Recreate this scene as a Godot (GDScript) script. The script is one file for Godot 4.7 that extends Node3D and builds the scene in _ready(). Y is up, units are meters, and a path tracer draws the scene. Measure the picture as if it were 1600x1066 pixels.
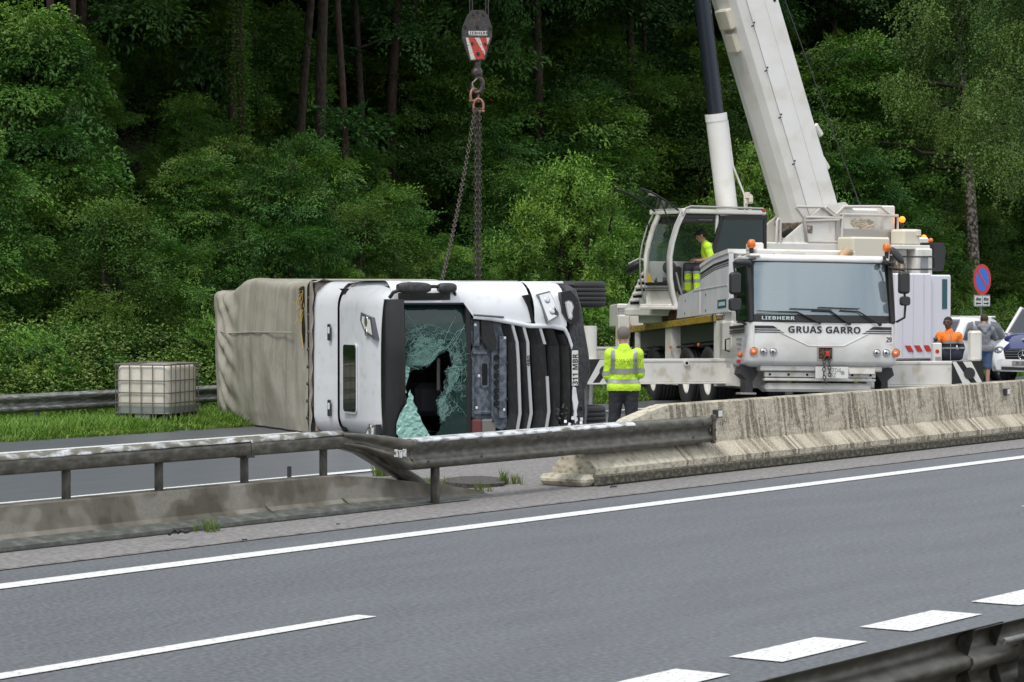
extends Node3D

# World frame: the camera stands at the origin and looks along -Z; the road runs along RU, RN points across it, away from the camera.
const RU := Vector3(0.58009, 0, -0.81455)
const RN := Vector3(-0.81455, 0, -0.58009)
const UP := Vector3.UP
var rng := RandomNumberGenerator.new()
var M := {}
var used := {}

func R(t: float, y: float, d: float) -> Vector3:
	return RU * t + RN * d + UP * y

func road_basis() -> Basis:
	return Basis(RU, UP, -RN)

func lin(r: float, g: float, b: float) -> Color:
	return Color(r, g, b).linear_to_srgb()

# ---------------------------------------------------------------- mesh builder
class Shape:
	var st := SurfaceTool.new()
	var xf := Transform3D()
	var col := Color.WHITE
	var sg := -1
	func _init(x := Transform3D()):
		xf = x
		st.begin(Mesh.PRIMITIVE_TRIANGLES)
	func tri(a: Vector3, b: Vector3, c: Vector3):
		for p in [a, b, c]:
			st.set_smooth_group(sg)
			st.set_color(col)
			st.add_vertex(xf * p)
	func quad(a: Vector3, b: Vector3, c: Vector3, d: Vector3):
		tri(a, b, c)
		tri(a, c, d)
	func flat() -> Shape:
		sg = -1
		return self
	func smooth(k := 0) -> Shape:
		sg = k
		return self
	func box(c: Vector3, s: Vector3, b := 0.0, turn := Basis()) -> Shape:
		var h := s * 0.5
		b = minf(b, minf(h.x, minf(h.y, h.z)) * 0.9)
		var keep := sg
		sg = -1
		var P := func(sx: int, sy: int, sz: int, full: int) -> Vector3:
			var v := Vector3(sx * (h.x - (0.0 if full == 0 else b)), sy * (h.y - (0.0 if full == 1 else b)), sz * (h.z - (0.0 if full == 2 else b)))
			return c + turn * v
		for s1 in [-1, 1]:
			var f0 := [P.call(s1, -1, -1, 0), P.call(s1, 1, -1, 0), P.call(s1, 1, 1, 0), P.call(s1, -1, 1, 0)]
			var f1 := [P.call(-1, s1, -1, 1), P.call(-1, s1, 1, 1), P.call(1, s1, 1, 1), P.call(1, s1, -1, 1)]
			var f2 := [P.call(-1, -1, s1, 2), P.call(1, -1, s1, 2), P.call(1, 1, s1, 2), P.call(-1, 1, s1, 2)]
			for f in [f0, f1, f2]:
				if s1 == 1: quad(f[3], f[2], f[1], f[0])
				else: quad(f[0], f[1], f[2], f[3])
		if b > 0.0:
			for s1 in [-1, 1]:
				for s2 in [-1, 1]:
					var e0 := [P.call(s1, s2, -1, 0), P.call(s1, s2, 1, 0), P.call(s1, s2, 1, 1), P.call(s1, s2, -1, 1)]
					var e1 := [P.call(s1, -1, s2, 2), P.call(s1, 1, s2, 2), P.call(s1, 1, s2, 0), P.call(s1, -1, s2, 0)]
					var e2 := [P.call(-1, s1, s2, 1), P.call(1, s1, s2, 1), P.call(1, s1, s2, 2), P.call(-1, s1, s2, 2)]
					for e in [e0, e1, e2]:
						if s1 * s2 == 1: quad(e[0], e[1], e[2], e[3])
						else: quad(e[3], e[2], e[1], e[0])
					for s3 in [-1, 1]:
						var q := [P.call(s1, s2, s3, 0), P.call(s1, s2, s3, 1), P.call(s1, s2, s3, 2)]
						if s1 * s2 * s3 == 1: tri(q[2], q[1], q[0])
						else: tri(q[0], q[1], q[2])
		sg = keep
		return self
	# a polygon in the xy plane pushed from z0 to z1
	func prism(poly: PackedVector2Array, z0: float, z1: float) -> Shape:
		if Geometry2D.is_polygon_clockwise(poly):
			poly = poly.duplicate()
			poly.reverse()
		var idx := Geometry2D.triangulate_polygon(poly)
		for i in range(0, idx.size(), 3):
			var a := poly[idx[i]]
			var b := poly[idx[i + 1]]
			var c := poly[idx[i + 2]]
			if (b - a).cross(c - a) < 0:
				var s := b
				b = c
				c = s
			tri(Vector3(c.x, c.y, z1), Vector3(b.x, b.y, z1), Vector3(a.x, a.y, z1))
			tri(Vector3(a.x, a.y, z0), Vector3(b.x, b.y, z0), Vector3(c.x, c.y, z0))
		for i in poly.size():
			var a := poly[i]
			var b := poly[(i + 1) % poly.size()]
			quad(Vector3(a.x, a.y, z0), Vector3(a.x, a.y, z1), Vector3(b.x, b.y, z1), Vector3(b.x, b.y, z0))
		return self
	func loft(rings: Array, closed := true, caps := true) -> Shape:
		for i in rings.size() - 1:
			var r0 = rings[i]
			var r1 = rings[i + 1]
			var n: int = r0.size()
			for k in (n if closed else n - 1):
				var k2 := (k + 1) % n
				quad(r0[k], r1[k], r1[k2], r0[k2])
		if caps and closed:
			var keep := sg
			sg = -1
			for e in [0, rings.size() - 1]:
				var r = rings[e]
				var c := Vector3.ZERO
				for p in r: c += p
				c /= r.size()
				for k in r.size():
					if e == 0: tri(c, r[k], r[(k + 1) % r.size()])
					else: tri(c, r[(k + 1) % r.size()], r[k])
			sg = keep
		return self
	func tube(pts: Array, r: float, n := 8, r1 := -1.0, caps := true) -> Shape:
		var rings := []
		var up := Vector3.ZERO
		for i in pts.size():
			var d: Vector3 = (pts[mini(i + 1, pts.size() - 1)] - pts[maxi(i - 1, 0)]).normalized()
			if up == Vector3.ZERO:
				up = d.cross(Vector3.RIGHT if absf(d.x) < 0.8 else Vector3.UP).normalized()
			up = (up - d * up.dot(d)).normalized()
			var sd := d.cross(up)
			var rr := r if r1 < 0.0 else lerpf(r, r1, float(i) / maxf(1.0, pts.size() - 1))
			var ring := PackedVector3Array()
			for k in n:
				var a := TAU * k / n
				ring.append(pts[i] + (up * cos(a) + sd * sin(a)) * rr)
			rings.append(ring)
		return loft(rings, true, caps)
	func cyl(a: Vector3, b: Vector3, r: float, n := 12, r1 := -1.0) -> Shape:
		return tube([a, b], r, n, r1)
	# profile of (radius, height) turned round the y axis
	func lathe(prof: Array, n := 24) -> Shape:
		var rings := []
		for k in n + 1:
			var a := TAU * k / n
			var ring := PackedVector3Array()
			for p in prof: ring.append(Vector3(cos(a) * p.x, p.y, sin(a) * p.x))
			rings.append(ring)
		return loft(rings, false, false)
	func sheet(nu: int, nv: int, f: Callable) -> Shape:
		var pts := []
		for i in nu + 1:
			var row := PackedVector3Array()
			for k in nv + 1: row.append(f.call(float(i) / nu, float(k) / nv))
			pts.append(row)
		for i in nu:
			for k in nv:
				quad(pts[i][k], pts[i + 1][k], pts[i + 1][k + 1], pts[i][k + 1])
		return self
	func ball(c: Vector3, r: Vector3, n := 12) -> Shape:
		return sheet(n, n / 2 + 2, func(u: float, v: float) -> Vector3:
			return c + Vector3(cos(u * TAU) * sin(v * PI), cos(v * PI), sin(u * TAU) * sin(v * PI)) * r)
	func mesh() -> ArrayMesh:
		st.index()
		st.generate_normals()
		return st.commit()

func S(x := Transform3D()) -> Shape:
	return Shape.new(x)

func arc(c: Vector2, r: float, a0: float, a1: float, n: int) -> PackedVector2Array:
	var o := PackedVector2Array()
	for i in n + 1:
		var a := deg_to_rad(lerpf(a0, a1, float(i) / n))
		o.append(c + Vector2(cos(a), sin(a)) * r)
	return o

func rrect(w: float, h: float, r: float, n := 4) -> PackedVector2Array:
	var o := PackedVector2Array()
	for q in 4:
		var c := Vector2((w / 2 - r) * [1, -1, -1, 1][q], (h / 2 - r) * [1, 1, -1, -1][q])
		o.append_array(arc(c, r, q * 90.0, q * 90.0 + 90.0, n))
	return o

# ---------------------------------------------------------------- nodes
func numbered(called: String) -> String:
	used[called] = used.get(called, -1) + 1
	return called if used[called] == 0 else "%s_%03d" % [called, used[called]]

func tag(o: Node, label: String, category := "", group := "") -> Node:
	o.set_meta("label", label)
	if category: o.set_meta("category", category)
	if group: o.set_meta("group", group)
	return o

func thing(called: String, label: String, category: String, at := Vector3.ZERO, basis := Basis(), group := "") -> Node3D:
	var o := Node3D.new()
	o.name = numbered(called)
	add_child(o)
	o.transform = Transform3D(basis, at)
	tag(o, label, category, group)
	return o

func part(parent: Node, called: String, shape, material: Material, label := "") -> MeshInstance3D:
	var o := MeshInstance3D.new()
	o.name = called
	o.mesh = shape.mesh() if shape is Shape else shape
	o.material_override = material
	if label: o.set_meta("label", label)
	parent.add_child(o, true)
	return o

func struct(called: String, shape, material: Material, basis := Basis(), at := Vector3.ZERO) -> MeshInstance3D:
	var o := MeshInstance3D.new()
	o.name = numbered(called)
	o.mesh = shape.mesh() if shape is Shape else shape
	o.material_override = material
	o.transform = Transform3D(basis, at)
	o.set_meta("kind", "structure")
	add_child(o)
	return o

func swarm(parent: Node, called: String, mesh: Mesh, material: Material, where: Array, cols: Array) -> MultiMeshInstance3D:
	var mm := MultiMesh.new()
	mm.transform_format = MultiMesh.TRANSFORM_3D
	mm.use_colors = true
	mm.mesh = mesh
	mm.instance_count = where.size()
	for i in where.size():
		mm.set_instance_transform(i, where[i])
		mm.set_instance_color(i, cols[i])
	var o := MultiMeshInstance3D.new()
	o.name = called
	o.multimesh = mm
	o.material_override = material
	o.set_meta("kind", "stuff")
	if parent != self: parent.add_child(o, true)
	else:
		o.name = numbered(called)
		add_child(o)
	return o

func lettering(parent: Node, called: String, words: String, high: float, at: Transform3D, material: Material, bold := true, font := "Droid Sans", thick := 0.004, wide := 1.0) -> MeshInstance3D:
	var f := SystemFont.new()
	f.font_names = PackedStringArray([font])
	f.font_weight = 700 if bold else 400
	var t := TextMesh.new()
	t.text = words
	t.font = f
	t.font_size = 64
	t.pixel_size = high / 46.0
	t.depth = thick
	t.curve_step = 2.0
	var o := MeshInstance3D.new()
	o.name = called
	o.mesh = t
	o.material_override = material
	o.transform = at * Transform3D(Basis.from_scale(Vector3(wide, 1, 1)))
	parent.add_child(o, true)
	return o

# ---------------------------------------------------------------- materials
func ntex(sd: int, freq: float, octaves: int, ramp: Array, size := 512, kind := FastNoiseLite.TYPE_SIMPLEX_SMOOTH, normal := 0.0) -> NoiseTexture2D:
	var n := FastNoiseLite.new()
	n.seed = sd
	n.noise_type = kind
	n.frequency = freq
	n.fractal_octaves = octaves
	var t := NoiseTexture2D.new()
	t.width = size
	t.height = size
	t.seamless = true
	t.generate_mipmaps = false
	t.noise = n
	if normal > 0.0:
		t.as_normal_map = true
		t.bump_strength = normal
	elif ramp.size():
		var g := Gradient.new()
		var off := PackedFloat32Array()
		var cs := PackedColorArray()
		for r in ramp:
			off.append(r[0])
			cs.append(r[1])
		g.offsets = off
		g.colors = cs
		t.color_ramp = g
	return t

func mat(called: String, c: Color, rough := 0.6, metal := 0.0, o := {}) -> StandardMaterial3D:
	var m := StandardMaterial3D.new()
	m.resource_name = called
	m.albedo_color = c.linear_to_srgb() if not o.has("tex") or o.has("tint") else Color.WHITE
	m.roughness = rough
	m.metallic = metal
	m.cull_mode = BaseMaterial3D.CULL_DISABLED
	if o.has("tex"):
		m.albedo_texture = o.tex
	if o.has("tex") or o.has("nrm") or o.has("rtex") or o.has("bump"):
		m.uv1_triplanar = true
		m.uv1_scale = o.get("uv", Vector3.ONE)
	if o.has("nrm"):
		m.normal_enabled = true
		m.normal_texture = o.nrm
		m.normal_scale = o.get("ns", 0.5)
	if o.has("bump"):
		m.heightmap_enabled = true
		m.heightmap_texture = o.bump
		m.heightmap_scale = o.get("bs", 1.0)
	if o.has("rtex"):
		m.roughness_texture = o.rtex
	if o.has("det"):
		m.detail_enabled = true
		m.detail_albedo = o.det
		m.detail_mask = o.mask
		m.detail_uv_layer = BaseMaterial3D.DETAIL_UV_2
		m.uv2_triplanar = true
		m.uv2_scale = o.get("uv2", Vector3.ONE)
		m.detail_blend_mode = o.get("mode", BaseMaterial3D.BLEND_MODE_MIX)
	if o.has("vc"):
		m.vertex_color_use_as_albedo = true
	if o.has("back"):
		m.backlight_enabled = true
		m.backlight = o.back
	if o.has("coat"):
		m.clearcoat_enabled = true
		m.clearcoat = o.coat
		m.clearcoat_roughness = 0.08
	if o.has("spec"):
		m.metallic_specular = o.spec
	if o.has("rim"):
		m.rim_enabled = true
		m.rim = o.rim
	M[called] = m
	return m

func glass(called: String, c: Color, alpha: float, rough := 0.03) -> StandardMaterial3D:
	var m := mat(called, c, rough)
	m.albedo_color.a = alpha
	m.transparency = BaseMaterial3D.TRANSPARENCY_ALPHA
	return m

# a tiling picture of weathering: broad blotches, runs of water and fine grain
func drip_tex(sd: int, base: Color, dark: Color, pale: Color, blotch: float, runs: float, grain: float, size := 512) -> ImageTexture:
	var a := FastNoiseLite.new()
	a.seed = sd
	a.frequency = 1.0
	a.fractal_octaves = 3
	var im := Image.create(size, size, false, Image.FORMAT_RGB8)
	for y in size:
		var v := TAU * y / size
		for x in size:
			# a torus keeps the edges seamless
			var u := TAU * x / size
			var b := a.get_noise_3d(cos(u) * 1.1, sin(u) * 1.1, cos(v) * 0.55 + sin(v) * 0.3 + 7.0)
			var s := a.get_noise_3d(cos(u) * 5.5, sin(u) * 5.5, cos(v) * 0.4 + sin(v) * 0.25 + 31.0)
			var f := a.get_noise_3d(cos(u) * 17.0 + 40.0, sin(u) * 17.0, cos(v) * 6.0 + sin(v) * 5.0)
			var k := b * blotch + s * runs * clampf(0.5 + 2.0 * b, 0.0, 1.4) + f * grain
			var c := base.lerp(dark, smoothstep(0.06, 0.34, k)).lerp(pale, smoothstep(-0.06, -0.36, k))
			im.set_pixel(x, y, (c * (1.0 + f * 0.22)).linear_to_srgb())
	return ImageTexture.create_from_image(im)

func overcast() -> ImageTexture:
	var n := FastNoiseLite.new()
	n.seed = 11
	n.frequency = 1.0
	n.fractal_octaves = 5
	var w := 512
	var h := 256
	var im := Image.create(w, h, false, Image.FORMAT_RGBF)
	for y in h:
		var el := PI * (0.5 - (y + 0.5) / h)
		for x in w:
			var az := TAU * x / w
			var e := maxf(sin(el), 0.03)
			# cloud sheet seen on a plane overhead, so that the streaks flatten towards the horizon
			var q := Vector2(cos(az), sin(az)) * cos(el) / (e + 0.25)
			var k := n.get_noise_3d(q.x * 1.9, q.y * 1.9, 3.0) * 0.5 + 0.5
			var c := Vector3(0.56, 0.65, 0.76).lerp(Vector3(1.12, 1.12, 1.12), smoothstep(0.34, 0.66, k))
			c *= lerpf(0.72, 1.3, clampf(sin(el), 0.0, 1.0))
			if el < 0.0: c = c.lerp(Vector3(0.13, 0.15, 0.10), smoothstep(0.0, -0.06, el))
			im.set_pixel(x, y, Color(c.x, c.y, c.z))
	return ImageTexture.create_from_image(im)

func _ready():
	rng.seed = 4711
	# camera: 90 mm lens, 2.26 m above the road
	var cam := Camera3D.new()
	cam.name = "camera"
	cam.position = Vector3(0, 2.26, 0)
	cam.rotation_degrees = Vector3(-1.117, 0, 0)
	cam.near = 0.5
	cam.far = 1500.0
	var lens := CameraAttributesPhysical.new()
	lens.frustum_focal_length = 90.0
	lens.frustum_focus_distance = 41.0
	lens.exposure_aperture = 11.0
	lens.frustum_near = 0.5
	lens.frustum_far = 1500.0
	cam.attributes = lens
	cam.fov = 15.18
	add_child(cam)
	cam.current = true
	# overcast sky
	var sm := PanoramaSkyMaterial.new()
	sm.panorama = overcast()
	var sky := Sky.new()
	sky.sky_material = sm
	var env := Environment.new()
	env.background_mode = Environment.BG_SKY
	env.sky = sky
	env.tonemap_mode = Environment.TONE_MAPPER_LINEAR
	env.tonemap_exposure = 1.25
	env.background_energy_multiplier = 1.0
	env.sdfgi_enabled = true
	env.ssao_enabled = true
	env.ssil_enabled = true
	var we := WorldEnvironment.new()
	we.name = "world_environment"
	we.environment = env
	add_child(we)
	var sun := DirectionalLight3D.new()
	sun.name = "sun"
	sun.light_energy = 0.5
	sun.light_color = Color(1.0, 0.97, 0.92)
	sun.light_angular_distance = 14.0
	sun.shadow_enabled = true
	sun.rotation_degrees = Vector3(-58, -28, 0)
	add_child(sun)
	materials()
	ground()
	barriers()
	forest()
	truck()
	crane()
	hoist()
	roadside()
	people()


func materials():
	var speck := ntex(3, 0.09, 4, [[0.2, lin(0.046, 0.050, 0.058)], [0.5, lin(0.106, 0.114, 0.127)], [0.8, lin(0.185, 0.194, 0.210)]], 1024)
	var patches := ntex(5, 0.02, 6, [[0.25, lin(0.094, 0.101, 0.112)], [0.5, lin(0.108, 0.116, 0.128)], [0.75, lin(0.122, 0.131, 0.145)]], 512)
	var half := ntex(6, 0.02, 3, [[0.0, Color(0.42, 0.42, 0.42)], [1.0, Color(0.58, 0.58, 0.58)]], 256)
	mat("asphalt", Color.WHITE, 0.62, 0.0, {"tex": speck, "uv": Vector3(0.24, 0.24, 0.16), "det": patches, "mask": half, "uv2": Vector3(0.03, 0.5, 0.13), "bump": ntex(8, 0.2, 3, [], 512), "bs": 0.25})
	mat("far_asphalt", Color.WHITE, 0.42, 0.0, {"tex": speck, "uv": Vector3(0.5, 0.5, 0.5), "det": patches, "mask": half, "uv2": Vector3(0.06, 0.5, 0.4)})
	mat("strip_concrete", Color.WHITE, 0.85, 0.0, {"tex": ntex(12, 0.05, 5, [[0.25, lin(0.17, 0.152, 0.14)], [0.5, lin(0.29, 0.262, 0.243)], [0.8, lin(0.38, 0.35, 0.328)]], 512), "uv": Vector3(0.35, 0.35, 0.6), "det": speck, "mask": half, "uv2": Vector3(1.3, 1.3, 1.3)})
	mat("road_paint", Color.WHITE, 0.6, 0.0, {"tex": ntex(14, 0.06, 5, [[0.12, lin(0.30, 0.30, 0.30)], [0.34, lin(0.60, 0.60, 0.59)], [0.62, lin(0.74, 0.74, 0.73)]], 512), "uv": Vector3(0.35, 0.6, 1.2)})
	mat("soil", Color.WHITE, 0.95, 0.0, {"tex": ntex(15, 0.05, 5, [[0.3, lin(0.025, 0.022, 0.014)], [0.7, lin(0.06, 0.055, 0.03)]], 512), "uv": Vector3(0.4, 0.4, 0.4)})
	mat("mossy_concrete", Color.WHITE, 0.7, 0.0, {"tex": drip_tex(21, Color(0.125, 0.112, 0.085), Color(0.070, 0.063, 0.044), Color(0.22, 0.21, 0.18), 1.1, 0.25, 0.12), "uv": Vector3(0.2, 0.5, 0.2)})
	mat("wet_concrete", Color.WHITE, 0.35, 0.0, {"tex": ntex(22, 0.03, 5, [[0.3, lin(0.075, 0.08, 0.072)], [0.6, lin(0.115, 0.12, 0.11)], [0.85, lin(0.19, 0.2, 0.195)]], 512), "uv": Vector3(0.35, 0.7, 0.7)})
	mat("barrier_concrete", Color.WHITE, 0.85, 0.0, {"tex": drip_tex(23, Color(0.43, 0.37, 0.275), Color(0.095, 0.076, 0.05), Color(0.74, 0.67, 0.545), 1.0, 2.3, 1.1, 1024), "uv": Vector3(0.36, 0.5, 0.36), "det": ntex(24, 0.08, 4, [[0.3, lin(0.09, 0.08, 0.055)], [0.7, lin(0.5, 0.45, 0.36)]], 512), "mask": half, "uv2": Vector3(0.9, 0.9, 0.9), "bump": ntex(25, 0.08, 4, [], 256), "bs": 1.2})
	mat("plinth_concrete", Color.WHITE, 0.85, 0.0, {"tex": ntex(26, 0.04, 5, [[0.3, lin(0.055, 0.05, 0.036)], [0.6, lin(0.10, 0.094, 0.07)], [0.85, lin(0.2, 0.185, 0.14)]], 512), "uv": Vector3(0.5, 0.8, 0.5)})
	mat("pale_concrete", Color.WHITE, 0.85, 0.0, {"tex": ntex(27, 0.03, 5, [[0.18, lin(0.20, 0.175, 0.12)], [0.36, lin(0.44, 0.40, 0.31)], [0.8, lin(0.58, 0.54, 0.44)]], 512), "uv": Vector3(0.5, 0.8, 0.5)})
	# galvanised steel, brown with grime
	var grime := ntex(31, 0.02, 5, [[0.25, lin(0.062, 0.057, 0.044)], [0.55, lin(0.10, 0.093, 0.075)], [0.85, lin(0.15, 0.145, 0.128)]], 512)
	mat("dirty_steel", Color.WHITE, 0.42, 0.25, {"tex": grime, "uv": Vector3(0.5, 1.0, 1.0)})
	mat("rail_paint", Color.WHITE, 0.45, 0.0, {"tex": ntex(32, 0.018, 5, [[0.3, lin(0.10, 0.095, 0.07)], [0.36, lin(0.2, 0.195, 0.16)], [0.44, lin(0.55, 0.57, 0.6)], [0.8, lin(0.7, 0.72, 0.76)]], 512), "uv": Vector3(0.35, 1.5, 1.5)})
	mat("mossy_rail", Color.WHITE, 0.5, 0.0, {"tex": ntex(35, 0.014, 5, [[0.3, lin(0.10, 0.095, 0.07)], [0.55, lin(0.2, 0.19, 0.155)], [0.62, lin(0.5, 0.52, 0.55)], [0.8, lin(0.7, 0.72, 0.76)]], 512), "uv": Vector3(0.45, 1.0, 1.0)})
	mat("post_steel", Color.WHITE, 0.55, 0.3, {"tex": ntex(33, 0.03, 4, [[0.3, lin(0.05, 0.047, 0.04)], [0.7, lin(0.11, 0.105, 0.09)]], 256), "uv": Vector3(2, 0.6, 2)})
	mat("broken_edge", Color.WHITE, 0.9, 0.0, {"tex": ntex(36, 0.03, 4, [[0.3, lin(0.09, 0.085, 0.08)], [0.7, lin(0.24, 0.22, 0.205)]], 256), "uv": Vector3(0.7, 1, 2)})
	mat("old_zinc", Color.WHITE, 0.4, 0.35, {"tex": ntex(34, 0.02, 5, [[0.25, lin(0.10, 0.10, 0.09)], [0.55, lin(0.2, 0.2, 0.19)], [0.8, lin(0.36, 0.37, 0.37)]], 512), "uv": Vector3(0.4, 2, 2)})
	mat("black_rubber", Color(0.026, 0.026, 0.028), 0.7)
	mat("black_plastic", Color(0.014, 0.014, 0.015), 0.45)
	mat("dark_plastic", Color(0.030, 0.031, 0.034), 0.5)
	mat("matt_black", Color(0.006, 0.006, 0.006), 0.9)
	mat("bolt_steel", Color(0.08, 0.08, 0.08), 0.5, 0.6)
	mat("chrome", Color(0.62, 0.63, 0.65), 0.18, 0.9)
	mat("white_reflector", Color(0.75, 0.75, 0.72), 0.4)

func slab(called: String, t0: float, t1: float, d0: float, d1: float, y: float, m: Material) -> MeshInstance3D:
	var s := S()
	var n := maxi(1, int((t1 - t0) / 12.0))
	for i in n:
		var a := lerpf(t0, t1, float(i) / n)
		var b := lerpf(t0, t1, float(i + 1) / n)
		s.quad(Vector3(a, y, -d0), Vector3(a, y, -d1), Vector3(b, y, -d1), Vector3(b, y, -d0))
	return struct(called, s, m, road_basis())

func hill(t: float, d: float) -> float:
	var y := 0.0
	y += 0.06 * smoothstep(28.4, 29.2, d)
	y += 0.5 * smoothstep(30.5, 35.0, d)
	y += maxf(0.0, d - 35.0) * 0.30
	y += maxf(0.0, d - 42.0) * 0.42
	if d > 33.0:
		y += (sin(t * 0.21 + d * 0.13) + sin(t * 0.083 - d * 0.21 + 2.0)) * 0.3 * smoothstep(33.0, 42.0, d)
	return y - 0.02

func ground():
	var g := S()
	g.quad(Vector3(-900, -0.12, 900), Vector3(-900, -0.12, -900), Vector3(900, -0.12, -900), Vector3(900, -0.12, 900))
	struct("ground", g, M.soil)
	slab("near_road", -60, 220, 5.6, 15.4, 0.0, M.asphalt)
	slab("median_strip", -60, 220, 15.36, 19.75, 0.004, M.strip_concrete)
	slab("far_road", -60, 220, 19.7, 28.45, 0.0, M.far_asphalt)
	slab("road_shoulder", -60, 220, 3.6, 5.6, -0.004, M.soil)
	slab("joint_gap", -60, 22.2, 16.345, 16.40, 0.009, M.matt_black)
	slab("joint_gap", 24.6, 220, 16.28, 16.32, 0.009, M.matt_black)
	slab("worn_edge", -60, 220, 15.34, 15.42, 0.008, M.broken_edge)
	# painted lines
	slab("road_edge_line", -60, 220, 14.36, 14.62, 0.008, M.road_paint)
	slab("road_edge_line", -60, 220, 19.98, 20.2, 0.012, M.road_paint)
	slab("road_edge_line", -60, 220, 26.32, 26.54, 0.008, M.road_paint)
	for k in [[1.0, 13.86], [24.9, 38.0], [48.8, 62.0], [72.0, 85.0]]:
		slab("road_lane_dash", k[0], k[1], 11.02, 11.19, 0.008, M.road_paint)
	for k in [[-4.0, 1.0], [11.5, 23.55], [34.3, 40.0], [52.0, 57.5], [69.0, 75.0]]:
		slab("road_lane_dash", k[0], k[1], 23.3, 23.48, 0.008, M.road_paint)
	for i in 22:
		slab("merge_lane_dash", 10.15 + i * 1.72, 11.25 + i * 1.72, 7.66, 8.04, 0.008, M.road_paint)
	# the bank behind the far carriageway
	var h := S()
	h.sg = 0
	h.sheet(90, 60, func(a: float, b: float) -> Vector3:
		var t := lerpf(-30.0, 170.0, a)
		var d := 28.42 + pow(b, 1.7) * 92.0
		return Vector3(t, hill(t, d), -d))
	struct("hillside", h, M.soil, road_basis())

# a profile in the (across, up) plane carried along the road from t0 to t1; x of the profile points to the camera
func along(s: Shape, prof: PackedVector2Array, t0: float, t1: float, closed := true, n := 1, shift = null) -> Shape:
	var rings := []
	for i in n + 1:
		var t := lerpf(t0, t1, float(i) / n)
		var r := PackedVector3Array()
		for p in prof:
			var q: Vector2 = shift.call(float(i) / n, p) if shift else p
			r.append(Vector3(t, q.y, q.x))
		rings.append(r)
	return s.loft(rings, closed, closed)

func wbeam(face := 1.0) -> PackedVector2Array:
	# front outline then back outline of a two-wave guard rail, 0.31 m high, centred on y = 0
	var f := PackedVector2Array([Vector2(0.0, 0.155), Vector2(0.018, 0.15), Vector2(0.075, 0.118), Vector2(0.083, 0.10), Vector2(0.083, 0.075), Vector2(0.072, 0.055), Vector2(0.012, 0.022), Vector2(0.008, 0.0)])
	for i in range(6, -1, -1): f.append(Vector2(f[i].x, -f[i].y))
	var o := PackedVector2Array()
	for p in f: o.append(Vector2(p.x * face, p.y))
	for i in range(f.size() - 1, -1, -1): o.append(Vector2((f[i].x - 0.006) * face, f[i].y))
	return o

func bolts(parent: Node, spots: Array, r := 0.014):
	for p in spots:
		var s := S()
		s.cyl(p, p + Vector3(0, 0, 0.012), r, 8)
		part(parent, "bolt", s, M.bolt_steel)

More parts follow.
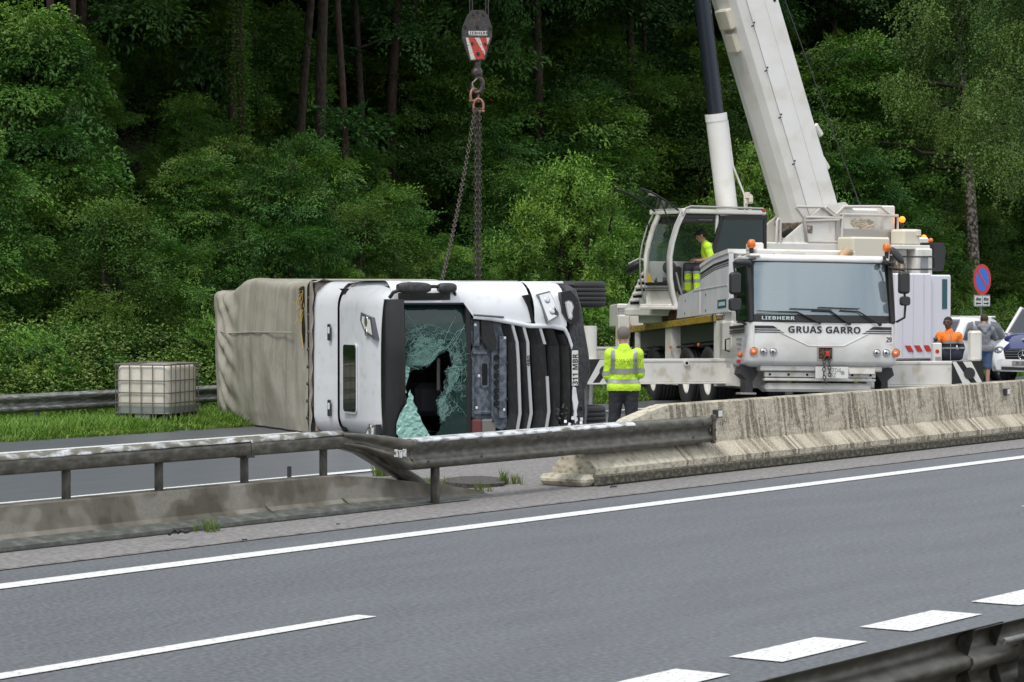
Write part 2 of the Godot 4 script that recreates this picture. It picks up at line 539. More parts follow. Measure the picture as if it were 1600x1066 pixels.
func barriers():
	var rb := road_basis()
	# ---- low concrete parapet on the left, tapering to nothing
	var o := thing("concrete_parapet", "low stained concrete kerb wall under the box rail, tapering off near the truck", "barrier", R(16.0, 0, 16.9), rb)
	# sections: bay joints at t 19.0
	var face := func(f: float, p: Vector2) -> Vector2: return p
	for bay in [[-34.0, 14.2], [14.206, 19.10], [19.106, 20.3], [20.3, 22.95]]:
		var s := S()
		var taper: bool = bay[0] == 20.3
		var prof := PackedVector2Array([Vector2(0.5, 0.0), Vector2(0.5, 0.035), Vector2(0.36, 0.085), Vector2(0.31, 0.13), Vector2(0.26, 0.365), Vector2(0.25, 0.375), Vector2(0.0, 0.37), Vector2(0.0, 0.0)])
		var sh = null
		if taper:
			sh = func(f: float, p: Vector2) -> Vector2: return Vector2(lerpf(p.x, p.x * 0.62, f), lerpf(p.y, p.y * 0.12, pow(f, 1.15)))
		along(s, prof, bay[0] - 16.0, bay[1] - 16.0, true, 6 if taper else 1, sh)
		part(o, "wall_bay", s, M.mossy_concrete)
		# the wet sloping toe at the foot
		s = S()
		var toe := PackedVector2Array([Vector2(0.515, 0.0), Vector2(0.512, 0.045), Vector2(0.37, 0.095), Vector2(0.34, 0.08), Vector2(0.34, 0.0)])
		along(s, toe, bay[0] - 16.0, bay[1] - 16.0, true, 6 if taper else 1, sh)
		part(o, "toe_slope", s, M.wet_concrete)
	# ---- box rail with posts
	o = thing("box_rail_guardrail", "rounded weathered box rail on short posts above the low kerb wall, bottom left", "guardrail", R(16.0, 0, 16.75), rb)
	var box := PackedVector2Array([Vector2(0.07, 0.64), Vector2(0.085, 0.66), Vector2(0.085, 0.74)])
	box.append_array(arc(Vector2(0.0, 0.735), 0.085, 10, 170, 8))
	box.append_array(PackedVector2Array([Vector2(-0.085, 0.66), Vector2(-0.07, 0.64)]))
	for seg in [[-34.0, 14.05], [14.055, 18.98], [18.99, 20.45]]:
		var s := S()
		s.sg = 0
		along(s, box, seg[0] - 16.0, seg[1] - 16.0, true, 1)
		part(o, "rail", s, M.dirty_steel)
		s = S()
		s.sg = 0
		var cap := arc(Vector2(0.0, 0.737), 0.088, 22, 158, 8)
		cap.append_array(arc(Vector2(0.0, 0.735), 0.084, 150, 30, 8))
		along(s, cap, seg[0] - 16.0, seg[1] - 16.0, true, 1)
		part(o, "rail_top", s, M.mossy_rail)
	var sp := S()
	sp.box(Vector3(2.985, 0.7, 0.0), Vector3(0.12, 0.16, 0.155))
	part(o, "joint_sleeve", sp, M.post_steel)
	for i in 40:
		var t := 20.19 - 1.215 * i
		if t < -30: break
		var s := S()
		s.smooth().tube([Vector3(t - 16.0, 0.3, 0), Vector3(t - 16.0, 0.68, 0)], 0.042, 14)
		part(o, "post", s, M.post_steel)
	# bent end: the rail drops to the ground
	var end := S()
	end.sg = 0
	var rings := []
	for q in [[20.45, 0.0, 0.73, 1.0], [20.75, 0.0, 0.66, 1.0], [21.35, -0.02, 0.40, 0.9], [22.05, -0.02, 0.09, 0.8]]:
		var ring := PackedVector3Array()
		for p in box: ring.append(Vector3(q[0] - 16.0, q[2] + (p.y - 0.73) * q[3], q[1] + p.x * q[3]))
		rings.append(ring)
	end.loft(rings)
	part(o, "sloping_rail_end", end, M.dirty_steel)
	# ---- wide beam between the box rail and the concrete wall
	o = thing("beam_guardrail", "grimy two-wave guardrail beam with bright worn top joining the concrete wall", "guardrail", R(21.2, 0, 16.46), rb)
	var bs := S()
	bs.sg = 0
	var thick := PackedVector2Array([Vector2(-0.19, 0.685), Vector2(-0.17, 0.70), Vector2(0.05, 0.705), Vector2(0.085, 0.69), Vector2(0.095, 0.665), Vector2(0.095, 0.61), Vector2(0.05, 0.575), Vector2(0.045, 0.53), Vector2(0.06, 0.49), Vector2(0.10, 0.46), Vector2(0.10, 0.42), Vector2(0.07, 0.385), Vector2(0.0, 0.385), Vector2(-0.19, 0.42)])
	along(bs, thick, 0.0, 6.09, true, 1)
	part(o, "beam", bs, M.dirty_steel)
	# the piece that joins the beam to the box rail
	bs = S()
	bs.sg = 0
	var join := []
	for q in [[-0.78, 0.46, 0.735, -0.29], [-0.5, 0.52, 0.70, -0.24], [-0.22, 0.72, 0.635, -0.13], [-0.05, 0.97, 0.555, -0.02], [0.02, 1.0, 0.545, 0.0]]:
		var ring := PackedVector3Array()
		for p in thick: ring.append(Vector3(q[0], q[2] + (p.y - 0.545) * q[1], p.x * lerpf(0.8, 1.0, q[1]) + q[3]))
		join.append(ring)
	bs.loft(join)
	var jp := part(o, "joining_piece", bs, M.dirty_steel)
	for k in [[-0.20, 0.60], [-0.15, 0.59], [-0.10, 0.60]]:
		bs = S()
		bs.box(Vector3(k[0], k[1] - 0.03, 0.02 + (k[0] + 0.2) * 0.35), Vector3(0.012, 0.08, 0.05), 0.004)
		part(jp, "white_mark", bs, M.rail_paint)
	bs = S()
	bs.sg = 0
	var lip := PackedVector2Array([Vector2(-0.192, 0.688), Vector2(-0.17, 0.705), Vector2(0.05, 0.711), Vector2(0.088, 0.694), Vector2(0.099, 0.67), Vector2(0.097, 0.668), Vector2(0.084, 0.688), Vector2(0.05, 0.700), Vector2(-0.17, 0.694)])
	along(bs, lip, 0.05, 4.3, true, 1)
	part(o, "worn_top", bs, M.rail_paint)
	bs = S()
	bs.smooth().tube([Vector3(0.50, 0.0, 0.0), Vector3(0.50, 0.42, 0.0)], 0.05, 14)
	part(o, "post", bs, M.post_steel)
	bs = S()
	bs.box(Vector3(6.09, 0.55, 0.09), Vector3(0.05, 0.36, 0.06), 0.01)
	part(o, "end_plate", bs, M.dirty_steel)
	bolts(o, [Vector3(0.25, 0.63, 0.094), Vector3(0.25, 0.46, 0.098), Vector3(0.4, 0.64, 0.094), Vector3(1.15, 0.62, 0.094), Vector3(1.2, 0.47, 0.099), Vector3(2.3, 0.63, 0.094), Vector3(4.55, 0.62, 0.094), Vector3(5.6, 0.47, 0.099), Vector3(5.85, 0.62, 0.094), Vector3(6.09, 0.66, 0.12), Vector3(6.09, 0.54, 0.12), Vector3(6.09, 0.43, 0.12)])
	# ---- tall concrete wall on the right
	o = thing("concrete_median_wall", "tall pale concrete median wall streaked with black drips, foreground right", "barrier", R(24.7, 0, 16.7), rb)
	var js := S()
	var prof := PackedVector2Array([Vector2(0.36, 0.12), Vector2(0.36, 0.2), Vector2(0.17, 0.37), Vector2(0.10, 0.86), Vector2(0.08, 0.872), Vector2(-0.08, 0.872), Vector2(-0.10, 0.86), Vector2(-0.17, 0.37), Vector2(-0.36, 0.2), Vector2(-0.36, 0.12)])
	along(js, prof, 1.9, 2.9, true, 1)
	along(js, prof, 2.9, 90.0, true, 20)
	part(o, "wall", js, M.barrier_concrete)
	# sloped end: the body rises from the low stub to the full height
	js = S()
	along(js, prof, 0.0, 1.9, true, 19, func(f: float, p: Vector2) -> Vector2:
		var t := f * 1.9
		var lim := 0.36 + 0.36 * clampf((t - 0.35) / 0.75, 0.0, 1.0) + 0.155 * clampf((t - 1.1) / 0.8, 0.0, 1.0)
		return Vector2(p.x * lerpf(0.86, 1.0, minf(1.0, f * 5.0)), minf(p.y, lim)))
	part(o, "sloped_end", js, M.pale_concrete)
	js = S()
	js.box(Vector3(45.0, 0.065, 0.0), Vector3(90.2, 0.13, 0.77), 0.02)
	part(o, "plinth", js, M.plinth_concrete)
	js = S()
	js.box(Vector3(-0.16, 0.075, 0.02), Vector3(0.3, 0.13, 0.66), 0.05)
	part(o, "plinth_end", js, M.pale_concrete)
	for t in [3.0, 11.6]:
		var rr := S()
		rr.box(Vector3(t, 0.72, 0.145), Vector3(0.14, 0.10, 0.06), 0.008)
		var b := part(o, "delineator", rr, M.dark_plastic)
		rr = S()
		rr.box(Vector3(t + 0.02, 0.72, 0.177), Vector3(0.09, 0.075, 0.006))
		part(b, "reflector", rr, M.white_reflector)
	# ---- guardrail closest to the camera, lower right corner
	o = thing("foreground_guardrail", "dark blurred guardrail cutting the bottom right corner", "guardrail", R(9.5, 0, 4.95), rb)
	var ns := S()
	ns.sg = 0
	var wb := wbeam(-1.0)
	for i in wb.size(): wb[i].y += 0.595
	along(ns, wb, -14.0, 1.32, true, 1)
	part(o, "beam", ns, M.dirty_steel)
	ns = S()
	ns.sg = 0
	for i in wb.size(): wb[i] = Vector2(wb[i].x + 0.012, wb[i].y - 0.004)
	along(ns, wb, 1.0, 14.0, true, 1)
	part(o, "beam", ns, M.dirty_steel)
	for t in [-6.8, -2.8, 1.55, 5.2, 9.2]:
		ns = S()
		ns.prism(PackedVector2Array([Vector2(-0.06, -0.03), Vector2(0.06, -0.03), Vector2(0.06, -0.02), Vector2(-0.05, -0.02), Vector2(-0.05, 0.09), Vector2(0.06, 0.09), Vector2(0.06, 0.10), Vector2(-0.06, 0.10)]), 0, 0.66)
		var pm := part(o, "post", ns, M.post_steel)
		pm.transform = Transform3D(Basis(Vector3(1, 0, 0), Vector3(0, 0, -1), Vector3(0, 1, 0)), Vector3(t, 0.0, 0.10))
	ns = S()
	ns.smooth().tube([Vector3(1.26, 0.665, 0.03), Vector3(3.4, 0.655, 0.1)], 0.017, 10)
	part(o, "tie_bar", ns, M.old_zinc)
	# ---- guardrail on the far verge
	for span in [["weathered guardrail in the long grass behind the plastic water tank", -20.0, 68.0]]:
		o = thing("verge_guardrail", span[0], "guardrail", R(30.0, 0, 30.75), rb)
		var fs := S()
		fs.sg = 0
		var fw := wbeam(1.0)
		for i in fw.size(): fw[i] = Vector2(fw[i].x, fw[i].y + 0.43)
		along(fs, fw, span[1] - 30.0, span[2] - 30.0, true, 1)
		part(o, "beam", fs, M.old_zinc)
		for i in 23:
			var t: float = 29.75 - 30.0 + (i - 10) * 4.0
			fs = S()
			fs.box(Vector3(t, 0.25, -0.04), Vector3(0.1, 0.6, 0.06), 0.005)
			part(o, "post", fs, M.old_zinc)

# ---------------------------------------------------------------- foliage
func leaf(s: Shape, base: Vector3, dir: Vector3, nrm: Vector3, len: float, wid: float, shade: float, fold := 0.25):
	var side := dir.cross(nrm).normalized()
	var mid := base + dir * len * 0.45
	var a := mid + side * wid * 0.5 + nrm * wid * fold
	var b := mid - side * wid * 0.5 + nrm * wid * fold
	var tip := base + dir * len - nrm * len * 0.1
	s.col = Color(shade, shade, shade)
	s.tri(base, a, tip)
	s.tri(base, tip, b)

func spray_mesh(kind: String, sd: int) -> ArrayMesh:
	var r := RandomNumberGenerator.new()
	r.seed = sd
	var s := S()
	if kind == "layered":      # flat uneven fan of pointed leaves
		for i in 88:
			var yaw := r.randfn() * 0.55
			var f := sqrt(r.randf())
			var l := (0.78 - absf(yaw) * 0.16) * f
			var c := Vector3(cos(yaw) * l, -0.24 * f * f + r.randf_range(-0.05, 0.05), sin(yaw) * l)
			var ang := yaw + r.randfn() * 0.7
			var d := Vector3(cos(ang), r.randf_range(-0.6, 0.1), sin(ang)).normalized()
			var nn := Vector3(r.randf_range(-0.5, 0.5), 1, r.randf_range(-0.5, 0.5)).normalized()
			leaf(s, c, d, nn, r.randf_range(0.06, 0.12), r.randf_range(0.035, 0.06), r.randf_range(0.65, 1.3))
	elif kind == "bushy":      # upright shoot, narrow leaves all round
		for tw in 4:
			var ax := Vector3(1, r.randf_range(-0.5, 0.5), r.randf_range(-0.5, 0.5)).normalized()
			var l := r.randf_range(0.4, 0.62)
			for i in 11:
				var f := (i + 0.6) / 11.0
				var th := i * 2.4
				var sd1 := ax.cross(Vector3.UP).normalized()
				var sd2 := ax.cross(sd1)
				var d := (ax * r.randf_range(0.3, 0.8) + sd1 * cos(th) + sd2 * sin(th)).normalized()
				var nn := (ax + Vector3.UP * 0.5 - d * 0.3).normalized()
				leaf(s, ax * f * l, d, nn, r.randf_range(0.09, 0.14), r.randf_range(0.03, 0.05), r.randf_range(0.75, 1.25))
	elif kind == "feathery":   # loose spray of small leaflets
		for fr in 9:
			var yaw := r.randf_range(-1.2, 1.2)
			var l := r.randf_range(0.3, 0.75)
			var st := Vector3(r.randf_range(-0.1, 0.25), r.randf_range(-0.12, 0.12), r.randf_range(-0.15, 0.15))
			for i in 12:
				var f := r.randf_range(0.15, 1.0)
				var c := st + Vector3(cos(yaw), -0.35 * f, sin(yaw)) * f * l + Vector3(r.randfn(), r.randfn(), r.randfn()) * 0.035
				var ang := yaw + r.randfn() * 1.1
				var d := Vector3(cos(ang), r.randf_range(-0.6, 0.1), sin(ang)).normalized()
				leaf(s, c, d, Vector3(r.randf_range(-0.5, 0.5), 1, r.randf_range(-0.5, 0.5)).normalized(), r.randf_range(0.05, 0.095), r.randf_range(0.03, 0.048), r.randf_range(0.65, 1.3))
	elif kind == "weeping":    # hanging strings of small leaves
		for tw in 5:
			var c0 := Vector3(r.randf_range(0.0, 0.5), 0, r.randf_range(-0.3, 0.3))
			var l := r.randf_range(0.6, 1.25)
			for i in 13:
				var f := (i + 0.5) / 13.0
				var c := c0 + Vector3(0.1 * f, -l * f, r.randf_range(-0.02, 0.02))
				var ang := r.randf_range(0, TAU)
				var d := Vector3(cos(ang) * 0.7, -0.7, sin(ang) * 0.7)
				leaf(s, c, d, Vector3(-sin(ang), 0.4, cos(ang)).normalized(), r.randf_range(0.06, 0.09), 0.05, r.randf_range(0.75, 1.25))
	elif kind == "bramble":    # low broad-leaved clump
		for i in 34:
			var ang := r.randf_range(0, TAU)
			var el := r.randf_range(0.1, 1.3)
			var rad := r.randf_range(0.1, 0.38)
			var c := Vector3(cos(ang) * cos(el), sin(el) * 0.9, sin(ang) * cos(el)) * rad
			var a2 := ang + r.randf_range(-0.9, 0.9)
			var d := Vector3(cos(a2), r.randf_range(-0.5, 0.4), sin(a2)).normalized()
			leaf(s, c, d, Vector3(r.randf_range(-0.5, 0.5), 1, r.randf_range(-0.5, 0.5)).normalized(), r.randf_range(0.08, 0.13), r.randf_range(0.055, 0.08), r.randf_range(0.7, 1.25))
	elif kind == "grass":
		for i in 16:
			var ang := r.randf_range(0, TAU)
			var c := Vector3(cos(ang), 0, sin(ang)) * r.randf_range(0.0, 0.12)
			var lean := Vector3(cos(ang + r.randf_range(-1, 1)), 0, sin(ang + r.randf_range(-1, 1))) * r.randf_range(0.03, 0.16)
			var hgt := r.randf_range(0.12, 0.32)
			var w := Vector3(-sin(ang), 0, cos(ang)) * 0.006
			var sh := r.randf_range(0.7, 1.3)
			s.col = Color(sh, sh, sh)
			var m := c + Vector3.UP * hgt * 0.6 + lean * 0.4
			s.quad(c - w, m - w, m + w, c + w)
			s.tri(m - w, c + Vector3.UP * hgt + lean, m + w)
	return s.mesh()

func facing(d: Vector3, roll: float) -> Basis:
	var x := d.normalized()
	var up := Vector3.UP if absf(x.y) < 0.95 else Vector3.RIGHT
	var z := x.cross(up).normalized()
	return Basis(x, z.cross(x), z).rotated(x, roll)

# sprays spread over the upper and outer side of each lobe of a crown
func crown_copies(lobes: Array, per_m2: float, size: float, r: RandomNumberGenerator, tones: Array, droop := 0.15) -> Array:
	var where := []
	var cols := []
	for lb in lobes:
		var c: Vector3 = lb[0]
		var rad: Vector3 = lb[1]
		var n := int(per_m2 * 4.0 * PI * pow((rad.x * rad.x + rad.y * rad.y + rad.z * rad.z) / 3.0, 1.0))
		var tone: Color = tones[r.randi() % tones.size()]
		var lobe_tone := r.randf_range(0.8, 1.2)
		for i in n:
			var v := Vector3(r.randfn(), r.randfn(), r.randfn()).normalized()
			if v.y < -0.3 and r.randf() < 0.7: v.y = -v.y
			var depth := 1.0 - 0.55 * pow(r.randf(), 1.7)
			var p := c + v * rad * depth
			var d := (v + Vector3(0, -droop + 0.1 * r.randfn(), 0) + Vector3(r.randfn(), r.randfn() * 0.5, r.randfn()) * 0.35).normalized()
			var k := size * r.randf_range(0.55, 1.4)
			where.append(Transform3D(facing(d, r.randfn() * 0.35).scaled(Vector3.ONE * k), p - d * 0.35 * k))
			var q := lobe_tone * r.randf_range(0.75, 1.25)
			cols.append(Color(tone.r * q, tone.g * q, tone.b * q * r.randf_range(0.7, 1.2)))
	return [where, cols]

func limb(s: Shape, a: Vector3, b: Vector3, r0: float, r1: float, r: RandomNumberGenerator, wob := 0.06):
	var pts := []
	var n := 6
	var l := (b - a).length()
	for i in n + 1:
		var f := float(i) / n
		var j := Vector3(r.randfn(), r.randfn() * 0.4, r.randfn()) * l * wob * sin(f * PI)
		pts.append(a.lerp(b, f) + j + Vector3.UP * sin(f * PI) * l * 0.04)
	s.tube(pts, r0, 8, r1)

func tree_kind(called: String, kind: String, sd: int, lobes: Array, per_m2: float, size: float, tones: Array, bark: Material, trunk_r: float, trunk_top: Vector3, leafmat: Material, droop := 0.15, stems := 1) -> Node3D:
	var r := RandomNumberGenerator.new()
	r.seed = sd
	var o := Node3D.new()
	o.name = called
	var s := S()
	s.sg = 0
	for k in stems:
		var off := Vector3(r.randfn(), 0, r.randfn()) * (0.0 if stems == 1 else 0.14)
		var pts := []
		for i in 9:
			var f := i / 8.0
			pts.append(off + (trunk_top + off * 2.0) * f + Vector3(sin(f * 5.0 + sd + k), 0, cos(f * 4.0 + sd)) * 0.10 * trunk_top.y * 0.12 * f + Vector3(0, -0.25 if i == 0 else 0.0, 0))
		s.tube(pts, trunk_r * (1.0 if stems == 1 else r.randf_range(0.6, 1.0)), 10, trunk_r * 0.35)
	part(o, "trunk", s, bark)
	var b := S()
	b.sg = 0
	for lb in lobes:
		var f := clampf((lb[0].y - lb[1].y * 0.8) / trunk_top.y, 0.12, 0.95)
		limb(b, trunk_top * f, lb[0], trunk_r * 0.4 * (1.1 - f * 0.6), trunk_r * 0.1, r)
	part(o, "limbs", b, M.bark if bark == M.birch_bark else bark)
	var cc := crown_copies(lobes, per_m2, size, r, tones, droop)
	swarm(o, "crown", spray_mesh(kind, sd + 7), leafmat, cc[0], cc[1])
	return o

func plant(proto: Node3D, t: float, d: float, turn: float, k: float, called: String, label: String, group := "", mats = null, category := "tree"):
	var o: Node3D = proto.duplicate()
	o.name = numbered(called)
	add_child(o)
	o.transform = Transform3D(Basis(UP, turn).scaled(Vector3(k, k, k)), R(t, hill(t, d) - 0.03, d))
	tag(o, label, category, group)
	if mats: o.get_node("crown").material_override = mats

func zone(t: float, d: float) -> String:
	var p := R(t, 0, d)
	var px := 800.0 + 4000.0 * p.x / -p.z
	for q in [[60, "at the left edge of the picture"], [180, "left of the plastic tank"], [300, "above the plastic tank"], [420, "above the rear of the beige tarpaulin"], [520, "above the front of the beige tarpaulin"], [620, "above the roof of the white lorry"], [700, "left of the hanging chains"], [780, "right behind the hanging chains"], [880, "above the lorry's upturned wheel"], [990, "left of the crane cabin"], [1090, "behind the open crane cabin"], [1180, "behind the lifting cylinder of the crane"], [1300, "behind the white boom"], [1390, "right of the foot of the boom"], [1470, "above the rear lamps of the crane"], [1540, "left of the no-parking sign"], [1600, "right of the no-parking sign"]]:
		if px < q[0]: return q[1]
	return "beyond the right edge"

func random_lobes(r: RandomNumberGenerator, n: int, y0: float, y1: float, spread: float, rad: float, flat := 0.6) -> Array:
	var out := []
	for i in n:
		var f := (i + 0.5) / n
		var a := i * 2.4 + r.randf_range(-0.5, 0.5)
		var taper := sin(clampf(f * 0.85 + 0.2, 0.0, 1.0) * PI)
		var q := spread * taper * r.randf_range(0.35, 1.0)
		var k := rad * r.randf_range(0.7, 1.25)
		out.append([Vector3(cos(a) * q, lerpf(y0, y1, f), sin(a) * q), Vector3(k, k * flat, k)])
	return out

func leafy(called: String, c: Color, rough := 0.5) -> StandardMaterial3D:
	return mat(called, c, rough, 0.0, {"vc": true, "back": Color(0.35, 0.5, 0.12), "spec": 0.35})

func forest():
	var r := RandomNumberGenerator.new()
	r.seed = 99
	leafy("leaf", Color(0.86, 0.97, 0.95))
	leafy("leaf_dark", Color(0.58, 0.62, 0.58))
	leafy("leaf_blue", Color(0.62, 0.78, 0.82))
	leafy("leaf_bright", Color(1.12, 1.16, 1.08))
	leafy("leaf_yellow", Color(1.05, 1.06, 0.9))
	mat("bark", Color.WHITE, 0.9, 0.0, {"tex": ntex(51, 0.03, 4, [[0.3, lin(0.018, 0.013, 0.009)], [0.7, lin(0.06, 0.042, 0.028)]], 256), "uv": Vector3(2, 0.5, 2)})
	mat("red_bark", Color.WHITE, 0.9, 0.0, {"tex": ntex(52, 0.03, 4, [[0.3, lin(0.02, 0.013, 0.009)], [0.7, lin(0.062, 0.036, 0.023)]], 256), "uv": Vector3(2, 0.5, 2)})
	mat("birch_bark", Color.WHITE, 0.75, 0.0, {"tex": ntex(53, 0.02, 4, [[0.38, lin(0.025, 0.020, 0.016)], [0.5, lin(0.12, 0.095, 0.078)], [0.68, lin(0.40, 0.36, 0.32)]], 256), "uv": Vector3(1.6, 1.3, 1.6)})
	var mid := [Color(0.095, 0.195, 0.034), Color(0.12, 0.225, 0.04), Color(0.075, 0.165, 0.034), Color(0.155, 0.255, 0.045)]
	var deep := [Color(0.065, 0.145, 0.042), Color(0.08, 0.165, 0.046), Color(0.095, 0.185, 0.046)]
	var fresh := [Color(0.14, 0.255, 0.045), Color(0.12, 0.225, 0.042), Color(0.165, 0.27, 0.05)]
	var layered := []
	var feathery := []
	for i in 2:
		layered.append(tree_kind("layered_tree", "layered", 201 + i, random_lobes(r, 28, 0.9, 6.2, 2.2, 1.0, 0.36), 4.2, 0.95, mid, M.red_bark, 0.11, Vector3(0.2, 6.3, 0.1), M.leaf, 0.25, 2))
		feathery.append(tree_kind("feathery_tree", "feathery", 221 + i, random_lobes(r, 14, 0.6, 4.3, 1.8, 1.0, 0.6), 4.2, 0.95, mid, M.bark, 0.08, Vector3(0.1, 4.2, 0.0), M.leaf, 0.2, 3))
	var willow := tree_kind("round_bush", "bushy", 241, random_lobes(r, 24, 0.5, 4.9, 2.0, 0.95, 0.8), 5.0, 0.95, fresh, M.bark, 0.08, Vector3(0.1, 4.6, 0.0), M.leaf, -0.3, 4)
	var low := tree_kind("low_shrub", "bushy", 251, random_lobes(r, 9, 0.4, 1.7, 1.1, 0.7, 0.75), 5.0, 0.9, mid, M.bark, 0.04, Vector3(0, 1.5, 0), M.leaf, -0.1, 4)
	var tall := []
	for i in 3:
		var lb := random_lobes(r, 24, 8.0, 17.5, 3.2, 1.9, 0.6)
		for q in 3: lb.append([Vector3(r.randf_range(-1.6, 1.6), r.randf_range(4.0, 7.5), r.randf_range(-1.6, 1.6)), Vector3(1.0, 0.45, 1.0)])
		tall.append(tree_kind("tall_tree", "layered", 261 + i, lb, 1.1, 1.6, deep, [M.bark, M.red_bark, M.bark][i], [0.17, 0.15, 0.12][i], Vector3([0.3, -0.6, 0.5][i], 16.5, 0.0), M.leaf, 0.2))
	# ---- front tier: bushes right behind the verge
	var label_front := "leafy green bush in the thicket behind the verge"
	var g_front := "bushes of the thicket behind the verge"
	# [t, d, kind, scale, material, label] for the ones that can be told apart
	plant(willow, 51.4, 35.0, 0.4, 0.95, "round_bush", "bright green round bush between the overturned truck and the crane cab", "", M.leaf_bright, "bush")
	plant(layered[0], 37.0, 38.5, 0.7, 1.0, "layered_tree", "light green tree with flat layered branches at the left edge", "", M.leaf)
	plant(layered[1], 41.0, 37.4, 2.1, 0.62, "layered_tree", "green tree with tiered sprays above the plastic tank", "", M.leaf)
	plant(feathery[0], 46.0, 38.6, 1.1, 0.92, "feathery_tree", "feathery green tree above the beige tarpaulin, left of the hanging chains", "", M.leaf)
	plant(layered[0], 53.5, 46.0, 3.2, 0.75, "layered_tree", "green tree right behind the hanging chains, with dark hollow below", "", M.leaf)
	plant(willow, 64.5, 37.0, 2.4, 1.05, "round_bush", "green bush seen between the crane cylinder and boom", "", M.leaf_yellow, "bush")
	plant(layered[1], 72.0, 38.0, 1.4, 1.35, "layered_tree", "broad green tree just right of the white boom", "", M.leaf)
	plant(feathery[1], 80.5, 37.0, 0.3, 1.2, "feathery_tree", "green feathery tree behind the amber lamps at the rear of the crane", "", M.leaf_yellow)
	var spots := [[33.0, 36.0, 0, 0.7], [35.5, 34.6, 1, 0.75], [38.0, 35.4, 0, 0.58], [40.8, 35.0, 1, 0.7], [43.2, 35.6, 0, 0.5], [45.2, 36.4, 1, 0.7], [46.6, 34.6, 0, 0.42], [54.9, 38.6, 1, 0.9], [54.6, 36.0, 0, 0.78], [43.4, 38.6, 0, 0.62], [49.0, 38.4, 1, 0.72], [57.5, 42.0, 0, 0.95], [60.0, 43.5, 1, 1.1],
		[58.5, 36.0, 1, 0.8], [61.5, 36.2, 0, 0.85], [68.0, 35.8, 1, 0.9], [71.5, 35.0, 0, 0.8], [75.5, 35.4, 1, 0.9], [79.0, 34.6, 0, 0.8], [83.0, 35.5, 1, 1.0], [87.0, 35.0, 0, 0.9], [90.5, 36.5, 1, 1.1], [86.0, 39.0, 0, 1.3], [92.0, 40.0, 1, 1.4], [77.0, 40.5, 0, 1.3], [67.5, 41.0, 1, 1.4], [62.0, 41.5, 0, 1.35]]
	for i in spots.size():
		var q = spots[i]
		plant(feathery[q[2]] if i % 3 else layered[q[2]], q[0], q[1], i * 1.7, q[3], "thicket_bush", "%s %s bush of the thicket %s" % ["tall" if q[3] > 0.85 else "low", ["green", "dark green", "plain green", "bluish green"][i % 4], zone(q[0], q[1])], g_front, [M.leaf, M.leaf_dark, M.leaf, M.leaf_blue][i % 4], "bush")
	for i in 34:
		var t := 30.0 + i * 2.0 + r.randf_range(-0.6, 0.6)
		plant(low, t, r.randf_range(32.6, 34.2), r.randf_range(0, 6), r.randf_range(0.55, 0.85), "low_shrub", "low %s shrub behind the verge guardrail, %s" % [["yellowish", "bright green", "green"][i % 3], zone(t, 33.4)], "low shrubs along the verge", [M.leaf_yellow, M.leaf_bright, M.leaf][i % 3], "shrub")
	# ---- back tier: tall trees on the slope, their crowns above the picture
	var k := 0
	for row in 6:
		var d := 44.0 + row * 6.5
		var t := 30.0 + (row % 2) * 2.5
		while t < 120.0:
			var dd := d + r.randf_range(-2.0, 2.0)
			plant(tall[k % 3], t, dd, r.randf_range(0, 6), r.randf_range(0.85, 1.15), "tall_tree", "%s-trunked tree %s, %s" % [["dark", "reddish", "slim"][k % 3], ["near the wood's edge", "behind the first trunks", "mid-wood", "deep inside", "high upslope", "at the back"][row], zone(t, dd)], "tall trees on the wooded slope", [M.leaf, M.leaf_dark, M.leaf_blue][k % 3])
			t += r.randf_range(4.0, 6.5) + row * 0.4
			k += 1
	for i in 54:
		var d := r.randf_range(44.0, 64.0)
		plant(feathery[i % 2] if i % 3 else layered[i % 2], 34.0 + i * 1.45 + r.randf_range(-1, 1), d, r.randf_range(0, 6), r.randf_range(0.7, 1.15), "understorey_bush", "dim %s bush %s, %s" % [["dark green", "green", "bluish green"][i % 3], "under the trees" if d < 52.0 else "far upslope", zone(34.0 + i * 1.45, d)], "understorey bushes on the slope", [M.leaf_dark, M.leaf, M.leaf_blue][i % 3], "bush")
	for i in 22:
		var t := 40.0 + i * 2.3 + r.randf_range(-0.8, 0.8)
		var d := r.randf_range(42.5, 47.0)
		plant(layered[i % 2] if i % 3 else feathery[i % 2], t, d, r.randf_range(0, 6), r.randf_range(0.5, 0.85) if t < 56.0 else r.randf_range(0.8, 1.2), "midwood_tree", "%s young tree in shade, %s" % [["green", "dark green", "yellowish"][i % 3], zone(t, d)], "young trees behind the thicket", [M.leaf, M.leaf_dark, M.leaf_yellow][i % 3])
	# ---- trunks that stand out
	var trunks := [[378, 41.0, 0.11, 0.0, "slender trunk wrapped in ivy at the upper left", 1], [468, 43.0, 0.13, 0.5, "dark leaning trunk left of the thick straight trunk", 0], [505, 41.8, 0.17, 0.0, "thick straight dark trunk in the upper left of the wood", 0],
		[540, 40.8, 0.10, -0.25, "thin reddish trunk beside the thick straight trunk", 2], [612, 43.5, 0.16, 0.25, "brown trunk half way between the thick trunk and the crane hook", 2], [700, 43.5, 0.07, -1.6, "thin bare leaning pole just left of the crane hook", 2], [82, 39.6, 0.10, 0.0, "thin brown trunk near the left edge", 2], [108, 40.0, 0.09, 0.3, "thin brown trunk second from the left edge", 2]]
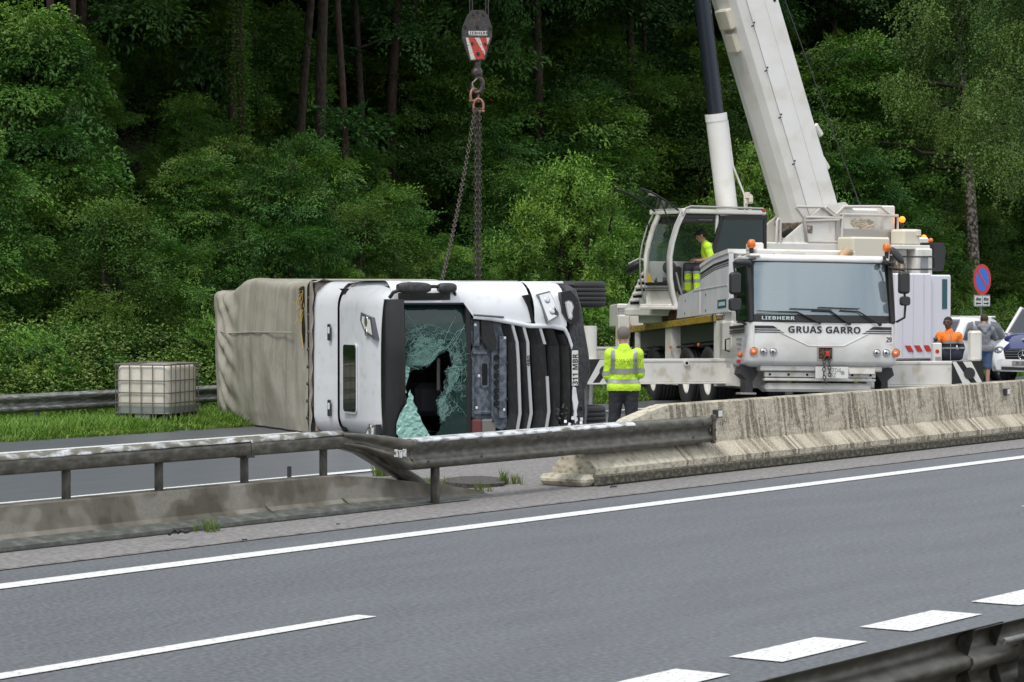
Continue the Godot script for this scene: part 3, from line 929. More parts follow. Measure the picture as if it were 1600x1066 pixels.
	for q in trunks:
		var dirx: float = (q[0] - 800.0) / 4000.0
		var z: float = q[1] / (-0.81455 * dirx + 0.58009)
		var base := Vector3(dirx * z, 0, -z)
		var o := thing("ivy_tree" if q[5] == 1 else "bare_trunk_tree", q[4], "tree", Vector3(base.x, hill(RU.dot(base), q[1]) - 0.3, base.z))
		var s := S()
		s.sg = 0
		var pts := []
		for i in 12:
			var f := i / 11.0
			pts.append(Vector3(q[3] * f * 1.4 - q[3] * 0.2 + sin(f * 7.0 + q[0]) * 0.07, f * 13.0, cos(f * 5.0 + q[0]) * 0.08))
		s.tube(pts, q[2], 12, q[2] * 0.6)
		part(o, "trunk", s, M.bark if q[5] == 0 else M.red_bark)
		var lobes := []
		for i in 6: lobes.append([pts[11] + Vector3(r.randf_range(-1.6, 1.6), r.randf_range(-1.5, 1.5), r.randf_range(-1.6, 1.6)), Vector3(1.3, 0.8, 1.3)])
		if q[5] == 2 and q[0] == 540: lobes.append([pts[4] + Vector3(0, 0, 0.2), Vector3(0.8, 0.35, 0.8)])
		var cc := crown_copies(lobes, 1.4, 1.5, r, deep)
		swarm(o, "crown", spray_mesh("layered", 300), M.leaf, cc[0], cc[1])
		if q[5] == 1:
			var wh := []
			var co := []
			for i in 420:
				var f := pow(r.randf(), 0.8) * 0.72
				var p: Vector3 = pts[int(f * 11.0)].lerp(pts[mini(11, int(f * 11.0) + 1)], f * 11.0 - int(f * 11.0))
				var a := r.randf_range(0, TAU)
				wh.append(Transform3D(Basis(UP, a).scaled(Vector3.ONE * r.randf_range(0.4, 0.8)), p + Vector3(cos(a), 0, sin(a)) * q[2] * 0.8))
				var tn: Color = fresh[i % 3]
				co.append(tn * r.randf_range(0.6, 1.2))
			swarm(o, "ivy", spray_mesh("bramble", 310), M.leaf, wh, co)
	# ---- the birch at the right, with hanging twigs
	var bl := []
	for i in 30:
		var f := i / 29.0
		var a := i * 2.4
		var q := lerpf(2.9, 1.2, f) * r.randf_range(0.45, 1.0)
		if f < 0.5 and absf(cos(a) * q) < 0.9: q = 2.0 * signf(cos(a) + 0.01) / maxf(absf(cos(a)), 0.5) * signf(cos(a) + 0.01)
		bl.append([Vector3(0.4 + cos(a) * q, lerpf(5.6, 13.5, f), sin(a) * q), Vector3(0.95, 0.75, 0.95)])
	var birch := tree_kind("birch_tree", "weeping", 281, bl, 3.2, 1.05, [Color(0.095, 0.155, 0.036), Color(0.075, 0.135, 0.032), Color(0.115, 0.175, 0.04)], M.birch_bark, 0.20, Vector3(1.3, 13.0, 0.0), M.leaf, 0.5)
	plant(birch, 69.5, 30.9, 0.0, 1.0, "birch_tree", "birch with white peeling trunk and hanging twigs beside the no-parking sign")
	plant(birch, 73.5, 34.5, 2.0, 1.05, "birch_tree", "birch crown with hanging twigs rising behind the white boom, left of the white trunk")
	plant(birch, 81.0, 34.0, 4.0, 1.0, "birch_tree", "birch with hanging twigs at the far right edge behind the van")
	# ---- ground cover
	var wh := []
	var co := []
	for i in 11000:
		var t := r.randf_range(24.0, 100.0)
		var d := 31.15 + pow(r.randf(), 1.2) * 3.6
		var hh := (0.1 + 1.05 * smoothstep(31.0, 33.0, d)) * r.randf()
		wh.append(Transform3D(Basis(UP, r.randf_range(0, 6)).scaled(Vector3.ONE * r.randf_range(0.45, 0.85)), R(t, hill(t, d) + hh, d)))
		var tn: Color = [Color(0.20, 0.285, 0.055), Color(0.13, 0.235, 0.05), Color(0.25, 0.30, 0.08)][r.randi() % 3]
		co.append(tn * r.randf_range(0.6, 1.15))
	var br := swarm(self, "bramble_thicket", spray_mesh("bramble", 330), M.leaf, wh, co)
	tag(br, "yellow-green brambles and weeds along the foot of the wood", "brambles")
	wh = []
	co = []
	for i in 9000:
		var d := r.randf_range(34.0, 66.0)
		var t := r.randf_range(28.0, 125.0)
		wh.append(Transform3D(Basis(UP, r.randf_range(0, 6)).scaled(Vector3.ONE * r.randf_range(0.9, 2.0)), R(t, hill(t, d) + r.randf_range(-0.1, 0.25), d)))
		co.append(deep[i % 3] * r.randf_range(0.5, 1.2))
	br = swarm(self, "woodland_undergrowth", spray_mesh("bramble", 331), M.leaf, wh, co)
	tag(br, "dark green undergrowth covering the wooded slope", "undergrowth")
	wh = []
	co = []
	for i in 15000:
		var t := r.randf_range(22.0, 62.0)
		var d := 28.35 + r.randf() * 3.4
		var wp := R(t, 0, d) - Vector3(-5.94, 0, -42.83)
		var near_tank := Vector2(wp.x * 0.951 + wp.z * 0.309, -wp.x * 0.309 + wp.z * 0.951)
		if absf(near_tank.x) < 0.55 and near_tank.y > -0.65 and near_tank.y < 0.85: continue
		var edge := smoothstep(28.3, 28.9, d)
		var y := hill(t, d)
		wh.append(Transform3D(Basis(UP, r.randf_range(0, 6)).scaled(Vector3(1.2, lerpf(0.3, r.randf_range(0.4, 0.85), edge), 1.2)), R(t, y, d)))
		var tn := Color(0.20, 0.36, 0.055).lerp(Color(0.36, 0.36, 0.10), r.randf() * (0.35 + 0.5 * (1.0 - edge)))
		co.append(tn * r.randf_range(0.65, 1.15))
	for i in 3000:
		var t := r.randf_range(62.0, 90.0)
		var d := 28.35 + r.randf() * 3.4
		wh.append(Transform3D(Basis(UP, r.randf_range(0, 6)).scaled(Vector3(1.4, 1.0, 1.4)), R(t, hill(t, d), d)))
		co.append(Color(0.20, 0.36, 0.055) * r.randf_range(0.65, 1.15))
	br = swarm(self, "verge_grass", spray_mesh("grass", 332), M.leaf, wh, co)
	tag(br, "long bright green grass on the far verge", "grass")

# ---------------------------------------------------------------- the overturned lorry
func V2(a: Array) -> PackedVector2Array:
	var o := PackedVector2Array()
	for p in a: o.append(Vector2(p[0], p[1]))
	return o

func jag(poly: PackedVector2Array, r: RandomNumberGenerator, amount: float, n := 4) -> PackedVector2Array:
	var o := PackedVector2Array()
	for i in poly.size():
		var a := poly[i]
		var b := poly[(i + 1) % poly.size()]
		for k in n:
			o.append(a.lerp(b, float(k) / n) + (Vector2(r.randf_range(-1, 1), r.randf_range(-1, 1)) * amount if k else Vector2.ZERO))
	return o

func tyre(parent: Node, c: Vector3, rad: float, wide: float, axis: Basis, rim_m: Material, called := "wheel"):
	# axis.y is the axle
	var s := S(Transform3D(axis, c))
	s.sg = 0
	var h := wide / 2
	var prof := [Vector2(rad * 0.56, -h * 0.8), Vector2(rad * 0.62, -h * 0.96), Vector2(rad * 0.85, -h), Vector2(rad * 0.90, -h * 0.98), Vector2(rad * 0.955, -h * 0.9)]
	var crown := func(y: float) -> float: return rad * (1.0 - 0.045 * pow(absf(y) / h, 3.0))
	for k in 5:
		var y := lerpf(-h * 0.86, h * 0.86, k / 5.0)
		var y1 := lerpf(-h * 0.86, h * 0.86, (k + 0.92) / 5.0)
		var y2 := lerpf(-h * 0.86, h * 0.86, (k + 1.0) / 5.0)
		prof.append(Vector2(crown.call(y), y))
		prof.append(Vector2(crown.call((y + y1) / 2), (y + y1) / 2))
		prof.append(Vector2(crown.call(y1), y1))
		if k < 4:
			prof.append(Vector2(rad * 0.965, y1 + 0.002))
			prof.append(Vector2(rad * 0.965, y2 - 0.002))
	prof.append_array([Vector2(rad * 0.955, h * 0.9), Vector2(rad * 0.90, h * 0.98), Vector2(rad * 0.85, h), Vector2(rad * 0.62, h * 0.96), Vector2(rad * 0.56, h * 0.8)])
	s.lathe(prof, 40)
	var w := part(parent, called, s, M.black_rubber)
	s = S(Transform3D(axis, c))
	s.sg = 0
	s.lathe([Vector2(rad * 0.57, -h * 0.82), Vector2(rad * 0.57, h * 0.82), Vector2(rad * 0.53, h * 0.84), Vector2(rad * 0.50, h * 0.7), Vector2(rad * 0.44, h * 0.35), Vector2(rad * 0.24, h * 0.3), Vector2(rad * 0.22, h * 0.55), Vector2(rad * 0.14, h * 0.62), Vector2(0, h * 0.62)], 28)
	part(w, "rim", s, rim_m)
	for k in 10:
		s = S(Transform3D(axis, c))
		var a := TAU * k / 10
		s.cyl(Vector3(cos(a) * rad * 0.33, h * 0.3, sin(a) * rad * 0.33), Vector3(cos(a) * rad * 0.33, h * 0.42, sin(a) * rad * 0.33), 0.018, 6)
		part(w, "wheel_nut", s, M.bolt_steel)

func truck():
	var r := RandomNumberGenerator.new()
	r.seed = 77
	mat("truck_white", Color.WHITE, 0.28, 0.0, {"tex": ntex(60, 0.012, 5, [[0.1, lin(0.64, 0.645, 0.65)], [0.3, lin(0.73, 0.755, 0.80)], [0.8, lin(0.76, 0.785, 0.83)]], 512), "coat": 0.6, "bump": ntex(61, 0.006, 2, [], 256), "bs": 0.6, "uv": Vector3(0.5, 0.5, 0.5)})
	mat("tarpaulin", Color.WHITE, 0.62, 0.0, {"tex": drip_tex(62, Color(0.34, 0.325, 0.275), Color(0.28, 0.262, 0.215), Color(0.40, 0.385, 0.335), 0.8, 0.6, 0.15), "uv": Vector3(0.3, 0.22, 0.3), "bump": ntex(63, 0.015, 4, [], 256), "bs": 2.5})
	mat("tarp_flap", Color.WHITE, 0.6, 0.0, {"tex": ntex(64, 0.02, 4, [[0.3, lin(0.33, 0.29, 0.25)], [0.7, lin(0.47, 0.43, 0.385)]], 256), "uv": Vector3(1, 0.5, 1)})
	mat("bare_metal", Color.WHITE, 0.45, 0.3, {"tex": ntex(65, 0.02, 4, [[0.3, lin(0.07, 0.085, 0.11)], [0.7, lin(0.17, 0.19, 0.225)]], 256), "uv": Vector3(1.5, 1.5, 1.5)})
	mat("slat_black", Color.WHITE, 0.5, 0.0, {"tex": ntex(66, 0.03, 4, [[0.3, lin(0.004, 0.004, 0.005)], [0.65, lin(0.009, 0.009, 0.010)], [0.9, lin(0.035, 0.033, 0.03)]], 256), "uv": Vector3(2, 0.6, 2)})
	mat("grey_dust_plastic", Color.WHITE, 0.6, 0.0, {"tex": ntex(67, 0.03, 4, [[0.3, lin(0.024, 0.025, 0.028)], [0.75, lin(0.055, 0.057, 0.062)]], 256), "uv": Vector3(2, 1, 2)})
	mat("visor_black", Color(0.010, 0.010, 0.011), 0.35, 0.0, {"coat": 0.4})
	mat("cab_dark", Color(0.012, 0.012, 0.012), 0.8)
	mat("frost_glass", Color(0.30, 0.52, 0.47), 0.35)
	mat("crack_white", Color(0.40, 0.62, 0.57), 0.4)
	mat("straw", Color(0.42, 0.30, 0.10), 0.8)
	mat("red_cloth", Color(0.16, 0.05, 0.05), 0.9)
	mat("grey_cloth", Color(0.2, 0.19, 0.18), 0.9)
	mat("plate_white", Color(0.7, 0.7, 0.68), 0.4)
	mat("silver_strip", Color(0.50, 0.51, 0.53), 0.3, 0.1)
	mat("lamp_grey", Color(0.16, 0.17, 0.19), 0.3, 0.4)
	mat("letter_black", Color(0.012, 0.012, 0.012), 0.5)
	glass("lamp_glass", Color(0.75, 0.8, 0.85), 0.25)
	glass("cracked_glass", Color(0.02, 0.06, 0.055), 0.62, 0.06)
	M.cracked_glass.metallic = 0.12
	glass("dark_pane", Color(0.012, 0.02, 0.012), 0.85, 0.05)
	var th := deg_to_rad(25.7)
	var b := Basis(Vector3(cos(th), 0, -sin(th)), UP, Vector3(sin(th), 0, cos(th)))
	# local frame of the lorry lying on its side: x from roof to wheels, y up, z forward
	var o := thing("overturned_truck", "white lorry lying on its side with smashed windscreen and beige tarpaulin body", "truck", Vector3(-1.93, 0, -38), b)
	var W := 2.42
	# --- cab roof
	var roofp := [Vector2(0.05, -1.81), Vector2(0.035, -1.55), Vector2(0.02, -1.2), Vector2(0.0, -0.9), Vector2(0.0, -0.6), Vector2(0.03, -0.35), Vector2(0.08, -0.12), Vector2(0.16, 0.0)]
	var ys := []
	for i in 9: ys.append([0.34 - 0.32 * sin(PI / 2 * (1 - i / 8.0)), 0.32 * (1 - cos(PI / 2 * (1 - i / 8.0)))])
	for i in 9: ys.append([W - 0.42 + 0.42 * sin(PI / 2 * i / 8.0), 0.42 * (1 - cos(PI / 2 * i / 8.0))])
	var s := S()
	s.sg = 0
	var rings := []
	for p in roofp:
		var row := PackedVector3Array()
		for q in ys: row.append(Vector3(p.x + q[1], q[0], p.y - q[1] * 0.25 * clampf(p.y + 1.2, 0, 1)))
		rings.append(row)
	s.loft(rings, false, false)
	var roof := part(o, "cab_roof", s, M.truck_white)
	# roof hatch window in a raised frame
	s = S(Transform3D(Basis(Vector3(0, 0, 1), Vector3(0, 1, 0), Vector3(-1, 0, 0)), Vector3(-0.012, 0.93, -1.25)))
	var outer := rrect(0.56, 1.08, 0.07)
	s.prism(outer, -0.01, 0.008)
	part(roof, "hatch_frame", s, M.truck_white)
	s = S(Transform3D(Basis(Vector3(0, 0, 1), Vector3(0, 1, 0), Vector3(-1, 0, 0)), Vector3(-0.03, 0.93, -1.23)))
	s.prism(rrect(0.5, 1.02, 0.05), -0.006, 0.0)
	part(roof, "hatch_glass", s, M.dark_pane)
	# marker lamps on the roof front
	for lamp in [[[[-0.77, 1.94], [-0.35, 1.865], [-0.23, 1.535], [-0.61, 1.635], [-0.80, 1.82]], 1.0], [[[-0.51, 0.21], [-0.17, 0.27], [-0.22, 0.03], [-0.71, 0.02]], -1.0]]:
		var poly := V2(lamp[0])
		var mid := Vector2.ZERO
		for p in poly: mid += p / poly.size()
		var fx := Transform3D(Basis(Vector3(0, 0, 1), Vector3(0, 1, 0), Vector3(-1, 0, 0)), Vector3(0.0, 0, 0))
		s = S(fx)
		s.prism(poly, -0.06, 0.025)
		var lm := part(roof, "marker_lamp", s, M.lamp_grey)
		var small := PackedVector2Array()
		for p in poly: small.append(mid + (p - mid) * 0.68)
		s = S(fx)
		s.prism(small, 0.025, 0.031)
		part(roof, "marker_lens", s, M.white_reflector)
		s = S(fx)
		s.smooth().ball(Vector3(mid.x, mid.y + 0.05, 0.03), Vector3(0.07, 0.09, 0.012), 10)
		s.ball(Vector3(mid.x, mid.y - 0.12, 0.03), Vector3(0.05, 0.06, 0.012), 10)
		part(roof, "marker_bulb", s, M.chrome)
	# --- air deflector behind the cab, and the dark gap between
	s = S()
	s.sg = 0
	rings = []
	for p in [Vector2(-0.10, -2.52), Vector2(-0.05, -2.25), Vector2(0.03, -1.85)]:
		var row := PackedVector3Array()
		for q in ys: row.append(Vector3(p.x + q[1] * 0.7, q[0] * 0.995 + 0.005, p.y))
		rings.append(row)
	s.loft(rings, false, false)
	var defl := part(o, "air_deflector", s, M.truck_white)
	s = S()
	s.box(Vector3(1.4, 1.2, -2.15), Vector3(2.6, 2.2, 0.75))
	part(o, "cab_rear_gap", s, M.matt_black)
	for y in [1.62, 0.44]:
		s = S()
		s.box(Vector3(-0.045, y, -2.02), Vector3(0.03, 0.26, 0.09), 0.01)
		part(defl, "latch", s, M.dark_plastic)
		s = S()
		s.box(Vector3(-0.06, y + 0.03, -2.0), Vector3(0.02, 0.10, 0.05), 0.005)
		part(defl, "latch_handle", s, M.truck_white)
	# --- corner between upper side and front; mirrored for the lower side
	for side in [1, -1]:
		s = S()
		s.sg = 0
		rings = []
		for i in 15:
			var x := lerpf(0.16, 2.42, i / 14.0)
			var zf := lerpf(0.0, 0.09, smoothstep(0.1, 1.6, x))
			var rr := lerpf(0.30, 0.5, smoothstep(1.2, 1.6, x)) if side > 0 else 0.05
			var yl := 2.09 if x < 1.36 else lerpf(1.88, 1.74, (x - 1.4) / 1.4)
			if side < 0: yl = W - 0.06
			var row := PackedVector3Array()
			row.append(Vector3(x, W, -1.78))
			row.append(Vector3(x, W, -1.0))
			for k in 8:
				var a := PI / 2 * (1 - k / 7.0)
				row.append(Vector3(x, W - rr + rr * sin(a), zf - rr + rr * cos(a)))
			row.append(Vector3(x, minf(yl, W - rr), zf))
			if side < 0:
				for k in row.size(): row[k].y = W - row[k].y
			rings.append(row)
		s.loft(rings, false, false)
		part(o, "cab_side", s, M.truck_white)
		s = S()
		s.box(Vector3(2.5, W - 0.03 if side > 0 else 0.03, -1.05), Vector3(1.4, 0.04, 1.4), 0.01)
		part(o, "cab_door", s, M.truck_white)
	# headlamp panel, set a little apart by a dark split
	s = S()
	s.sg = 0
	rings = []
	for i in 6:
		var x := lerpf(2.47, 3.02, i / 5.0)
		var row := PackedVector3Array()
		row.append(Vector3(x, 2.40, -0.8))
		for k in 8:
			var a := PI / 2 * (1 - k / 7.0)
			row.append(Vector3(x, 1.90 + 0.5 * sin(a), -0.39 + 0.5 * cos(a)))
		row.append(Vector3(x, 1.72, 0.11))
		rings.append(row)
	s.loft(rings, false, false)
	part(o, "headlamp_panel", s, M.truck_white)
	s = S()
	s.prism(V2([[2.30, 2.19], [2.42, 2.21], [2.385, 2.12], [2.49, 1.74], [2.44, 1.72], [2.37, 2.0]]), -0.02, 0.115)
	s.box(Vector3(2.47, 2.15, -0.45), Vector3(0.16, 0.3, 0.6))
	s.box(Vector3(2.47, 1.95, -0.10), Vector3(0.16, 0.4, 0.2))
	part(o, "panel_split", s, M.matt_black)
	# headlamp
	var hx := Transform3D(Basis(Vector3(1, 0, 0), Vector3(0, 0.96, -0.28), Vector3(0, 0.28, 0.96)), Vector3(0, 2.02, 0.10))
	var hp := V2([[2.54, 0.20], [2.76, 0.25], [2.81, 0.10], [2.87, -0.12], [2.84, -0.17], [2.66, -0.26]])
	s = S(hx)
	s.prism(hp, -0.05, 0.02)
	var hl := part(o, "headlamp", s, M.lamp_grey)
	s = S(hx)
	var hp2 := PackedVector2Array()
	for p in hp: hp2.append(Vector2(2.74, 0) + (p - Vector2(2.74, 0)) * 0.88)
	s.prism(hp2, 0.02, 0.03)
	part(hl, "lens", s, M.truck_white)
	for q in [Vector2(2.69, 0.10), Vector2(2.75, -0.08)]:
		s = S(hx)
		s.smooth().ball(Vector3(q.x, q.y, 0.03), Vector3(0.05, 0.055, 0.02), 14)
		part(hl, "reflector", s, M.chrome)
	s = S(hx)
	s.prism(V2([[2.80, 0.0], [2.85, -0.1], [2.83, -0.15], [2.78, -0.13]]), 0.03, 0.036)
	part(hl, "dark_corner", s, M.dark_plastic)
	# --- sun visor
	s = S()
	s.sg = 0
	rings = []
	for i in 17:
		var y := lerpf(0.02, 2.14, i / 16.0)
		var e := 0.05 * pow(absf(y - 1.08) / 1.06, 3.0)
		rings.append(PackedVector3Array([Vector3(-0.02 + e, y, 0.0), Vector3(0.02, y, 0.10 - e), Vector3(0.12, y, 0.17 - e), Vector3(0.27, y, 0.2 - e), Vector3(0.30, y, 0.18 - e), Vector3(0.29, y, 0.02), Vector3(0.12, y, 0.0)]))
	s.loft(rings, true, true)
	part(o, "sun_visor", s, M.visor_black)
	# --- windscreen: rim, cracked glass with a hole, fallen shard
	s = S()
	for q in [[Vector3(1.385, 1.1, 0.03), Vector3(0.09, 2.0, 0.08)], [Vector3(0.82, 2.075, 0.02), Vector3(1.16, 0.05, 0.08)]]: s.box(q[0], q[1], 0.015)
	part(o, "windscreen_seal", s, M.black_plastic)
	s = S()
	s.box(Vector3(0.80, 2.10, 0.05), Vector3(1.12, 0.035, 0.05), 0.01)
	part(o, "windscreen_trim", s, M.truck_white)
	var hole := jag(V2([[0.42, 1.09], [0.71, 1.14], [1.01, 1.39], [1.12, 1.16], [1.01, 1.06], [0.99, 0.78], [0.85, 0.63], [0.93, 0.25], [0.86, 0.11], [0.74, 0.09], [0.52, 0.36], [0.41, 0.59], [0.33, 0.77], [0.38, 0.94]]), r, 0.03, 4)
	var pts := PackedVector2Array()
	for i in 13:
		for k in 22:
			pts.append(Vector2(lerpf(0.27, 1.36, i / 12.0), lerpf(0.06, 2.06, k / 21.0)) + (Vector2(r.randf_range(-0.04, 0.04), r.randf_range(-0.04, 0.04)) if i % 12 and k % 21 else Vector2.ZERO))
	pts.append_array(hole)
	var ids := Geometry2D.triangulate_delaunay(pts)
	var zz := func(p: Vector2) -> float:
		var near := 1.0 - smoothstep(0.0, 0.75, p.distance_to(Vector2(0.75, 0.9)))
		return 0.05 + 0.02 * sin(p.y * 1.4) - 0.34 * pow(maxf(0.0, p.y - 1.45), 2.0) - near * 0.05 + near * 0.035 * sin(p.x * 37.0 + p.y * 23.0) * sin(p.y * 31.0)
	s = S()
	for i in range(0, ids.size(), 3):
		var a := pts[ids[i]]
		var c := pts[ids[i + 1]]
		var e := pts[ids[i + 2]]
		if Geometry2D.is_point_in_polygon((a + c + e) / 3.0, hole): continue
		s.tri(Vector3(a.x, a.y, zz.call(a)), Vector3(c.x, c.y, zz.call(c)), Vector3(e.x, e.y, zz.call(e)))
	var ws := part(o, "windscreen", s, M.cracked_glass, "shattered teal windscreen with a large jagged hole")
	# cracks: rays and rings round the blow
	s = S()
	var hub := Vector2(0.72, 1.02)
	var line := func(q: Array, w: float):
		for i in q.size() - 1:
			var a: Vector2 = q[i]
			var c: Vector2 = q[i + 1]
			var m := (a + c) * 0.5
			if Geometry2D.is_point_in_polygon(m, hole) or m.x < 0.29 or m.x > 1.35 or m.y < 0.07 or m.y > 1.98: continue
			var n := (c - a).orthogonal().normalized() * w
			var za: float = zz.call(a) + 0.012
			var zc: float = zz.call(c) + 0.012
			s.quad(Vector3(a.x - n.x, a.y - n.y, za), Vector3(c.x - n.x, c.y - n.y, zc), Vector3(c.x + n.x, c.y + n.y, zc), Vector3(a.x + n.x, a.y + n.y, za))
			s.quad(Vector3(a.x, a.y, za - 0.004), Vector3(c.x, c.y, zc - 0.004), Vector3(c.x, c.y, zc + 0.003), Vector3(a.x, a.y, za + 0.003))
	for i in 30:
		var a := TAU * i / 30.0 + r.randf_range(-0.1, 0.1)
		var q := []
		var p := hub
		var L := r.randf_range(0.5, 1.05)
		for k in 11:
			q.append(p)
			a += r.randf_range(-0.12, 0.12)
			p += Vector2(cos(a), sin(a)) * L / 10.0
		line.call(q, r.randf_range(0.0008, 0.002))
	for ring_r in [0.30, 0.36, 0.41, 0.45, 0.52, 0.56, 0.63, 0.70, 0.73]:
		var q := []
		var a0 := r.randf_range(-0.6, 0.6)
		for k in 40:
			var a: float = a0 + k / 39.0 * TAU * 0.85
			q.append(hub + Vector2(cos(a) * 0.95, sin(a) * 1.0) * ring_r * r.randf_range(0.93, 1.07))
		line.call(q, 0.0011)
	for i in 420:
		var a := r.randf_range(0, TAU)
		var p := hub + Vector2(cos(a), sin(a)) * r.randf_range(0.3, 0.72)
		var a2 := r.randf_range(0, TAU)
		line.call([p, p + Vector2(cos(a2), sin(a2)) * 0.05, p + Vector2(cos(a2 + 0.5), sin(a2 + 0.5)) * 0.09], 0.001)
	for q in [[[0.3, 1.62], [0.55, 1.45], [0.9, 1.42]], [[0.3, 1.78], [0.62, 1.5]], [[0.32, 1.38], [0.5, 1.25], [0.62, 1.2]], [[0.31, 1.3], [0.6, 1.3]], [[0.35, 2.0], [0.62, 1.6], [0.85, 1.3]], [[1.02, 1.4], [1.2, 1.66], [1.33, 1.7]]]: line.call(V2(q), 0.0018)
	part(ws, "cracks", s, M.crack_white)
	# crazed, whitened glass round the hole and the hanging shard
	var crazed := func(outline: PackedVector2Array, zc: float, amp: float, step: float) -> Shape:
		var q := PackedVector2Array()
		var box := Rect2(outline[0], Vector2.ZERO)
		for p in outline: box = box.expand(p)
		q.append_array(outline)
		var x := box.position.x
		while x < box.end.x:
			var y := box.position.y
			while y < box.end.y:
				var p := Vector2(x, y) + Vector2(r.randf_range(-1, 1), r.randf_range(-1, 1)) * step * 0.4
				if Geometry2D.is_point_in_polygon(p, outline): q.append(p)
				y += step
			x += step
		var id2 := Geometry2D.triangulate_delaunay(q)
		var hs := []
		for p in q: hs.append(zc + r.randf_range(-amp, amp))
		var t := S()
		for i in range(0, id2.size(), 3):
			var m := (q[id2[i]] + q[id2[i + 1]] + q[id2[i + 2]]) / 3.0
			if Geometry2D.is_point_in_polygon(m, outline):
				t.tri(Vector3(q[id2[i]].x, q[id2[i]].y, hs[id2[i]]), Vector3(q[id2[i + 1]].x, q[id2[i + 1]].y, hs[id2[i + 1]]), Vector3(q[id2[i + 2]].x, q[id2[i + 2]].y, hs[id2[i + 2]]))
		return t
	var sh := jag(V2([[0.36, 0.80], [0.30, 0.60], [0.18, 0.42], [0.13, 0.27], [0.15, 0.05], [0.72, 0.05], [0.52, 0.36], [0.42, 0.58]]), r, 0.02, 4)
	part(ws, "hanging_shard", crazed.call(sh, 0.235, 0.012, 0.035), M.frost_glass, "crumpled pale green sheet of broken glass")
	sh = jag(V2([[0.31, 1.16], [0.42, 1.13], [0.40, 1.0], [0.34, 0.84], [0.37, 0.75], [0.30, 0.74], [0.29, 0.95]]), r, 0.012, 3)
	part(ws, "crazed_edge", crazed.call(sh, 0.075, 0.012, 0.035), M.frost_glass)
	var fc := mat("frost_clear", Color(0.28, 0.50, 0.46), 0.4)
	fc.albedo_color.a = 0.32
	fc.transparency = BaseMaterial3D.TRANSPARENCY_ALPHA
	for q in [[[1.03, 1.36], [1.14, 1.2], [1.05, 1.0], [1.02, 0.72], [1.1, 0.75], [1.22, 0.95], [1.30, 1.2], [1.2, 1.5]], [[0.36, 1.16], [0.7, 1.16], [0.98, 1.4], [0.95, 1.55], [0.6, 1.62], [0.42, 1.45]], [[0.88, 0.6], [0.98, 0.7], [1.06, 0.5], [1.0, 0.3], [0.94, 0.3]]]:
		part(ws, "crazed_field", crazed.call(jag(V2(q), r, 0.03, 4), 0.066, 0.012, 0.05), fc)
	# inside the cab
	s = S()
	s.box(Vector3(0.85, 1.2, -1.72), Vector3(1.5, 2.2, 0.05))
	s.box(Vector3(1.6, 1.2, -0.95), Vector3(0.3, 2.25, 1.5))
	s.box(Vector3(0.9, 2.32, -0.95), Vector3(1.4, 0.03, 1.5))
	part(o, "cab_interior", s, M.cab_dark)
	s = S()
	s.box(Vector3(1.05, 1.0, -0.3), Vector3(0.05, 0.5, 0.06), 0.02)
	s.box(Vector3(0.98, 1.35, -0.25), Vector3(0.3, 0.04, 0.04), 0.015, Basis(Vector3(0, 0, 1), 0.7))
	part(o, "dashboard_bracket", s, M.grey_cloth)
	s = S()
	s.box(Vector3(1.1, 0.6, -0.9), Vector3(0.5, 0.5, 0.5), 0.08)
	s.box(Vector3(0.7, 0.6, -1.15), Vector3(0.8, 0.5, 0.15), 0.06)
	part(o, "seat", s, M.dark_plastic)
	s = S()
	s.box(Vector3(1.25, 1.25, -0.12), Vector3(0.14, 0.5, 0.1), 0.03)
	s.box(Vector3(1.2, 0.6, -0.05), Vector3(0.02, 0.6, 0.04), 0.008)
	part(o, "dashboard", s, M.dark_plastic)
	# --- bared metal front where the bonnet panel is gone
	s = S()
	s.prism(V2([[1.42, 1.86], [1.61, 1.87], [1.75, 1.84], [2.01, 1.75], [2.05, 1.40], [2.04, 0.40], [2.10, 0.21], [1.97, 0.15], [1.47, 0.34], [1.44, 1.28], [1.49, 1.41], [1.42, 1.58]]), -0.04, 0.0)
	var mp := part(o, "front_bulkhead", s, M.bare_metal)
	s = S()
	for q in [[Vector3(1.47, 0.8, 0.02), Vector3(0.05, 0.9, 0.05)], [Vector3(1.79, 0.85, 0.03), Vector3(0.03, 1.0, 0.07)], [Vector3(1.97, 0.95, 0.03), Vector3(0.12, 1.25, 0.06)], [Vector3(1.62, 0.42, 0.02), Vector3(0.3, 0.06, 0.05)], [Vector3(1.60, 1.32, 0.02), Vector3(0.24, 0.05, 0.04)], [Vector3(1.54, 1.62, 0.02), Vector3(0.1, 0.4, 0.05)]]: s.box(q[0], q[1], 0.015)
	part(mp, "rib", s, M.bare_metal)
	s = S(Transform3D(Basis(), Vector3(1.675, 1.0, 0.0)))
	s.prism(rrect(0.135, 0.40, 0.03), 0.0, 0.018)
	part(mp, "slot_rim", s, M.bare_metal)
	s = S(Transform3D(Basis(), Vector3(1.675, 1.0, 0.0)))
	s.prism(rrect(0.09, 0.33, 0.02), 0.0, 0.021)
	part(mp, "slot", s, M.matt_black)
	for y in [1.25, 1.11, 0.98, 0.87, 0.75, 0.65, 0.55]:
		s = S()
		s.cyl(Vector3(1.89, y, 0.0), Vector3(1.89, y, 0.022), 0.05, 14)
		var hh := part(mp, "round_hole", s, M.cab_dark)
		s = S()
		s.smooth().tube([Vector3(1.89, y + 0.048, 0.022), Vector3(1.925, y + 0.033, 0.022), Vector3(1.938, y, 0.022), Vector3(1.925, y - 0.033, 0.022), Vector3(1.89, y - 0.048, 0.022)], 0.008, 6)
		part(mp, "hole_rim", s, M.bare_metal)
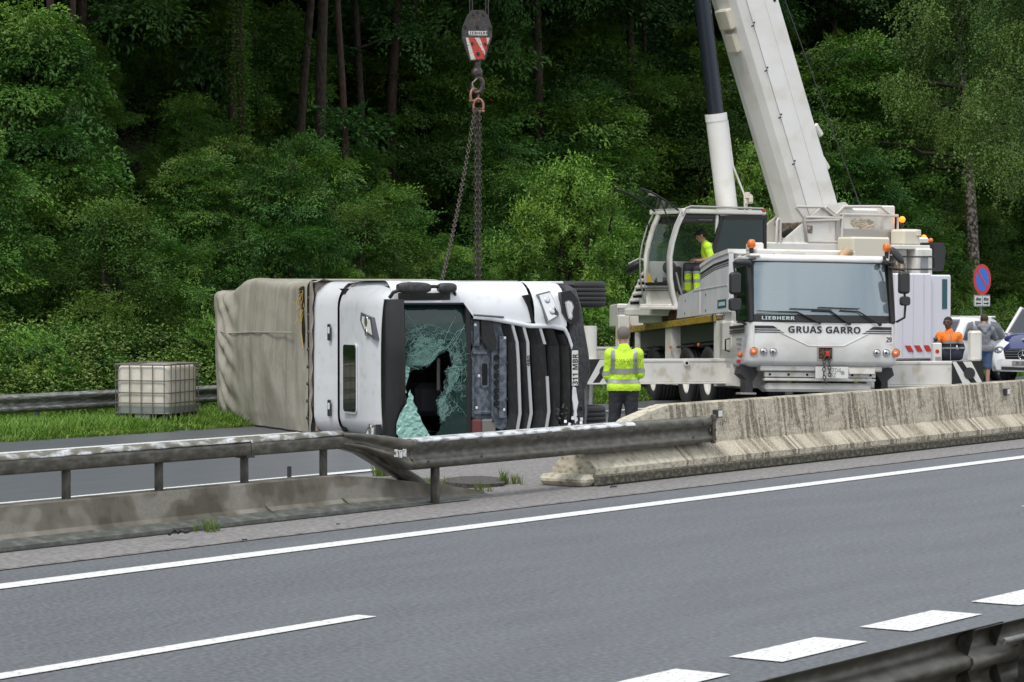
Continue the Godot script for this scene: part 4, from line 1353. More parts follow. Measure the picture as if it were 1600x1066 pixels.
	for q in [Vector2(1.60, 1.55), Vector2(1.99, 1.55), Vector2(1.52, 0.5), Vector2(1.56, 0.98), Vector2(2.02, 1.17), Vector2(1.98, 0.46), Vector2(2.02, 0.62), Vector2(1.50, 1.75), Vector2(1.80, 0.3)]:
		s = S()
		s.box(Vector3(q.x, q.y, 0.06), Vector3(0.035, 0.04, 0.03), 0.006)
		part(mp, "clip", s, M.truck_white if r.randf() < 0.5 else M.dark_plastic)
	s = S()
	s.prism(V2([[1.58, 1.84], [1.76, 1.82], [1.84, 1.51], [1.83, 1.36], [1.70, 1.38], [1.60, 1.51]]), 0.06, 0.09)
	var mesh_pl := part(mp, "mesh_panel", s, M.black_plastic)
	s = S()
	for i in 9:
		for k in 16:
			var p := Vector2(1.60 + i * 0.028 + (0.014 if k % 2 else 0.0), 1.38 + k * 0.028)
			if Geometry2D.is_point_in_polygon(p, V2([[1.60, 1.81], [1.75, 1.79], [1.82, 1.51], [1.81, 1.39], [1.71, 1.40], [1.62, 1.51]])): s.cyl(Vector3(p.x, p.y, 0.088), Vector3(p.x, p.y, 0.095), 0.009, 6)
	part(mp, "mesh_studs", s, M.grey_dust_plastic)
	s = S()
	s.box(Vector3(1.53, 0.17, 0.02), Vector3(0.17, 0.3, 0.06), 0.02)
	part(o, "red_cloth", s, M.red_cloth)
	s = S()
	s.box(Vector3(1.74, 0.17, 0.01), Vector3(0.23, 0.3, 0.06), 0.02)
	part(o, "grey_pad", s, M.grey_cloth)
	s = S()
	s.box(Vector3(2.3, 1.0, -0.12), Vector3(1.75, 2.0, 0.1))
	part(o, "radiator_backing", s, M.cab_dark)
	# --- slats of the grille with bright edges
	var slats := [[[[2.11, 1.75], [2.19, 1.48], [2.21, 1.22], [2.24, 0.40], [2.19, 0.12]], 0.16, 5], [[[2.30, 1.72], [2.37, 1.48], [2.38, 1.17], [2.43, 0.40], [2.37, 0.12]], 0.15, 5], [[[2.58, 1.70], [2.66, 1.45], [2.70, 0.96], [2.73, 0.42], [2.68, 0.12]], 0.21, 2], [[[2.80, 1.68], [2.90, 1.42], [2.92, 0.96], [2.92, 0.42], [2.88, 0.12]], 0.17, 0], [[[3.00, 1.6], [3.08, 1.42], [3.10, 0.96], [3.10, 0.42], [3.06, 0.12]], 0.15, 0]]
	for q in slats:
		s = S()
		rings = []
		for p in q[0]:
			rings.append(PackedVector3Array([Vector3(p[0] - q[1], p[1], 0.0), Vector3(p[0] - q[1] * 0.4, p[1], 0.075), Vector3(p[0] - 0.012, p[1], 0.10), Vector3(p[0], p[1], 0.09), Vector3(p[0], p[1], 0.0)]))
		s.loft(rings)
		var sl := part(o, "grille_slat", s, M.slat_black)
		if q[2]:
			s = S()
			rings = []
			for i in q[0].size():
				if q[2] == 2 and i == 2:
					s.loft(rings)
					part(sl, "bright_strip", s, M.silver_strip)
					s = S()
					rings = []
				var p = q[0][i]
				var x: float = p[0] - 0.012
				rings.append(PackedVector3Array([Vector3(x - 0.026, p[1], 0.098), Vector3(x - 0.022, p[1], 0.115), Vector3(x + 0.02, p[1], 0.115), Vector3(x + 0.024, p[1], 0.095)]))
			s.loft(rings)
			part(sl, "bright_strip", s, M.silver_strip)
	var rot := Basis(Vector3(0, 1, 0), Vector3(-1, 0, 0), Vector3(0, 0, 1))
	lettering(o, "badge", "480", 0.05, Transform3D(rot, Vector3(2.365, 1.2, 0.117)), M.letter_black, true, "Droid Sans", 0.003, 1.5)
	# white edge that runs under the corner panel and bends into the bumper
	s = S()
	s.sg = 0
	rings = []
	for p in [[1.46, 1.88], [1.75, 1.85], [2.09, 1.79], [2.40, 1.735], [2.77, 1.73], [2.98, 1.69], [3.05, 1.57], [3.11, 1.40]]:
		rings.append(PackedVector3Array([Vector3(p[0] - 0.01, p[1] - 0.04, 0.09), Vector3(p[0] - 0.01, p[1] - 0.035, 0.125), Vector3(p[0] + 0.01, p[1] + 0.03, 0.125), Vector3(p[0] + 0.01, p[1] + 0.035, 0.08)]))
	s.loft(rings)
	part(o, "bright_frame", s, M.truck_white)
	s = S()
	s.box(Vector3(1.7, 1.885, 0.1), Vector3(0.5, 0.03, 0.08), 0.01, Basis(Vector3(0, 0, 1), -0.07))
	part(o, "grey_edge", s, M.lamp_grey)
	# --- bumper with fog lamp
	s = S()
	s.sg = 0
	rings = []
	for p in [[2.36, 3.10, 3.20, -0.15], [2.28, 3.06, 3.27, 0.0], [2.0, 3.05, 3.31, 0.1], [1.7, 3.08, 3.35, 0.11], [1.3, 3.10, 3.43, 0.11], [1.0, 3.12, 3.46, 0.1], [0.75, 3.12, 3.38, 0.1], [0.3, 3.12, 3.36, 0.1], [0.08, 3.12, 3.33, 0.1]]:
		rings.append(PackedVector3Array([Vector3(p[1], p[0], p[3] - 0.3), Vector3(p[1], p[0], p[3]), Vector3(p[1] + 0.05, p[0], p[3] + 0.03), Vector3(p[2] - 0.06, p[0], p[3] + 0.02), Vector3(p[2], p[0], p[3] - 0.06), Vector3(p[2] + 0.02, p[0], p[3] - 0.5)]))
	s.loft(rings)
	var bm := part(o, "bumper", s, M.grey_dust_plastic)
	s = S()
	s.prism(V2([[2.90, 2.24], [3.07, 2.27], [3.20, 2.12], [3.22, 1.82], [3.06, 1.74], [2.93, 1.93]]), 0.05, 0.15)
	part(bm, "fog_lamp_housing", s, M.black_plastic)
	s = S()
	s.prism(V2([[2.96, 2.09], [3.02, 2.12], [3.08, 2.10], [3.12, 2.02], [3.09, 1.93], [3.10, 1.86], [3.07, 1.82], [3.02, 1.84], [2.99, 1.95]]), 0.15, 0.162)
	part(bm, "fog_lamp_rim", s, M.chrome)
	s = S()
	s.prism(V2([[2.985, 2.075], [3.025, 2.10], [3.07, 2.08], [3.095, 2.015], [3.07, 1.93], [3.08, 1.87], [3.06, 1.845], [3.035, 1.86], [3.01, 1.95]]), 0.162, 0.168)
	part(bm, "fog_lamp_lens", s, M.truck_white)
	s = S()
	s.smooth().tube([Vector3(3.12, 2.2, 0.12), Vector3(3.17, 2.08, 0.14), Vector3(3.2, 1.95, 0.13), Vector3(3.19, 2.15, 0.1)], 0.012, 6)
	part(bm, "cable", s, M.lamp_grey)
	s = S()
	s.box(Vector3(3.145, 1.08, 0.145), Vector3(0.105, 0.54, 0.012), 0.003)
	var np := part(o, "number_plate", s, M.plate_white)
	lettering(np, "plate_lettering", "311 MBR", 0.088, Transform3D(rot, Vector3(3.145, 1.06, 0.153)), M.letter_black, true, "Droid Sans", 0.003, 0.95)
	# torn white skin under the plate
	s = S()
	s.prism(jag(V2([[3.11, 0.80], [3.16, 0.78], [3.2, 0.55], [3.17, 0.42], [3.2, 0.2], [3.16, 0.12], [3.11, 0.16], [3.13, 0.4], [3.10, 0.6]]), r, 0.004, 3), 0.13, 0.15)
	part(o, "torn_panel", s, M.truck_white)
	s = S()
	for i in 40:
		var c := Vector3(r.randf_range(2.85, 3.3), r.randf_range(0.08, 0.5), r.randf_range(0.09, 0.18))
		s.box(c, Vector3(r.randf_range(0.01, 0.05), r.randf_range(0.02, 0.12), r.randf_range(0.01, 0.04)), 0.004, Basis(Vector3(r.randf(), r.randf(), 1).normalized(), r.randf_range(-1, 1)))
	part(o, "smashed_bumper_pieces", s, M.grey_dust_plastic)
	s = S()
	for i in 9:
		s.box(Vector3(r.randf_range(2.85, 3.25), r.randf_range(0.06, 0.35), 0.17), Vector3(0.04, 0.05, 0.03), 0.004, Basis(Vector3(r.randf(), 1, r.randf()).normalized(), r.randf_range(-1, 1)))
	part(o, "white_fragments", s, M.truck_white)
	s = S()
	s.smooth().tube([Vector3(3.32, 0.75, 0.08), Vector3(3.36, 0.4, 0.08), Vector3(3.33, 0.05, 0.06)], 0.03, 8)
	part(o, "bumper_strut", s, M.lamp_grey)
	# --- mirrors folded over the upper corner
	for q in [[0.20, 0.72, 2.31, 0.085], [0.86, 1.14, 2.31, 0.075]]:
		s = S()
		s.sg = 0
		rings = []
		for i in 11:
			var f := i / 10.0
			var k := pow(sin(clampf(f, 0.015, 0.985) * PI), 0.17)
			var ring := PackedVector3Array()
			for p in rrect(0.2 * k, q[3] * 2.0 * k, 0.06 * k): ring.append(Vector3(lerpf(q[0], q[1], f), q[2] + p.y, 0.12 + p.x))
			rings.append(ring)
		s.loft(rings)
		part(o, "mirror", s, M.grey_dust_plastic)
	s = S()
	s.smooth().tube([Vector3(0.10, 2.16, 0.05), Vector3(0.14, 2.24, 0.1), Vector3(0.3, 2.30, 0.1), Vector3(0.8, 2.33, 0.1), Vector3(1.12, 2.31, 0.1), Vector3(1.17, 2.2, 0.04)], 0.028, 8)
	part(o, "mirror_arm", s, M.black_plastic)
	s = S()
	s.box(Vector3(0.66, 2.18, 0.06), Vector3(0.85, 0.11, 0.02), 0.008)
	part(o, "mirror_glass", s, M.dark_pane)
	# --- chassis, wheels
	s = S()
	for y in [0.75, 1.65]: s.box(Vector3(3.35, y, -4.0), Vector3(0.28, 0.09, 6.6), 0.01)
	for z in [-1.3, -3.0, -5.8]: s.box(Vector3(3.6, 1.2, z), Vector3(0.2, 2.0, 0.16), 0.03)
	s.box(Vector3(2.5, 1.2, -1.0), Vector3(1.4, 1.6, 1.2), 0.1)
	part(o, "chassis", s, M.black_plastic)
	for q in [[-1.4, 2.21, 1.0], [-5.8, 2.18, 1.0], [-1.4, 0.22, -1.0], [-5.8, 0.22, -1.0]]:
		tyre(o, Vector3(3.93, q[1], q[0]), 0.50, 0.42, Basis(Vector3(1, 0, 0), Vector3(0, q[2], 0), Vector3(0, 0, q[2])), M.truck_white)
	s = S()
	s.box(Vector3(3.2, 2.36, -0.9), Vector3(0.5, 0.05, 0.9), 0.02)
	s.box(Vector3(3.4, 2.38, -1.4), Vector3(0.3, 0.05, 1.2), 0.02)
	part(o, "wheel_arch", s, M.dark_plastic)
	# --- tarpaulin body
	var fold := FastNoiseLite.new()
	fold.seed = 8
	fold.frequency = 0.8
	fold.fractal_octaves = 3
	var hgt := 2.44
	s = S()
	s.sg = 0
	s.sheet(70, 70, func(u: float, v: float) -> Vector3:
		var z := lerpf(-2.72, -7.35, u)
		var drop := 0.16 * smoothstep(0.60, 0.85, u) + 0.04 * sin(u * 9.0)
		var top := hgt - drop
		var p: Vector3
		if v < 0.6:
			p = Vector3(-0.12, lerpf(0.03, top - 0.12, v / 0.6), z)
		elif v < 0.66:
			var a := (v - 0.6) / 0.06 * PI / 2
			p = Vector3(-0.12 + 0.12 * (1 - cos(a)), top - 0.12 + 0.12 * sin(a), z)
		else:
			p = Vector3(lerpf(0.0, 2.9, (v - 0.66) / 0.34), top, z)
		var fr := smoothstep(0.62, 0.9, u)
		var w := 0.012 * sin(z * 9.0 + 2.0 * fold.get_noise_2d(z, p.y)) + 0.05 * fold.get_noise_3d(z * 0.8, p.y * 0.5, 2.0)
		# diagonal pleats near the rear, pinched along a seam
		w += fr * 0.045 * sin(p.y * 15.0 + z * 9.0 + 3.0 * fold.get_noise_2d(p.y * 0.7, z)) * (1.0 - smoothstep(0.86, 0.97, u))
		w += fr * 0.06 * fold.get_noise_3d(z * 2.5, p.y * 2.0, 9.0) * (1.0 - 0.7 * smoothstep(0.86, 0.97, u))
		if v < 0.66:
			p.x += w + 0.05 * smoothstep(0.9, 1.0, u)
			p.x += -0.10 * sin(u * PI) * sin(clampf(p.y / top, 0, 1) * PI)
			p.z += 0.18 * smoothstep(0.85, 1.0, u) * (1.0 - p.y / top)
			if p.y < 0.25: p.x += 0.25 * (0.25 - p.y) * (0.5 + fr)
		else:
			p.y += w * 0.8
		return p)
	var tp := part(o, "tarpaulin", s, M.tarpaulin)
	# seams stitched across the tarpaulin
	for y in [1.58]:
		s = S()
		s.smooth().tube([Vector3(-0.21, y + 0.02, -3.2), Vector3(-0.24, y, -5.0), Vector3(-0.19, y - 0.04, -6.4), Vector3(-0.14, y + 0.02, -7.2)], 0.012, 6)
		part(tp, "seam", s, M.tarpaulin)
	s = S()
	s.box(Vector3(1.45, 1.2, -7.32), Vector3(2.8, 2.15, 0.05))
	part(o, "rear_frame", s, M.tarp_flap)
	s = S()
	s.sg = 0
	s.sheet(4, 40, func(u: float, v: float) -> Vector3:
		return Vector3(-0.14 - 0.012 * sin(v * 40.0) * u + 0.06 * (1.0 - u), lerpf(0.02, 2.42, v), lerpf(-2.78, -2.44, u) - 0.10 * (1 - v)))
	var fl := part(o, "front_flap", s, M.tarp_flap)
	for i in 8:
		s = S(Transform3D(Basis(Vector3(0, 0, 1), Vector3(-1, 0, 0), Vector3(0, -1, 0)), Vector3(-0.165, 0.26 + i * 0.27, -2.56 - 0.10 * (1 - (0.26 + i * 0.27) / 2.42))))
		s.smooth().lathe([Vector2(0.0, 0.02), Vector2(0.022, 0.016), Vector2(0.032, 0.0)], 10)
		part(fl, "rivet", s, M.bolt_steel)
	s = S()
	s.box(Vector3(1.3, 1.22, -2.6), Vector3(2.7, 2.36, 0.08), 0.02)
	part(o, "headboard", s, M.tarp_flap)
	# torn top edge and rip
	s = S()
	s.prism(jag(V2([[-2.98, 2.3], [-2.86, 1.4], [-2.80, 1.45], [-2.80, 2.34]]), r, 0.02, 4), 0.0, 0.02)
	var rip := part(tp, "rip", s, M.cab_dark)
	rip.transform = Transform3D(Basis(Vector3(0, 0, 1), UP, Vector3(-1, 0, 0)), Vector3(-0.155, 0, 0))
	s = S()
	for i in 60:
		var p := Vector3(-0.17, r.randf_range(1.85, 2.3), r.randf_range(-2.98, -2.8))
		var d := Vector3(r.randf_range(-0.3, 0.0), r.randf_range(-1, 0.3), r.randf_range(-0.5, 0.5)).normalized() * r.randf_range(0.05, 0.2)
		s.tube([p, p + d], 0.004, 3)
	s.tube([Vector3(-0.18, 2.1, -2.88), Vector3(-0.2, 1.6, -2.82), Vector3(-0.19, 1.35, -2.76)], 0.012, 5)
	part(tp, "straw_wisps", s, M.straw)
	s = S()
	s.sheet(8, 3, func(u: float, v: float) -> Vector3: return Vector3(-0.1 + u * 0.9, 2.40 + 0.02 * sin(u * 17.0) + 0.05 * v * maxf(0.0, sin(u * 7.0)), -2.7 + v * 0.3))
	part(tp, "torn_edge", s, M.tarp_flap)

# ---------------------------------------------------------------- the mobile crane
func yaw_frame(o: Vector3, deg: float, k := 1.0) -> Transform3D:
	var th := deg_to_rad(deg)
	return Transform3D(Basis(Vector3(cos(th), 0, -sin(th)) * k, UP * k, Vector3(sin(th), 0, cos(th)) * k), o)

func chain_shape(s: Shape, a: Vector3, b: Vector3, sag: float, long: float, wire: float):
	var L := (b - a).length()
	var n := maxi(2, int(L / (long * 0.72)))
	for i in n:
		var f := (i + 0.5) / n
		var p := a.lerp(b, f) + Vector3(0, -sag * 4.0 * f * (1 - f), 0)
		var d := (b - a).normalized()
		var side := d.cross(Vector3(0.3, 0.2, 1)).normalized().rotated(d, PI / 2 * (i % 2) + 0.4)
		var pts := []
		for q in 9:
			var t := TAU * q / 8.0
			pts.append(p + d * sin(t) * long * 0.5 + side * cos(t) * long * 0.30)
		s.tube(pts, wire, 5, -1.0, false)

func crane():
	var r := RandomNumberGenerator.new()
	r.seed = 31
	mat("crane_white", Color.WHITE, 0.35, 0.0, {"tex": ntex(71, 0.012, 5, [[0.14, lin(0.56, 0.51, 0.43)], [0.34, lin(0.71, 0.695, 0.655)], [0.8, lin(0.77, 0.755, 0.72)]], 512), "uv": Vector3(0.35, 0.22, 0.35), "coat": 0.35})
	mat("cab_white", Color.WHITE, 0.3, 0.0, {"tex": ntex(72, 0.01, 4, [[0.25, lin(0.66, 0.65, 0.63)], [0.6, lin(0.76, 0.76, 0.755)]], 256), "uv": Vector3(0.5, 0.5, 0.5), "coat": 0.5})
	mat("boom_white", Color.WHITE, 0.4, 0.0, {"tex": ntex(73, 0.008, 5, [[0.18, lin(0.70, 0.67, 0.61)], [0.42, lin(0.80, 0.79, 0.765)], [0.8, lin(0.84, 0.835, 0.82)]], 512), "uv": Vector3(0.25, 0.25, 0.25)})
	mat("crane_grime", Color.WHITE, 0.8, 0.0, {"tex": ntex(74, 0.03, 5, [[0.3, lin(0.10, 0.07, 0.05)], [0.55, lin(0.35, 0.28, 0.21)], [0.8, lin(0.62, 0.57, 0.49)]], 256), "uv": Vector3(1.2, 0.8, 1.2)})
	mat("pale_grey_panel", Color.WHITE, 0.35, 0.0, {"tex": ntex(75, 0.01, 4, [[0.3, lin(0.56, 0.575, 0.6)], [0.7, lin(0.64, 0.65, 0.67)]], 256), "uv": Vector3(0.6, 0.4, 0.6)})
	mat("lilac_white", Color(0.72, 0.71, 0.78), 0.35)
	mat("cream_box", Color(0.68, 0.64, 0.53), 0.4)
	mat("rail_white", Color(0.60, 0.57, 0.53), 0.35, 0.1)
	mat("alu", Color(0.42, 0.40, 0.38), 0.35, 0.6)
	mat("rusty", Color.WHITE, 0.85, 0.0, {"tex": ntex(76, 0.04, 4, [[0.3, lin(0.035, 0.02, 0.014)], [0.7, lin(0.16, 0.10, 0.065)]], 256), "uv": Vector3(2, 2, 2)})
	mat("yellow_stripe", Color.WHITE, 0.5, 0.0, {"tex": ntex(77, 0.02, 4, [[0.3, lin(0.20, 0.14, 0.02)], [0.6, lin(0.38, 0.27, 0.03)]], 256), "uv": Vector3(1, 1, 1)})
	mat("dark_green", Color(0.013, 0.020, 0.016), 0.5)
	mat("amber", Color(0.75, 0.16, 0.01), 0.25, 0.0, {"coat": 0.6})
	mat("red_paint", Color(0.52, 0.03, 0.02), 0.45)
	mat("rod_steel", Color(0.055, 0.065, 0.085), 0.22, 0.7)
	mat("rope_tan", Color(0.50, 0.43, 0.34), 0.85)
	mat("exhaust_tan", Color(0.50, 0.34, 0.18), 0.5, 0.3)
	mat("chain_rust", Color.WHITE, 0.6, 0.5, {"tex": ntex(78, 0.05, 3, [[0.3, lin(0.06, 0.048, 0.042)], [0.7, lin(0.17, 0.145, 0.135)]], 128), "uv": Vector3(4, 4, 4)})
	mat("pale_print", Color(0.55, 0.65, 0.66), 0.5)
	mat("grey_print", Color(0.3, 0.31, 0.33), 0.6)
	mat("dark_print", Color(0.03, 0.026, 0.03), 0.5)
	mat("teal_sticker", Color(0.03, 0.10, 0.12), 0.4)
	mat("warning_yellow", Color(0.62, 0.38, 0.02), 0.5)
	var lit := mat("lit_amber", Color(0.9, 0.35, 0.03), 0.3)
	lit.emission_enabled = true
	lit.emission = Color(1.0, 0.45, 0.06)
	lit.emission_energy_multiplier = 1.6
	var wg := glass("cab_windscreen", Color(0.36, 0.43, 0.47), 0.42, 0.03)
	wg.metallic = 0.55
	glass("clear_pane", Color(0.10, 0.18, 0.16), 0.22, 0.02)
	glass("lid_glass", Color(0.05, 0.11, 0.10), 0.45, 0.02)
	glass("dark_side_glass", Color(0.006, 0.016, 0.015), 0.82, 0.04)
	glass("teal_glass", Color(0.006, 0.026, 0.026), 0.9, 0.04)
	var root := yaw_frame(Vector3(5.62, 0, -46.2), 10.5)
	var o := thing("mobile_crane", "big white mobile crane with raised boom and cab facing the camera", "crane", root.origin, root.basis)
	var tilt := Basis(Vector3(0, 0, 1), deg_to_rad(-0.9)) * Basis(Vector3(1, 0, 0), deg_to_rad(-2.6))
	var C := Transform3D(tilt, Vector3.ZERO)
	var flat := Transform3D()
	var K := root.affine_inverse() * yaw_frame(Vector3(3.156, 0, -51.5), -55.0, 1.0)
	var ks := 51.5 / 49.6
	K = K * Transform3D(Basis(), Vector3.ZERO)
	var U := root.affine_inverse() * yaw_frame(Vector3(6.374, 0, -55.2), -55.0)
	var us := 55.2 / 53.0
	var s: Shape
	# ================= driver's cab
	var cab := S(C)
	cab.sg = -1
	# lower shell, a rounded plan extruded upwards with a rolled-in bottom
	var plan := func(w: float, zf: float, y: float) -> PackedVector3Array:
		var ring := PackedVector3Array()
		for p in arc(Vector2(w - 0.16, zf - 0.16), 0.16, 0, 90, 6): ring.append(Vector3(p.x, y, p.y))
		for p in arc(Vector2(-w + 0.16, zf - 0.16), 0.16, 90, 180, 6): ring.append(Vector3(p.x, y, p.y))
		ring.append(Vector3(-w, y, -1.9))
		ring.append(Vector3(w, y, -1.9))
		return ring
	cab.sg = 1
	cab.loft([plan.call(1.30, -0.30, 0.88), plan.call(1.40, -0.05, 0.93), plan.call(1.43, 0.0, 1.0), plan.call(1.40, 0.0, 1.35), plan.call(1.38, -0.01, 1.69)])
	var body := part(o, "cab_body", cab, M.cab_white)
	s = S(C)
	s.sg = 1
	s.loft([plan.call(1.32, -0.20, 2.80), plan.call(1.34, -0.18, 2.82), plan.call(1.34, -0.19, 2.88), plan.call(1.27, -0.27, 2.93)])
	part(o, "cab_roof", s, M.cab_white)
	s = S(C)
	s.box(Vector3(0, 2.25, -1.88), Vector3(2.7, 1.15, 0.06), 0.01)
	s.box(Vector3(-1.34, 2.25, -1.45), Vector3(0.05, 1.15, 0.9), 0.01)
	s.box(Vector3(1.34, 2.25, -1.45), Vector3(0.05, 1.15, 0.9), 0.01)
	part(o, "cab_back", s, M.cab_white)
	# windscreen, leaning back, with a wide black border
	var ws := func(u: float, v: float, off: float) -> Vector3:
		var x := lerpf(-1.31, 1.31, u)
		var y := lerpf(1.70, 2.80, v)
		return Vector3(x * lerpf(1.02, 0.985, v), y, -0.20 * v - 0.10 * pow(absf(x) / 1.31, 4.0) + 0.012 + off)
	s = S(C)
	s.sg = 0
	s.sheet(16, 10, func(u: float, v: float) -> Vector3: return ws.call(lerpf(0.02, 0.98, u), lerpf(0.12, 0.985, v), 0.0))
	part(o, "windscreen", s, M.cab_windscreen)
	s = S(C)
	s.sg = 0
	s.sheet(16, 1, func(u: float, v: float) -> Vector3: return ws.call(u, v * 0.12, 0.004))
	s.sheet(1, 8, func(u: float, v: float) -> Vector3: return ws.call(u * 0.022, v, 0.004))
	s.sheet(1, 8, func(u: float, v: float) -> Vector3: return ws.call(1.0 - u * 0.022, v, 0.004))
	s.sheet(16, 1, func(u: float, v: float) -> Vector3: return ws.call(u, 0.985 + v * 0.015, 0.004))
	part(o, "windscreen_border", s, M.black_plastic)
	lettering(o, "maker_lettering", "LIEBHERR", 0.062, C * Transform3D(Basis(), Vector3(-0.86, 1.763, 0.02)), M.pale_print, true, "Droid Sans", 0.004, 1.55)
	# pillars and side windows
	for sx in [-1.0, 1.0]:
		s = S(C)
		s.box(Vector3(sx * 1.335, 2.25, -0.2), Vector3(0.09, 1.16, 0.16), 0.02, Basis(Vector3(1, 0, 0), -0.18))
		part(o, "front_pillar", s, M.black_plastic)
		s = S(C)
		s.box(Vector3(sx * 1.355, 2.23, -0.66), Vector3(0.012, 0.98, 0.78))
		part(o, "side_window", s, M.dark_side_glass)
		s = S(C)
		s.box(Vector3(sx * 1.34, 2.76, -0.6), Vector3(0.07, 0.1, 1.0), 0.01)
		part(o, "window_header", s, M.black_plastic)
	# inside
	s = S(C)
	s.box(Vector3(0, 1.72, -0.9), Vector3(2.5, 0.04, 1.7))
	s.box(Vector3(0, 1.78, -0.28), Vector3(2.4, 0.12, 0.25), 0.04)
	s.box(Vector3(0, 2.3, -1.83), Vector3(2.6, 1.0, 0.02))
	part(o, "cab_interior", s, M.dark_plastic)
	for x in [-0.7, 0.7]:
		s = S(C)
		s.box(Vector3(x, 2.0, -1.2), Vector3(0.5, 0.6, 0.5), 0.1)
		s.box(Vector3(x, 2.5, -1.4), Vector3(0.3, 0.25, 0.12), 0.04)
		part(o, "cab_seat", s, M.dark_plastic)
	s = S(C)
	s.smooth().tube(Array(Curve_ring(Vector3(0.7, 1.98, -0.5), 0.22, Vector3(0, 0.6, 0.8))), 0.018, 6)
	part(o, "steering_wheel", s, M.black_plastic)
	s = S(C)
	s.box(Vector3(1.02, 2.5, -0.22), Vector3(0.16, 0.30, 0.02), 0.008)
	part(o, "cab_document_holder", s, M.dark_plastic)
	# wipers
	for q in [[[-1.16, 1.88], [-0.51, 1.88], [-0.09, 1.69]], [[-0.57, 1.93], [0.13, 1.90], [0.47, 1.68]], [[-0.04, 1.96], [0.66, 1.90], [1.05, 1.67]]]:
		s = S(C)
		var pz := func(p: Array) -> Vector3: return Vector3(p[0], p[1], -0.2 * (p[1] - 1.7) / 1.1 + 0.05)
		s.smooth().tube([pz.call(q[2]), pz.call(q[1])], 0.020, 6, 0.013)
		s.tube([pz.call(q[1]), pz.call([lerpf(q[1][0], q[0][0], 0.5), lerpf(q[1][1], q[0][1], 0.3)])], 0.012, 6)
		s.box(pz.call([(q[0][0] + q[1][0]) * 0.5 - 0.02, q[0][1]]), Vector3(0.78, 0.018, 0.02), 0.004, Basis(Vector3(0, 0, 1), -0.02))
		s.cyl(pz.call(q[2]) + Vector3(0, 0, -0.03), pz.call(q[2]) + Vector3(0, 0, 0.03), 0.03, 10)
		part(o, "wiper", s, M.black_plastic)
	# --- front panel markings
	for sx in [-1.0, 1.0]:
		for q in [[1.625, 1.575, 1.30, 0.94, 0.86], [1.555, 1.537, 1.30, 0.83, 0.79], [1.515, 1.50, 1.30, 0.77, 0.73]]:
			s = S(C)
			s.prism(V2([[sx * q[2], q[0]], [sx * q[3], q[0]], [sx * q[4], q[1]], [sx * q[2], q[1]]]), -0.003, 0.004)
			part(body, "stripe", s, M.dark_print)
		s = S(C)
		s.box(Vector3(sx * 1.30, 1.45, 0.0), Vector3(0.02, 0.40, 0.014), 0.003)
		part(body, "panel_seam", s, M.cab_white)
	lettering(body, "owner_lettering", "GRUAS GARRO", 0.118, C * Transform3D(Basis(), Vector3(0.02, 1.56, 0.004)), M.dark_print, true, "Droid Sans", 0.006, 1.22)
	lettering(body, "fleet_number", "29", 0.09, C * Transform3D(Basis(), Vector3(1.24, 1.395, 0.006)), M.letter_black, true, "Droid Sans", 0.004, 0.8)
	s = S(C * Transform3D(Basis(), Vector3(1.24, 1.395, 0)))
	s.prism(arc(Vector2.ZERO, 0.085, 0, 345, 20), 0.0, 0.004)
	part(body, "number_disc", s, M.plate_white)
	s = S(C)
	s.smooth().tube([Vector3(-0.80, 1.50, 0.004), Vector3(-0.28, 1.27, 0.004), Vector3(0.38, 1.27, 0.004), Vector3(0.84, 1.50, 0.004)], 0.009, 6)
	part(body, "pressed_crease", s, M.cab_white)
	# --- lamps
	for q in [[-1.30, 0.072, 1], [-1.12, 0.062, 0], [-0.94, 0.062, 0], [1.01, 0.062, 0], [1.19, 0.062, 0], [1.37, 0.072, 1]]:
		s = S(C * Transform3D(Basis(Vector3(1, 0, 0), Vector3(0, 0, 1), Vector3(0, -1, 0)).inverse(), Vector3(q[0], 1.155, 0.0)))
		s.sg = 0
		s.lathe([Vector2(q[1] * 1.12, -0.02), Vector2(q[1] * 1.15, 0.012), Vector2(q[1] * 0.96, 0.018)], 20)
		var lp := part(body, "turn_signal" if q[2] else "headlamp", s, M.chrome if q[2] == 0 else M.cab_white)
		s = S(C)
		s.smooth().ball(Vector3(q[0], 1.155, 0.006), Vector3(q[1] * 0.97, q[1] * 0.97, 0.028), 18)
		part(lp, "lens", s, M.amber if q[2] else M.chrome)
		s = S(C)
		s.smooth().ball(Vector3(q[0] - 0.012, 1.155, 0.022), Vector3(0.026, 0.026, 0.02), 10)
		part(lp, "bulb", s, M.plate_white if q[2] else M.dark_plastic)
	s = S(C)
	s.smooth().ball(Vector3(-1.46, 1.10, -0.35), Vector3(0.05, 0.05, 0.05), 10)
	part(body, "side_marker", s, M.amber)
	s = S(C)
	s.box(Vector3(-1.47, 0.98, -0.42), Vector3(0.05, 0.07, 0.1), 0.01)
	part(body, "side_reflector", s, M.red_paint)
	# --- towing box with chain, number plate
	s = S(C)
	s.box(Vector3(0.03, 1.13, 0.0), Vector3(0.27, 0.21, 0.02), 0.004)
	part(body, "tow_recess", s, M.rusty)
	s = S(C)
	for q in [[Vector3(0.03, 1.245, 0.015), Vector3(0.29, 0.02, 0.03)], [Vector3(0.03, 1.015, 0.015), Vector3(0.29, 0.02, 0.03)], [Vector3(-0.105, 1.13, 0.015), Vector3(0.02, 0.22, 0.03)], [Vector3(0.165, 1.13, 0.015), Vector3(0.02, 0.22, 0.03)]]: s.box(q[0], q[1], 0.004)
	part(body, "tow_frame", s, M.alu)
	s = S(C)
	s.box(Vector3(0.06, 1.12, 0.05), Vector3(0.08, 0.1, 0.08), 0.02)
	part(body, "tow_pin", s, M.red_paint)
	s = S(C)
	s.sg = 0
	chain_shape(s, Vector3(0.01, 1.16, 0.06), Vector3(-0.02, 0.74, 0.09), 0.0, 0.085, 0.011)
